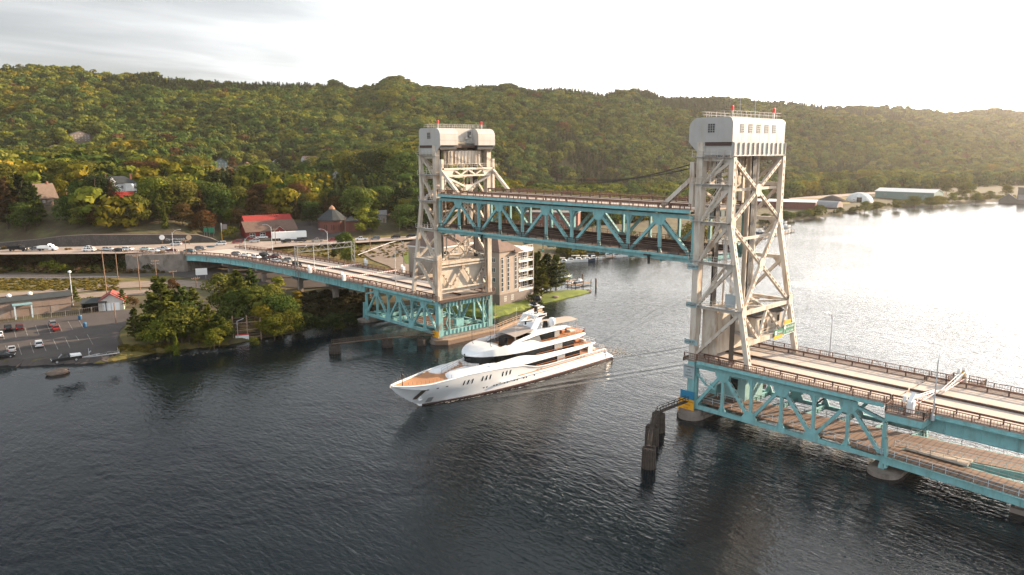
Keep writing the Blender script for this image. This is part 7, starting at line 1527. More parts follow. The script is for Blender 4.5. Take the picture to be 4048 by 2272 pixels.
for kind, c, x, y, lab in (('pickup', 'bronze', 777, 668.5, 'bronze-grey pickup at the very head of the queue'), ('suv', 'black', 748, 668.5, 'black hatchback beside the bronze pickup at the gantry leg'), ('pickup', 'grey', 723, 659, 'grey pickup second in the farther lane of the queue'), ('sedan', 'silver', 694, 659.5, 'silver-white sedan in the nearer lane behind the black hatchback'), ('pickup', 'maroon', 692, 649.7, 'maroon pickup in the farther lane behind the grey one'), ('sedan', 'black', 670, 655, 'black sedan in the nearer lane behind the silver one'), ('suv', 'black', 666, 645.7, 'black suv with bright bonnet behind the maroon pickup'),
    ('suv', 'white', 645, 650.5, 'white suv in the nearer lane in the middle of the queue'), ('sedan', 'white', 619, 645.3, 'white sedan just behind the white suv by the lamp'), ('minivan', 'white', 624, 637.5, 'boxy white van in the farther lane at the bend'), ('sedan', 'grey', 595, 640.8, 'grey sedan at the parapet behind the white sedan'), ('suv', 'red', 597, 635.5, 'red suv beside the grey sedan at the bend'), ('suv', 'maroon', 572, 637.5, 'dark maroon suv at the parapet behind the grey sedan'), ('minivan', 'black', 565, 633, 'tall black van beside the maroon suv'), ('suv', 'green', 536, 635.7, 'dark green suv at the parapet above the teal girder'), ('minivan', 'teal', 533, 629, 'dark teal van beside the dark green suv'), ('suv', 'grey', 505, 628.5, 'dark grey boxy suv alone in the outer lane'), ('sedan', 'teal', 477, 634.2, 'dark teal sedan where the girder begins'),
    ('sedan', 'maroon', 434, 633.8, 'maroon sedan behind the abutment lamp'), ('pickup', 'silver', 411, 629.5, 'silver pickup with crew cab behind the maroon sedan'), ('sedan', 'white', 387, 633.6, 'low white sedan next to the silver pickup'), ('sedan', 'mint', 366, 629.3, 'pale green sedan behind the low white one'), ('suv', 'white', 322, 630, 'white suv with dark doors at the railing start'), ('sedan', 'black', 298, 632, 'black car half hidden behind the railing start'), ('suv', 'silver', 273, 630.5, 'silver-white suv alone above the brushy bank'), ('pickup', 'white', 225, 632, 'white pickup above the brushy bank')):
    car(kind, c, C_[c], x, y, hd(y) if x > 460 else -48, lab, z=11.22 if x < 520 else None, group=QG)
for kind, c, x, y, h, lab in (('sedan', 'white', 224, 626, -48, 'white car passing behind the white pickup on the shore road'), ('sedan', 'grey', 91, 628, -48, 'grey car behind the white dump truck'), ('minivan', 'silver', 443, 616.5, 133, 'silver wagon passing the stone wall'), ('minivan', 'white', 555, 616, 155, 'white minivan turning at the junction'), ('minivan', 'red', 597, 611.5, 160, 'red minivan behind the white one at the junction'), ('suv', 'silver', 640, 609.5, 160, 'silver suv leaving the store street')): car(kind, c, C_[c], x, y, h, lab, z=11.22, group=RG)
for kind, c, x, y, h, lab in (('pickup', 'white', 659, 600, -30, 'white pickup parked by the store window'), ('sedan', 'teal', 700, 602.5, -30, 'dark teal car parked at the nose of the white trailer'), ('suv', 'black', 720, 610, 150, 'black suv on the street below the trailer'), ('pickup', 'black', 755, 608.5, 150, 'black pickup on the street below the trailer'), ('pickup', 'tan', 798, 608, 150, 'tan pickup on the street by the brick building'), ('sedan', 'red', 837, 606.5, 150, 'red sedan on the street by the brick building'), ('pickup', 'white', 909, 604.2, 150, 'white pickup on the street above the tall grass'), ('suv', 'grey', 944, 602.6, 150, 'dark grey suv behind the white pickup on the street'), ('suv', 'black', 995, 599, 150, 'black suv near the far tower, first of two'), ('suv', 'black', 1033, 596.5, 150, 'black suv near the far tower, second of two'), ('sedan', 'red', 980, 564, 150, 'small red car beside the little grey house')): car(kind, c, C_[c], x, y, h, lab, group=SG)
for kind, c, x, y, h, lab in (('suv', 'black', 21, 831, 82, 'black suv in the back row of the lot near its end'), ('suv', 'maroon', 50, 829, 82, 'dark maroon suv in the back row of the lot'), ('suv', 'grey', 133, 819, 82, 'grey suv nose to nose with the red car'), ('sedan', 'red', 141, 830, 82, 'red car parked in front of the grey suv'), ('suv', 'white', 98, 871, 82, 'white suv alone in the front row of bays'), ('sedan', 'silver', 30, 883, 82, 'silver car in the front row of bays'), ('sedan', 'white', -1, 846, 82, 'white car cut by the photo edge in the lot'), ('sedan', 'black', 12, 899, -18, 'black car parked in front of the silver car')): car(kind, c, C_[c], x, y, h, lab, group=PG)
# pickup with a white bed cover and boat trailer
P = atz(168, 912, 2.7); dr = Vector(atz(265, 898, 2.7)) - Vector(P); a_ = yawdir(-dr.x, -dr.y); zt_ = 2.95
t = car_proto('pickup', 'jet', paint('jet', (.008, .008, .009))); t.location = (P[0], P[1], zt_); t.rotation_euler = (0, 0, a_); t['label'] = 'black pickup with a white bed cover at the water edge'; t['category'] = 'pickup truck'; ROOT[t.name] = Matrix.Translation(t.location) @ Matrix.Rotation(a_, 4, 'Z'); t.scale = (1.12, 1.1, 1.1)
mb = MB(); mb.prism([(-2.85, -.9, 1.15), (-.7, -.9, 1.15), (-.8, -.9, 1.55), (-2.8, -.9, 1.45)], (0, 1.8, 0)); mb.build('bed_cover', WHITE, t, local=True)
P = atz(262, 899, 2.7); t = thing('boat_trailer', 'empty silver boat trailer hitched behind the black pickup', 'trailer', (P[0], P[1], zt_), rz=a_); ALU = mat('trailer_alu', (.5, .51, .52), .35, metal=.6, var=0)
for s in (-1, 1):
    mb = MB(); mb.bar((-3.4, s * .9, .65), (1.6, s * .9, .65), .12, .22); mb.bar((1.6, s * .9, .65), (4.4, 0, .6), .12, .2); mb.build('side_rail', ALU, t, local=True); mb = MB(); mb.bar((-3.2, s * .45, .95), (.8, s * .45, .85), .2, .1); mb.build('bunk', TRIMB, t, local=True)
    mb = MB(); mb.bar((-3.3, s * 1.0, .6), (-3.3, s * 1.0, 1.6), .06, .06); mb.build('guide_post', ALU, t, local=True)
    for x in (-2.2, -1.3):
        mb = MB(); mb.tube((x, s * 1.0, .36), (x, s * 1.22, .36), .36, 12); mb.build('wheel', TYRE, t, local=True)
    mb = MB(); mb.prism([(-2.8, s * 1.02, .6), (-2.5, s * 1.02, .82), (-1.0, s * 1.02, .82), (-.7, s * 1.02, .6)], (0, s * .22, 0)); mb.build('mudguard', ALU, t, local=True)
for x in (-3.3, -.6, 1.5):
    mb = MB(); mb.bar((x, -.9, .6), (x, .9, .6), .12, .14); mb.build('crossmember', ALU, t, local=True)
mb = MB(); mb.bar((3.2, 0, .6), (3.2, 0, 1.7), .12, .12); mb.bar((3.2, 0, 1.6), (2.7, 0, 1.9), .1, .3); mb.bar((3.2, .35, .6), (3.2, .1, 2.6), .06, .06); mb.bar((3.2, -.35, .6), (3.2, -.1, 2.6), .06, .06); mb.build('winch_stand', ALU, t, local=True); mb = MB(); mb.bar((4.4, 0, .6), (5.6, 0, .6), .12, .14); mb.build('tongue', ALU, t, local=True)
# work trucks on the shore road
def work_truck(px, py, h, body, label, dump):
    P = tuple(atz(px, py, 11.2)); t = thing('work_truck', label, 'truck', P, rz=R(h)); mb = extr([(1.0, .6), (1.0, 2.0), (1.3, 2.55), (2.1, 2.55), (2.7, 1.75), (3.7, 1.5), (3.9, 1.1), (3.85, .6)], 2.2, 2.0, 2.6, .6); mb.build('cab', body, t, local=True)
    mb = extr([(1.45, 1.75), (1.55, 2.4), (2.1, 2.4), (2.62, 1.75)], 2.22, 2.1, 2.5, 1.7); mb.build('window_glass', DKGLASS, t, local=True); mb = MB(); mb.bx(-4, 1, -.5, .5, .6, .95); mb.build('chassis', TRIMB, t, local=True)
    mb = MB(); mb.prism([(-4.2, -1.15, 1.0), (.8, -1.15, 1.0), (.8, -1.15, 2.2 if dump else 1.25), (-4.2, -1.15, 2.0 if dump else 1.25)], (0, 2.3, 0)); mb.build('flat_bed', body if dump else TRIMB, t, local=True)
    if dump:
        mb = MB(); mb.bx(.85, 1.0, -1.1, 1.1, 1.0, 3.0); mb.build('headboard', body, t, local=True)
    for x in (-3.0, 2.8):
        for s in (-1, 1):
            mb = MB(); mb.tube((x, s * .75, .48), (x, s * 1.1, .48), .48, 12); mb.build('wheel', TYRE, t, local=True)
    for s in (-1, 1):
        mb = MB(); mb.bx(3.85, 3.92, s * .8 - .15, s * .8 + .15, .95, 1.2); mb.build('headlight', HEADL, t, local=True)
work_truck(121, 630, -48, WHITE, 'white dump truck on the shore road above the bank', True); work_truck(47, 631, -48, paint('jet', (.01, .01, .01)), 'dark flatbed truck near the photo edge on the shore road', True)
# people on the lot
def person(px, py, shirt, trousers, label, face, arm):
    P = atz(px, py, 2.7); P[2] = gz(P[0], P[1]) + .15; t = thing('person', label, 'person', tuple(P), rz=R(face)); bm = bmesh.new(); sk = {}
    def ch(pts, par=None):
        prev = par
        for p, r in pts:
            v = bm.verts.new(p); sk[v] = r
            if prev is not None: bm.edges.new((prev, v))
            prev = v
        return prev
    pel = bm.verts.new((0, 0, .98)); sk[pel] = (.15, .11); chest = ch([((0, 0, 1.18), (.14, .1)), ((0, .01, 1.38), (.17, .11))], pel); nk = ch([((0, .02, 1.52), (.06, .06)), ((0, .03, 1.62), (.085, .095)), ((0, .03, 1.74), (.075, .085))], chest)
    for s in (-1, 1):
        ch([((s * .2, 0, 1.42), (.06, .06)), ((s * .25, .02, 1.15), (.045, .045)), ((s * (.24 if not arm else .2), .1 + arm * .2, .92 + arm * .3), (.038, .038)), ((s * .22, .16 + arm * .25, .84 + arm * .36), (.03, .04))], chest)
        ch([((s * .1, 0, .88), (.09, .09)), ((s * .11, .02, .5), (.062, .062)), ((s * .12, -.01, .1), (.045, .045)), ((s * .13, .13, .05), (.04, .035))], pel)
    me = bpy.data.meshes.new('body'); bm.verts.index_update(); rs = [sk[v] for v in bm.verts]; bm.to_mesh(me); bm.free(); o = bpy.data.objects.new('body', me); COL.objects.link(o); o.parent = t; md = o.modifiers.new('skin', 'SKIN'); md.use_smooth_shade = True
    for i, r in enumerate(rs): me.skin_vertices[0].data[i].radius = r; me.skin_vertices[0].data[i].use_root = i == 0
    o.modifiers.new('sub', 'SUBSURF').levels = 1; o.modifiers['sub'].render_levels = 2
    sm = bpy.data.materials.new('clothes_' + label[:12]); sm.use_nodes = True; q = sm.node_tree; tcx = N('ShaderNodeTexCoord', q); sp_ = N('ShaderNodeSeparateXYZ', q); q.links.new(tcx.outputs['Object'], sp_.inputs[0]); cr = N('ShaderNodeValToRGB', q); cr.color_ramp.interpolation = 'CONSTANT'; e = cr.color_ramp.elements; e[0].position = 0; e[0].color = (.03, .025, .02, 1); e[1].position = .05; e[1].color = (*trousers, 1)
    for p_, c in ((.52, shirt), (.83, (.45, .27, .19)), (.94, (.07, .045, .03))): el = e.new(p_); el.color = (*c, 1)
    q.links.new(math_n(q, 'DIVIDE', sp_.outputs[2], 1.82), cr.inputs[0]); q.links.new(cr.outputs[0], q.nodes['Principled BSDF'].inputs['Base Color']); q.nodes['Principled BSDF'].inputs['Roughness'].default_value = .85; me.materials.append(sm)
person(46, 935, (.62, .58, .54), (.12, .12, .15), 'person in a pale shirt and dark trousers standing on the shore grass', -60, 1); person(88.5, 915, (.60, .62, .62), (.45, .48, .5), 'person in white standing on the lot near the grass edge', 200, 0)
# ------------------------------------------------------------------ boats and docks
def boat(P, L_, rz, hull, label, kind=0, group='boats moored in the marina', z0=0):
    t = thing('motor_boat', label, 'boat', (P[0], P[1], z0), rz=rz, group=group); n = 9; rws = []
    for i in range(n):
        u = i / (n - 1); x = -L_ / 2 + L_ * u; b = L_ * .16 * (1 - max(0, (u - .45) / .55) ** 2.2); s = L_ * (.11 + .05 * u * u); rws.append([(x, -b, s), (x, -b * .75, .05), (x, 0, -.3), (x, b * .75, .05), (x, b, s)])
    mb = MB(); mb.grid(rws); mb.poly(rws[0]); mb.build('hull', hull, t, local=True, smooth=True); mb = MB(); mb.grid([[(r[0][0], r[0][1] * .97, r[0][2] - .12), (r[0][0], -r[0][1] * .97, r[0][2] - .12)] for r in rws]); mb.build('deck', mat('boat_deck', (.55, .54, .52), .5), t, local=True)
    h = L_ * .11
    mb = MB(); mb.prism([(-L_ * .1, -L_ * .115, h), (L_ * .22, -L_ * .09, h), (L_ * .12, -L_ * .08, h * 2.0), (-L_ * .08, -L_ * .1, h * 2.05)], (0, L_ * .2, 0)); mb.build('cabin', WHITE, t, local=True)
    mb = MB(); mb.prism([(-L_ * .02, -L_ * .118, h * 1.35), (L_ * .19, -L_ * .10, h * 1.3), (L_ * .13, -L_ * .09, h * 1.85), (-L_ * .02, -L_ * .11, h * 1.9)], (0, L_ * .215, 0)); mb.build('window_glass', DKGLASS, t, local=True)
    if kind:
        mb = MB(); mb.bx(-L_ * .3, L_ * .1, -L_ * .11, L_ * .11, h * 2.7, h * 2.82); mb.build('canopy', (CUSH if kind == 1 else mat('canopy_blue', (.05, .10, .18), .8)), t, local=True)
        for x in (-L_ * .28, L_ * .08):
            for s in (-1, 1):
                mb = MB(); mb.bar((x, s * L_ * .1, h), (x, s * L_ * .1, h * 2.7), .05, .05, up=(1, 0, 0)); mb.build('canopy_pole', STEEL, t, local=True)
    return t
HB = mat('hull_white', (.7, .7, .69), .3, var=0); HN = mat('hull_navy', (.03, .05, .09), .3, var=0); HG_ = mat('hull_green', (.10, .18, .17), .3, var=0)
for i, (x, y, L_, h, k, lab) in enumerate(((1417, 661, 8, HB, 1, 'white boat with a pale canopy at the shaded end of the marina row'), (1434, 659, 9, HB, 0, 'low white cruiser beside the canopied boat'), (1453, 658, 10, HB, 1, 'white cabin cruiser third along the marina row'), (1475, 656, 8.5, HN, 1, 'dark-hulled boat with bright stern in the marina row'), (1491, 653, 9.5, HB, 2, 'blue-canopied boat at the end of the marina row'), (1526, 645.5, 8, HB, 0, 'white boat in the outer marina row, first of three'), (1545, 647.5, 9, HB, 1, 'white boat with pale canopy in the outer marina row'), (1564, 645.5, 8, HB, 0, 'low white boat at the end of the outer marina row'))):
    boat(atz(x, y, 0), L_, R(-55 + i * 3), h, lab, k)
boat(atz(1426, 701, 0), 9, R(12), HG_, 'pale green boat tied to the upper spit dock', 0, group='boats at the spit docks'); boat(atz(1458, 710.5, 0), 6.5, R(10), HN, 'small dark boat between the two spit docks', 0, group='boats at the spit docks'); boat(atz(1436, 713.5, 0), 5, R(10), HB, 'small white skiff beside the lower spit dock', 0, group='boats at the spit docks')
for i, (x, y, L_, h, k, lab) in enumerate(((1968, 561, 9, HB, 1, 'white boat with canopy, farthest of the cluster behind the near tower'), (1976, 572, 10, HB, 0, 'large white cruiser at the outer tip of the tower cluster'), (1916, 586, 9, HN, 1, 'dark-hulled boat seen between the near tower columns'), (1914, 556, 9, HB, 2, 'blue-canopied boat seen between the tower ropes and the leg'), (1966, 583, 9, HB, 1, 'white boat with canopy nearest the near tower leg'), (1950, 577, 8, HB, 0, 'low white boat beside the near tower leg'), (1935, 592, 8, HB, 0, 'white boat just behind the tower bracing'))): boat(atz(x, y, 0), L_, R(-20 + i * 7), h, lab, k, group='boats clustered behind the near tower')
def dock(ps, label, w=1.6):
    pp = [atz(x, y, .7) for x, y in ps]; t = thing('dock', label, 'dock', tuple(pp[0]), group='timber docks'); mb = MB(); [mb.bar(a, b, w, .25) for a, b in zip(pp, pp[1:])]; mb.build('planks', TIMBERL, t)
    for a, b in zip(pp, pp[1:]):
        a, b = Vector(a), Vector(b); n = max(2, int((b - a).length / 5))
        for i in range(n + 1): p = a.lerp(b, i / n); mb = MB(); mb.tube(p + Vector((0, -w / 2, -2)), p + Vector((0, -w / 2, 1.3)), .14, 6); mb.build('pile', TIMBER, t)
dock(((1410, 708), (1449, 702.5)), 'upper timber dock beside the grassy spit'); dock(((1424, 713), (1444, 716.5), (1483, 709.5)), 'lower bent timber dock off the grassy spit'); dock(((1500, 650), (1575, 641)), 'marina dock behind the raised span'); dock(((1405, 656), (1496, 648)), 'marina dock at the wooded corner'); dock(((1905, 600), (1995, 580)), 'dock among the boats behind the near tower')
P = atz(1499, 723, 0); mb = MB(); mb.tube((P[0], P[1], -2), (P[0], P[1], 3.6), .32, 8); o = mb.build('mooring_pile', TIMBER); tag(o, 'single dark mooring pile standing alone off the docks', 'pile'); P = atz(1465, 708, 0); mb = MB(); mb.tube((P[0], P[1], -2), (P[0], P[1], 3.2), .28, 8); o = mb.build('mooring_pile', TIMBER); tag(o, 'dark mooring pile rising behind the lower spit dock', 'pile')
for i, (x, y, c) in enumerate(((2148, 505, 'white'), (2340, 494, 'silver'), (2352, 493, 'white'), (2362, 493, 'grey'))): car('suv', c, C_[c], x, y, 20, ('white van by the dome doorway', 'silver car in the row past the green warehouse', 'white car in the middle of the row past the green warehouse', 'grey car at the end of the row past the green warehouse')[i], z=4.8, group='cars at the far warehouse')
# ------------------------------------------------------------------ trees
def leafmat(name, inst):
    mt = bpy.data.materials.new(name); mt.use_nodes = True; t = mt.node_tree; t.nodes.clear(); oi = N('ShaderNodeObjectInfo', t)
    if inst: a = N('ShaderNodeAttribute', t, attribute_type='INSTANCER', attribute_name='tint'); base = a.outputs['Color']
    else: base = oi.outputs['Color']
    f = N('ShaderNodeAttribute', t, attribute_type='GEOMETRY', attribute_name='leaf'); hs = N('ShaderNodeHueSaturation', t); t.links.new(base, hs.inputs['Color'])
    v = math_n(t, 'ADD', math_n(t, 'MULTIPLY', f.outputs['Fac'], 1.0), 0.5); t.links.new(v, hs.inputs['Value']); t.links.new(math_n(t, 'ADD', math_n(t, 'MULTIPLY', f.outputs['Fac'], -.06), .53), hs.inputs['Hue'])
    d = N('ShaderNodeBsdfDiffuse', t); tr = N('ShaderNodeBsdfTranslucent', t); mx = N('ShaderNodeMixShader', t, inp={0: .28}); t.links.new(hs.outputs[0], d.inputs[0]); t.links.new(hs.outputs[0], tr.inputs[0]); t.links.new(d.outputs[0], mx.inputs[1]); t.links.new(tr.outputs[0], mx.inputs[2]); o = N('ShaderNodeOutputMaterial', t); t.links.new(mx.outputs[0], o.inputs[0]); return mt
LEAFI, LEAFO = leafmat('forest_leaves', True), leafmat('tree_leaves', False); BARK = mat('bark', (.10, .07, .05), .9, var=.3, vscale=2, coord='obj')
def quads(C, Nn, s, asp, r):
    """leaf-clump faces at C facing roughly Nn"""
    n = len(C); Nn = Nn + r.normal(0, .30, (n, 3)); Nn /= np.linalg.norm(Nn, axis=1)[:, None] + 1e-9; ref = r.normal(0, 1, (n, 3)); a = np.cross(Nn, ref); a /= np.linalg.norm(a, axis=1)[:, None] + 1e-9; b = np.cross(Nn, a)
    s = s * r.uniform(.65, 1.35, n)[:, None]; a *= s; b *= s * asp; j = lambda: r.uniform(.7, 1.2, (n, 1))
    return np.stack([C - a * j() - b * j() * .6, C + a * j() - b * j(), C + a * j() + b * j() * .7, C - a * j() + b * j()], 1)
def leafmesh(name, Q, lf, m):
    n = len(Q); me = bpy.data.meshes.new(name); me.vertices.add(n * 4); me.vertices.foreach_set('co', Q.reshape(-1).astype(np.float32)); me.loops.add(n * 4); me.loops.foreach_set('vertex_index', np.arange(n * 4, dtype=np.int32)); me.polygons.add(n); me.polygons.foreach_set('loop_start', np.arange(0, n * 4, 4, dtype=np.int32)); me.update(calc_edges=True)
    at = me.attributes.new('leaf', 'FLOAT', 'FACE'); at.data.foreach_set('value', lf.astype(np.float32)); me.materials.append(m); me.validate(); return me
def broad(r, n, H=1.0, wide=.62, s=.05, lobes=14, low=.22, m=None, name='crown'):
    """rounded crown of unit height built of lobes"""
    Q, Lf = [], []
    for i in range(lobes):
        u = r.uniform(0, 1); z = low + (1 - low) * (u ** .8) * .82 + .06; env = wide / 2 * math.sin(math.pi * min(1, (z - low * .6) / (1.08 - low * .6)) ** .75) * 1.05; a = r.uniform(0, 6.283); rr = env * r.uniform(.35, .95); c = np.array([rr * math.cos(a), rr * math.sin(a), z * H]); rad = r.uniform(.13, .23) * (wide / .62)
        k = max(8, n // lobes); d = r.normal(0, 1, (k, 3)); d /= np.linalg.norm(d, axis=1)[:, None]; d[:, 2] = np.where(d[:, 2] < -.35, -d[:, 2], d[:, 2]); q = r.uniform(.72, 1.06, k)[:, None]; C = c + d * rad * q * np.array([1.1, 1.1, .8]); Q.append(quads(C, d, s, .8, r)); Lf.append(np.clip(r.uniform(.2, .8) + r.normal(0, .16, k), 0, 1))
    return leafmesh(name, np.concatenate(Q), np.concatenate(Lf), m)
def conifer(r, n, wide=.42, s=.05, low=.08, m=None, name='crown', tiers=11, ragged=.3):
    Q, Lf = [], []
    for i in range(tiers):
        z = low + (1 - low) * (i / tiers) ** .92; R0 = wide / 2 * (1 - (i / tiers)) ** .8 * r.uniform(1 - ragged, 1.1); k = max(6, int(n * (1 - i / tiers) ** 1.1 / tiers * 2)); nb = max(5, int(9 - i * .3)); b = r.integers(0, nb, k); a = b * 6.283 / nb + r.uniform(0, 1) + r.normal(0, .17, k); t = r.uniform(.1, 1, k) ** .7; rb = R0 * (.75 + .35 * np.sin(b * 2.7 + i))
        C = np.stack([np.cos(a) * t * rb, np.sin(a) * t * rb, z + .035 * (1 - t) + .02 * r.normal(0, 1, k) - .03 * t], 1); d = np.stack([np.cos(a) * .5, np.sin(a) * .5, np.full(k, .8)], 1); Q.append(quads(C, d, s, .55, r)); Lf.append(np.clip(r.uniform(.25, .75) + r.normal(0, .18, k), 0, 1))
    return leafmesh(name, np.concatenate(Q), np.concatenate(Lf), m)
def pine(r, n, wide=.5, s=.035, low=.16, m=None, name='crown', tiers=9):
    """open white pine: separate tilted plates of needles round the stem"""
    Q, Lf = [], []
    for i in range(tiers * 4):
        u = i / (tiers * 4); z = low + (.97 - low) * u; a = i * 2.4 + r.normal(0, .3); L_ = wide / 2 * (1 - u ** 1.6 * .82) * r.uniform(.6, 1.1); k = max(6, n // (tiers * 4)); t = r.uniform(.25, 1, k); w = r.normal(0, .16, k) * (.4 + t); C = np.stack([np.cos(a + w) * t * L_, np.sin(a + w) * t * L_, z + .06 * t + r.normal(0, .016, k)], 1); Q.append(quads(C, np.tile([.2 * math.cos(a), .2 * math.sin(a), .9], (k, 1)), s, .6, r)); Lf.append(np.clip(r.uniform(.2, .8) + r.normal(0, .15, k), 0, 1))
    return leafmesh(name, np.concatenate(Q), np.concatenate(Lf), m)
def trunk(r, limbs=5, top=.85, rad=.022):
    mb = MB(); p = Vector((0, 0, -.12)); n = 5; pts = [Vector((r.normal(0, .008) * i, r.normal(0, .008) * i, -.06 + (top + .06) * i / n)) for i in range(n + 1)]
    for i in range(n): mb.tube(pts[i], pts[i + 1], rad * (1 - i / n * .8), 6, r2=rad * (1 - (i + 1) / n * .8), cap=i in (0, n - 1))
    for k in range(limbs): u = r.uniform(.25, .75); q = pts[int(u * n)]; a = r.uniform(0, 6.28); mb.tube(q, q + Vector((math.cos(a) * .2, math.sin(a) * .2, .14)), rad * .45, 5, r2=rad * .12)
    o = mb.build('trunk', BARK, link=False); me = o.data; bpy.data.objects.remove(o); return me
rr_ = np.random.default_rng(11)
# forest prototypes, kept out of the scene collection
fc = bpy.data.collections.new('forest_kit'); NP = 9
for i in range(NP):
    me = broad(rr_, 400, wide=rr_.uniform(.7, 1.0), s=.072, lobes=10, low=.05, m=LEAFI, name='forest_crown') if i < 6 else conifer(rr_, 240, wide=.42, s=.06, low=.02, m=LEAFI, name='forest_crown')
    o = bpy.data.objects.new(f'forest_{i}', me); fc.objects.link(o)
# named trees: crowns and trunks shared between copies
KIT = {}
for kind, n in (('broad', 5), ('wide', 3), ('spruce', 3), ('pine', 4), ('poplar', 2), ('bush', 3)):
    KIT[kind] = []
    for i in range(n):
        if kind == 'broad': me = broad(rr_, 3600, wide=rr_.uniform(.62, .85), s=.0215, lobes=22, low=.16, m=LEAFO)
        elif kind == 'wide': me = broad(rr_, 4200, wide=rr_.uniform(.95, 1.15), s=.022, lobes=24, low=.14, m=LEAFO)
        elif kind == 'spruce': me = conifer(rr_, 2300, wide=rr_.uniform(.38, .5), s=.022, low=.05, m=LEAFO, tiers=17)
        elif kind == 'pine': me = pine(rr_, 4600, wide=rr_.uniform(.55, .72), s=.021, m=LEAFO)
        elif kind == 'poplar': me = broad(rr_, 1600, wide=.3, s=.024, lobes=20, low=.08, m=LEAFO)
        else: me = broad(rr_, 1100, wide=1.35, s=.045, lobes=16, low=.0, m=LEAFO)
        KIT[kind].append((me, trunk(rr_, 0 if kind in ('spruce', 'bush') else 6, .9 if kind in ('spruce', 'pine') else .62, .03 if kind == 'wide' else .02)))
TONES = dict(olive=(.098, .106, .022), green=(.062, .092, .022), dark=(.030, .042, .016), yellow=(.165, .138, .018), rusty=(.085, .052, .02), pineg=(.082, .098, .020), bright=(.118, .130, .020), brown=(.075, .048, .022))
WORD = dict(olive='olive', green='mid green', dark='dark', yellow='yellowing', rusty='rust-tinged', pineg='green', bright='bright yellow-green', brown='brownish')
KW = dict(broad='round broadleaf tree', wide='spreading broadleaf tree', spruce='pointed spruce', pine='shaggy pine', poplar='slim upright tree', bush='low bush')
LAND = [('the white mansion', 300, 470), ('the tan-roofed white house', 445, 450), ('the sage house', 560, 455), ('the grey ranch house', 632, 466), ('the red store', 690, 575), ('the round brick building', 838, 555), ('the stone wall', 300, 600), ('the steep-roofed dark house', 124, 495), ('the upper gable houses', 115, 385), ('the big brown hillside house', 204, 345), ('the high tan-roofed house', 786, 400), ('the far tower', 1090, 500), ('the lift span', 1400, 520), ('the condominium', 1300, 690), ('the near tower', 1985, 480), ('the green warehouse', 2262, 490), ('the dome', 2161, 500), ('the parking lot', 200, 850), ('the timber rack', 622, 825), ('the red-roofed garage', 281, 765), ('the far mill', 2548, 500), ('the long rust-roofed house', 463, 350), ('the curved-roof shed', 2050, 515), ('the viaduct bend', 600, 640), ('the farmhouse', 2240, 465), ('the far end of the shore', 2420, 505)]
TREES = []
def tree(kind, P, H, tone, wx=1.0, var=.18):
    me, tk = random.choice(KIT[kind]); nm = {'broad': 'broadleaf_tree', 'wide': 'broadleaf_tree', 'spruce': 'spruce_tree', 'pine': 'pine_tree', 'poplar': 'poplar_tree', 'bush': 'bush'}[kind]
    o = bpy.data.objects.new(nm, None); COL.objects.link(o); o.location = P; o.rotation_euler = (0, 0, random.uniform(0, 6.28)); o.scale = (H * wx, H * wx, H); ROOT[o.name] = Matrix.Identity(4)
    c = bpy.data.objects.new('crown', me); COL.objects.link(c); c.parent = o; q = random.uniform(1 - var, 1 + var); col = TONES[tone]; c.color = (col[0] * q * random.uniform(.9, 1.12), col[1] * q, col[2] * q, 1)
    if kind != 'bush': tt_ = bpy.data.objects.new('trunk', tk); COL.objects.link(tt_); tt_.parent = o
    o['category'] = 'bush' if kind == 'bush' else 'tree'; TREES.append((o, kind, tone, P, H)); CLEAR.append((P[0], P[1], H * (.16 if kind != 'bush' else .3)))
def tp(kind, x, y, ytop, tone, wx=1.0, z=None):
    """tree whose foot shows at x, y and whose top shows at row ytop"""
    P = at_ground(x, y) if z is None else tuple(atz(x, y, z)); tree(kind, P, max(upz(P, ytop) - P[2], 1.0), tone, wx)
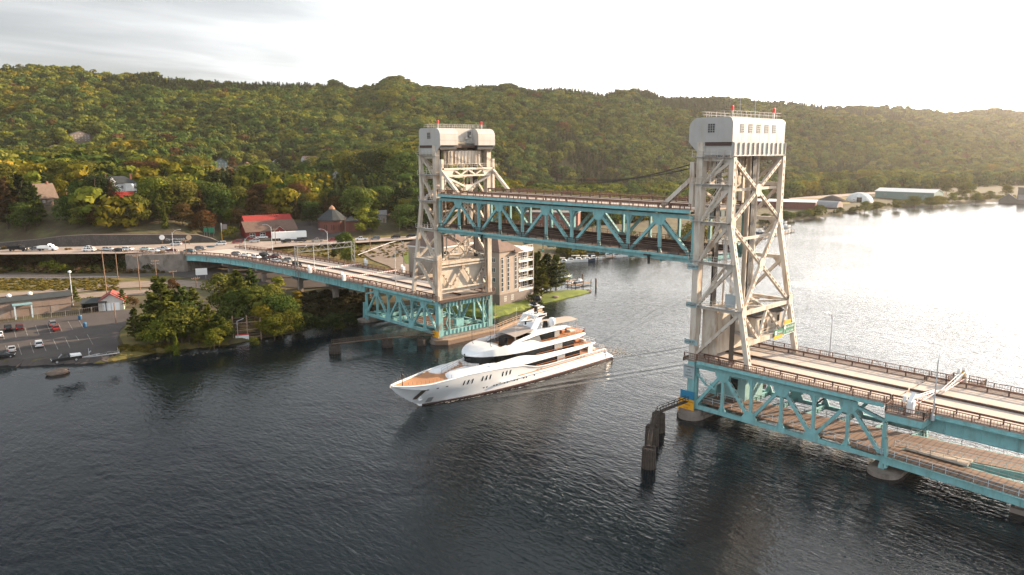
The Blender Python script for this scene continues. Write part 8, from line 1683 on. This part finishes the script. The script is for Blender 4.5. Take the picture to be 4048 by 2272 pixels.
for a in (# clump on the near shore
    ('pine', 342, 858, 776, 'pineg', 1.1), ('pine', 372, 872, 790, 'pineg', 1.15), ('pine', 388, 848, 740, 'pineg', 1.2), ('pine', 415, 862, 700, 'olive', 1.15), ('pine', 405, 820, 696, 'pineg', 1.3), ('pine', 440, 845, 735, 'pineg', 1.2), ('pine', 465, 858, 722, 'green', 1.2), ('pine', 492, 838, 725, 'pineg', 1.2), ('pine', 500, 875, 788, 'bright', 1.0), ('pine', 528, 868, 766, 'bright', 1.0), ('pine', 552, 874, 790, 'pineg', 1.1), ('spruce', 445, 893, 830, 'bright', .9), ('pine', 478, 872, 778, 'pineg', 1.15), ('broad', 520, 850, 800, 'olive', 1.2), ('bush', 425, 888, 872, 'bright', 1), ('pine', 360, 845, 800, 'pineg', 1.0), ('broad', 690, 858, 795, 'bright', 1.2), ('pine', 425, 872, 752, 'bright', 1.2), ('broad', 560, 860, 800, 'olive', 1.2), ('broad', 400, 878, 800, 'bright', 1.2), ('broad', 458, 866, 770, 'olive', 1.25), ('broad', 540, 880, 826, 'bright', 1.1), ('broad', 436, 735, 702, 'rusty', 1.0),
    # clump by the rack and under the viaduct
    ('broad', 575, 800, 690, 'olive', 1.15), ('pine', 605, 815, 682, 'pineg', 1.1), ('pine', 636, 790, 680, 'green', 1.1), ('broad', 590, 830, 735, 'green', 1.1), ('broad', 640, 830, 725, 'olive', 1.2), ('poplar', 696, 800, 690, 'bright', 1.3), ('broad', 676, 815, 718, 'olive', 1.1), ('broad', 706, 838, 745, 'green', 1.2), ('poplar', 745, 800, 728, 'yellow', 1.5), ('broad', 668, 850, 770, 'yellow', 1.1), ('poplar', 660, 835, 765, 'bright', 1.2), ('broad', 735, 850, 778, 'bright', 1.0), ('broad', 712, 852, 790, 'olive', 1.1), ('broad', 764, 843, 790, 'dark', 1.3), ('broad', 800, 838, 795, 'dark', 1.3), ('broad', 840, 832, 790, 'dark', 1.3), ('broad', 880, 822, 785, 'dark', 1.3), ('bush', 640, 870, 850, 'olive', 1.2), ('bush', 850, 829, 808, 'olive', 1.2),
    ('pine', 187, 768, 714, 'pineg', 1.2), ('pine', 310, 778, 728, 'pineg', 1.0), ('bush', 228, 770, 748, 'bright', 1.0), ('bush', 332, 772, 748, 'rusty', .8), ('bush', 127, 684, 657, 'bright', 1.0), ('bush', 160, 686, 667, 'bright', 1.0), ('bush', 50, 672, 655, 'olive', 1.0), ('bush', 30, 668, 650, 'brown', 1.2), ('bush', 90, 674, 658, 'brown', 1.2), ('bush', 255, 672, 650, 'brown', 1.3), ('bush', 290, 678, 655, 'dark', 1.3), ('bush', 330, 680, 652, 'dark', 1.4), ('bush', 215, 676, 652, 'brown', 1.3), ('bush', 5, 680, 655, 'brown', 1.2), ('bush', 375, 684, 664, 'dark', 1.2),
    ('broad', 868, 655, 588, 'green', 1.0), ('pine', 840, 652, 620, 'dark', 1.2), ('broad', 876, 668, 622, 'olive', .9),
    # slope above the wall, between the houses
    ('spruce', 255, 532, 438, 'dark', 1.5), ('spruce', 282, 530, 445, 'brown', 1.2), ('wide', 250, 525, 448, 'dark', 1.0), ('broad', 395, 545, 450, 'bright', 1.0), ('pine', 425, 552, 468, 'bright', 1.2), ('broad', 405, 530, 445, 'olive', 1.1), ('broad', 465, 545, 462, 'olive', 1.1), ('spruce', 448, 555, 505, 'pineg', 1.1), ('spruce', 508, 560, 475, 'brown', 1.3), ('broad', 512, 588, 530, 'rusty', 1.2), ('broad', 535, 545, 460, 'green', 1.2), ('broad', 560, 560, 480, 'green', 1.1), ('broad', 500, 520, 455, 'green', 1.2), ('broad', 582, 570, 525, 'bright', 1.0), ('bush', 577, 600, 572, 'bright', 1.1), ('broad', 702, 490, 434, 'olive', 1.0), ('broad', 738, 500, 455, 'olive', 1.1), ('broad', 770, 505, 470, 'bright', 1.1), ('broad', 716, 450, 395, 'dark', 1.1), ('broad', 790, 445, 396, 'bright', .9), ('broad', 820, 455, 398, 'dark', 1.2), ('wide', 880, 470, 390, 'olive', 1.0), ('wide', 935, 480, 385, 'dark', 1.1), ('broad', 985, 480, 375, 'olive', 1.1), ('broad', 1025, 490, 385, 'green', 1.1), ('spruce', 715, 425, 370, 'dark', 1.1), ('spruce', 740, 430, 372, 'brown', 1.1), ('broad', 900, 560, 475, 'green', 1.1), ('poplar', 912, 590, 510, 'bright', 1.4), ('poplar', 940, 585, 520, 'bright', 1.5), ('broad', 895, 530, 470, 'bright', 1.0), ('broad', 960, 540, 470, 'green', 1.2), ('broad', 1010, 545, 475, 'dark', 1.2), ('broad', 1035, 575, 530, 'green', 1.2),
    ('wide', 380, 470, 412, 'brown', 1.0), ('broad', 345, 470, 408, 'rusty', 1.0), ('wide', 300, 440, 395, 'dark', 1.0), ('wide', 215, 480, 412, 'olive', 1.2), ('broad', 150, 480, 405, 'olive', 1.2), ('broad', 110, 455, 398, 'olive', 1.1), ('pine', 60, 560, 440, 'dark', 1.2), ('pine', 95, 570, 470, 'pineg', 1.0), ('pine', 20, 580, 450, 'brown', 1.2), ('broad', 10, 500, 415, 'olive', 1.3), ('spruce', 40, 545, 445, 'pineg', 1.3), ('broad', 470, 440, 395, 'olive', 1.1), ('wide', 490, 440, 396, 'yellow', .9), ('spruce', 590, 405, 365, 'brown', 1.2), ('broad', 585, 425, 395, 'rusty', .8), ('broad', 660, 425, 385, 'olive', 1.1),
    # by the condominium
    ('pine', 1352, 745, 635, 'pineg', 1.2), ('pine', 1375, 742, 640, 'dark', 1.2), ('pine', 1398, 735, 642, 'pineg', 1.2), ('pine', 1338, 735, 640, 'pineg', 1.1), ('pine', 1385, 735, 665, 'olive', 1.1), ('pine', 1362, 755, 672, 'pineg', 1.0), ('bush', 1345, 766, 742, 'dark', 1.2)):
    tp(*a)
# shore bushes and trees of the far bank
for a in (('broad', 2060, 545, 516, 'bright', 1.2), ('broad', 2175, 535, 507, 'bright', 1.2), ('broad', 2205, 532, 508, 'olive', 1.2), ('broad', 2255, 529, 505, 'bright', 1.1), ('wide', 2300, 524, 496, 'olive', 1.1), ('wide', 2340, 521, 497, 'olive', 1.1), ('wide', 2370, 518, 496, 'yellow', 1.0), ('broad', 2395, 512, 484, 'bright', 1.1), ('broad', 2420, 500, 466, 'olive', 1.2), ('broad', 2440, 496, 462, 'bright', 1.2), ('broad', 2380, 490, 460, 'olive', 1.1), ('broad', 2455, 512, 485, 'bright', 1.2), ('broad', 2490, 505, 480, 'olive', 1.2), ('broad', 2530, 495, 465, 'olive', 1.1), ('broad', 2460, 455, 415, 'olive', 1.1), ('broad', 2495, 452, 414, 'yellow', 1.0), ('wide', 2520, 455, 422, 'olive', 1.0), ('wide', 2565, 458, 428, 'olive', 1.1), ('broad', 2290, 470, 440, 'olive', 1.2), ('wide', 2180, 470, 432, 'yellow', 1.0), ('wide', 2265, 440, 398, 'olive', 1.1), ('broad', 2140, 480, 440, 'dark', 1.1), ('broad', 2100, 482, 432, 'olive', 1.2)): tp(*a)
for i in range(34): x = 1925 + i * 7.2; tp(random.choice(('bush', 'poplar', 'broad')), x, np.interp(x, [1900, 1990, 2120, 2190], [574, 554, 539, 534]) - random.uniform(1, 5), np.interp(x, [1900, 2190], [545, 520]) + random.uniform(-9, 8), random.choice(('bright', 'olive', 'green', 'dark')), 1.3)
for i in range(26): x = 2190 + i * 15; y = float(np.interp(x, [2190, 2250, 2400, 2600], [533, 523, 514, 507])); tp(random.choice(('bush', 'broad', 'broad')), x, y - random.uniform(1, 6), y - random.uniform(14, 24), random.choice(('bright', 'olive', 'yellow')), 1.3)
for i in range(14): x = 1415 + i * 27; y = float(np.interp(x, [1400, 1600, 1780], [655, 642, 615])) - random.uniform(3, 14); tp(random.choice(('broad', 'pine', 'bush')), x, y, y - random.uniform(22, 48), random.choice(('bright', 'olive', 'yellow', 'green')), 1.1)
print('named trees', len(TREES))
def free(x, y, grow=0.0):
    ok = np.ones(len(x), bool)
    for cx, cy, r in CLEAR: ok &= (x - cx) ** 2 + (y - cy) ** 2 > (r + grow) ** 2
    return ok
def polar(n, t0, t1, d0, d1, r): t = r.uniform(t0, t1, n); d = np.sqrt(r.uniform(d0 * d0, d1 * d1, n)); return t, d
# more single trees on the lower wooded slope, nearest first
fr_ = np.random.default_rng(5); t_, d_ = polar(3400, bearing(-60), bearing(1500), 330, 700, fr_); X_, Y_ = CAM[0] + np.sin(t_) * d_, CAM[1] + np.cos(t_) * d_; h_, D_ = _h_polar(t_, d_); ok = (d_ > D_[:, 7] + 6) & free(X_, Y_, 2.0)
# keep the fronts of houses open
for (o_, sz) in [(o, 0) for o in S.objects if o.parent is None and o.get('category') in ('house', 'store', 'building', 'mansion')]:
    lx, ly = o_.location.x, o_.location.y; dd = math.hypot(lx - CAM[0], ly - CAM[1]); aa = math.atan2(lx - CAM[0], ly - CAM[1]); ok &= ~((np.abs((t_ - aa) * dd) < 8) & (d_ < dd + 2) & (d_ > dd - (30 if 'store' not in o_.name else 60)))
order = np.argsort(d_ - D_[:, 7] + fr_.uniform(0, 60, len(d_))); picked = []
for i in order:
    if not ok[i] or len(TREES) >= 322: continue
    if all((X_[i] - a) ** 2 + (Y_[i] - b) ** 2 > 42 for a, b in picked):
        picked.append((X_[i], Y_[i])); kd = random.choices(('broad', 'wide', 'spruce', 'pine'), (5, 2, 2, 1))[0]
        tree(kd, (X_[i], Y_[i], gz(X_[i], Y_[i]) - .2), random.uniform(9, 15) if kd != 'wide' else random.uniform(8, 12), random.choices(('olive', 'green', 'dark', 'rusty', 'yellow', 'bright', 'brown'), (6, 4, 4, 2, 1.5, 1.5, 1.5))[0] if kd in ('broad', 'wide') else random.choice(('dark', 'pineg', 'brown')))
# labels: look, kind and the landmark each stands by; look-alikes are told apart by their order across the photo
lab = {}
for o, kind, tone, P, H in TREES:
    x, y = proj((P[0], P[1], P[2] + H * .4)); nm, lx, ly = min(LAND, key=lambda l: ((l[1] - x) ** 2 + ((l[2] - y) * 1.6) ** 2)); dx, dy = x - lx, (y - ly) * 1.6
    where = ('left of ' if dx < 0 else 'right of ') if abs(dx) > abs(dy) else ('above ' if dy < 0 else 'below '); far_ = 'well ' if math.hypot(dx, dy) > 90 else 'just '
    size = 'tall ' if H > 13 else 'small ' if H < 7 and kind != 'bush' else ''
    lab.setdefault(f'{size}{WORD[tone]} {KW[kind]} {far_}{where}{nm}', []).append((x, o, kind))
ORD = ['first', 'second', 'third', 'fourth', 'fifth', 'sixth', 'seventh', 'eighth', 'ninth', 'tenth', 'eleventh', 'twelfth']
for k_, v in lab.items():
    v.sort(key=lambda q: q[0])
    for i, (x, o, kind) in enumerate(v): o['label'] = k_ if len(v) == 1 else f'{ORD[min(i, 11)]} {k_}'; o['group'] = {'bush': 'bushes on the banks'}.get(kind, 'single trees on banks and lower slope')
# the wooded hillside as one mass
fr_ = np.random.default_rng(21); pts = []
for n, x0, x1, d0, d1, rmin in ((20000, -330, 2960, 370, 850, 6.6), (26000, -330, 1700, 850, 1760, 8.4), (22000, 1700, 2960, 850, 1900, 9.4), (19000, 1700, 2960, 1900, 3300, 12)):
    t_, d_ = polar(n, bearing(x0), bearing(x1), d0, d1, fr_); X_, Y_ = CAM[0] + np.sin(t_) * d_, CAM[1] + np.cos(t_) * d_; h_, D_ = _h_polar(t_, d_); ok = (d_ > D_[:, 7] + np.where(t_ < bearing(545), 5, 30)) & (d_ < D_[:, 14] + 120) & free(X_, Y_, 4); k = np.round(np.stack([X_, Y_], 1) / rmin * 1.35).astype(int); _, ui = np.unique(k, axis=0, return_index=True); sel = np.zeros(n, bool); sel[ui] = True; ok &= sel
    # bare strip of grass on the ridge flank and open ground by the far road
    bx = (np.degrees(t_) - np.degrees(bearing(1600))) / (np.degrees(bearing(1735)) - np.degrees(bearing(1600))); ok &= ~((bx > 0) & (bx < 1) & (np.abs(d_ - (1560 - 190 * bx)) < 26)); ok &= ~((t_ > bearing(1960)) & (d_ < D_[:, 8] * .97) & ((vnoise(X_ / 22, Y_ / 22) < .56) | (d_ < D_[:, 2] + 2)))
    for o_ in [o for o in S.objects if o.parent is None and o.get('category') in ('house', 'mansion', 'building')]:
        lx, ly = o_.location.x, o_.location.y; dd = math.hypot(lx - CAM[0], ly - CAM[1]); aa = math.atan2(lx - CAM[0], ly - CAM[1])
        ok &= ~((np.abs((t_ - aa) * dd) < 9) & (d_ < dd) & (d_ > dd - (38 if dd < 1000 else 60)))
    pts.append(np.stack([X_[ok], Y_[ok], t_[ok], d_[ok], ((d_ - D_[:, 8]) / (D_[:, 14] - D_[:, 8]))[ok]], 1))
Pn = np.concatenate(pts); n = len(Pn); print('forest points', n); zz = ground(Pn[:, 0], Pn[:, 1])
big = vnoise(Pn[:, 0] / 90 + 5, Pn[:, 1] / 90); mid = vnoise(Pn[:, 0] / 28 + 31, Pn[:, 1] / 28); con = (vnoise(Pn[:, 0] / 120 + 77, Pn[:, 1] / 120) + fr_.normal(0, .13, n) + np.clip(Pn[:, 4] - .72, 0, 1) * .9) > .70
idx = np.where(con, fr_.integers(6, NP, n), fr_.integers(0, 6, n)); scl = np.where(con, fr_.uniform(10, 16, n), fr_.uniform(9.5, 16.5, n)) * 1.1 * np.interp(Pn[:, 3], [400, 1600, 3200], [.92, 1.1, 1.35]); wid = fr_.uniform(.9, 1.25, n)
tn = {k: np.array(v) for k, v in TONES.items()}; left = np.clip(1 - (np.degrees(Pn[:, 2]) - math.degrees(bearing(0))) / (math.degrees(bearing(1500)) - math.degrees(bearing(0))), 0, 1); u = fr_.uniform(0, 1, n); yel = (mid * .6 + big * .4 + left * .20 + np.where(Pn[:, 4] < .45, .05, -.08) + fr_.normal(0, .09, n))
tint = np.where((u < .45)[:, None], tn['olive'] * .95, np.where((u < .90)[:, None], tn['green'], np.where((u < .935)[:, None], tn['rusty'] * .9, tn['dark']))); tint = np.where((yel > .66)[:, None], tn['bright'] * .95, tint); tint = np.where((yel > .83)[:, None], tn['yellow'] * .85, tint); tint = np.where(con[:, None], tn['dark'], tint); tint = tint * (fr_.uniform(.78, 1.3, n) * 1.16)[:, None]
me = bpy.data.meshes.new('forest'); me.vertices.add(n); me.vertices.foreach_set('co', np.stack([Pn[:, 0], Pn[:, 1], zz - .4], 1).reshape(-1).astype(np.float32))
def attr(nm, ty, v, key='value'): a = me.attributes.new(nm, ty, 'POINT'); a.data.foreach_set(key, np.ascontiguousarray(v).reshape(-1))
attr('idx', 'INT', idx.astype(np.int32)); attr('rot', 'FLOAT_VECTOR', np.stack([fr_.normal(0, .04, n), fr_.normal(0, .04, n), fr_.uniform(0, 6.28, n)], 1).astype(np.float32), 'vector'); attr('scl', 'FLOAT_VECTOR', np.stack([scl * wid, scl * wid, scl], 1).astype(np.float32), 'vector'); attr('tint', 'FLOAT_COLOR', np.concatenate([tint, np.ones((n, 1))], 1).astype(np.float32), 'color')
fo = bpy.data.objects.new('forest', me); COL.objects.link(fo); tag(fo, 'dense mixed woods covering the hillside to the ridge', kind='stuff')
gt = bpy.data.node_groups.new('forest_nodes', 'GeometryNodeTree'); gt.interface.new_socket('Geometry', in_out='INPUT', socket_type='NodeSocketGeometry'); gt.interface.new_socket('Geometry', in_out='OUTPUT', socket_type='NodeSocketGeometry')
gi, go = gt.nodes.new('NodeGroupInput'), gt.nodes.new('NodeGroupOutput'); ci = gt.nodes.new('GeometryNodeCollectionInfo'); ci.inputs['Collection'].default_value = fc; ci.inputs['Separate Children'].default_value = True; ci.inputs['Reset Children'].default_value = True
ip_ = gt.nodes.new('GeometryNodeInstanceOnPoints'); ip_.inputs['Pick Instance'].default_value = True
def na(nm, ty): q = gt.nodes.new('GeometryNodeInputNamedAttribute'); q.data_type = ty; q.inputs['Name'].default_value = nm; return q.outputs['Attribute']
e2r = gt.nodes.new('FunctionNodeEulerToRotation'); gt.links.new(na('rot', 'FLOAT_VECTOR'), e2r.inputs[0]); gt.links.new(gi.outputs[0], ip_.inputs['Points']); gt.links.new(ci.outputs[0], ip_.inputs['Instance']); gt.links.new(na('idx', 'INT'), ip_.inputs['Instance Index']); gt.links.new(e2r.outputs[0], ip_.inputs['Rotation']); gt.links.new(na('scl', 'FLOAT_VECTOR'), ip_.inputs['Scale']); gt.links.new(ip_.outputs[0], go.inputs[0])
md = fo.modifiers.new('forest', 'NODES'); md.node_group = gt
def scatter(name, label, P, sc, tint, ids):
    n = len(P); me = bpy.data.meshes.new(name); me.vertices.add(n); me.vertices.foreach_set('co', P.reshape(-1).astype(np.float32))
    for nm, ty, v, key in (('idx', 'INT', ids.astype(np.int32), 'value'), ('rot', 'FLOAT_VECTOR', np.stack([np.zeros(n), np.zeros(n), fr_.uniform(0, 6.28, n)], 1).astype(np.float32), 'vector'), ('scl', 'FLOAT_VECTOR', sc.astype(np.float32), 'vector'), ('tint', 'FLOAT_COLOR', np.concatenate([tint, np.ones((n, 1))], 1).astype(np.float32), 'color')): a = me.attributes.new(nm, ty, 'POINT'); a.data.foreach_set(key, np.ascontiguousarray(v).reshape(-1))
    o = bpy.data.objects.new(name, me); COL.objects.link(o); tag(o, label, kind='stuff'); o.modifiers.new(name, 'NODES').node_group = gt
def patch(n, x0, x1, y0, y1, z, jit=0):
    xs, ys = fr_.uniform(x0, x1, n), fr_.uniform(y0, y1, n); q = np.array([at_ground(a, b) if z is None else atz(a, b, z) for a, b in zip(xs, ys)]); q[:, 2] = ground(q[:, 0], q[:, 1]) - .15; return q
q = patch(700, -40, 415, 647, 688, None); q = q[q[:, 2] < 10.3]; u = fr_.uniform(0, 1, len(q)); tt_ = np.where((u < .5)[:, None], np.array([.16, .105, .05]), np.where((u < .8)[:, None], np.array([.13, .10, .035]), tn['olive'])) * fr_.uniform(.7, 1.3, len(q))[:, None]; h = fr_.uniform(.9, 2.4, len(q)); scatter('bank_brush', 'brown brush and weeds on the road embankment', q, np.stack([h * 1.4, h * 1.4, h], 1), tt_, fr_.integers(0, 6, len(q)))
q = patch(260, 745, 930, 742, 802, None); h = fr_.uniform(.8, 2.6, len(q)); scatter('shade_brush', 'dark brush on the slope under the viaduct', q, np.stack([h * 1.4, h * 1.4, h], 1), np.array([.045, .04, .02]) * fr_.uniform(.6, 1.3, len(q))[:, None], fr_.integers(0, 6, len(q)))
q = np.concatenate([patch(700, -40, 300, 703, 732, None), patch(500, 700, 1060, 612, 650, None), patch(260, 300, 560, 874, 890, None)]); q = q[q[:, 2] > -.1]; h = fr_.uniform(.35, 1.0, len(q)); scatter('tall_grass', 'tufts of tall yellow-green grass along the verges', q, np.stack([h * 1.8, h * 1.8, h], 1), np.array([.17, .135, .03]) * fr_.uniform(.6, 1.25, len(q))[:, None], fr_.integers(0, 6, len(q)))
mb = MB(); r_ = random.Random(9)
for i in range(260):
    x = r_.uniform(-30, 900); y = float(np.interp(x, [-30, 0, 200, 420, 540, 700, 900], [948, 946, 936, 896, 886, 854, 803])) + r_.uniform(-1.5, 2.5); p = atz(x, y, 0); s_ = r_.uniform(.08, .3); k = r_.randint(5, 7); mb.lathe((p[0], p[1], -.15), [(s_, 0), (s_ * 1.05, s_ * .3), (s_ * .7, s_ * .65), (s_ * .2, s_ * .8)], k, sq=(r_.uniform(.8, 1.6), 1))
o = mb.build('shore_stones', mat('wet_stone', (.05, .042, .036), .8, var=.3, vscale=2)); tag(o, 'loose stones along the water edge of the bank', kind='stuff')
# ------------------------------------------------------------------ haze
mb = MB(); mb.bx(-1390, 4190, -1390, 3290, -4.5, 330)
hm = bpy.data.materials.new('haze_air'); hm.use_nodes = True; t = hm.node_tree; t.nodes.clear()
pv = N('ShaderNodeVolumePrincipled', t, inp={'Density': 0.00005, 'Anisotropy': 0.55, 'Color': (1.0, 0.94, 0.86, 1)}); oo = N('ShaderNodeOutputMaterial', t); t.links.new(pv.outputs[0], oo.inputs['Volume'])
hz_o = mb.build('haze', hm); tag(hz_o, 'thin warm evening haze over the whole valley', kind='stuff')
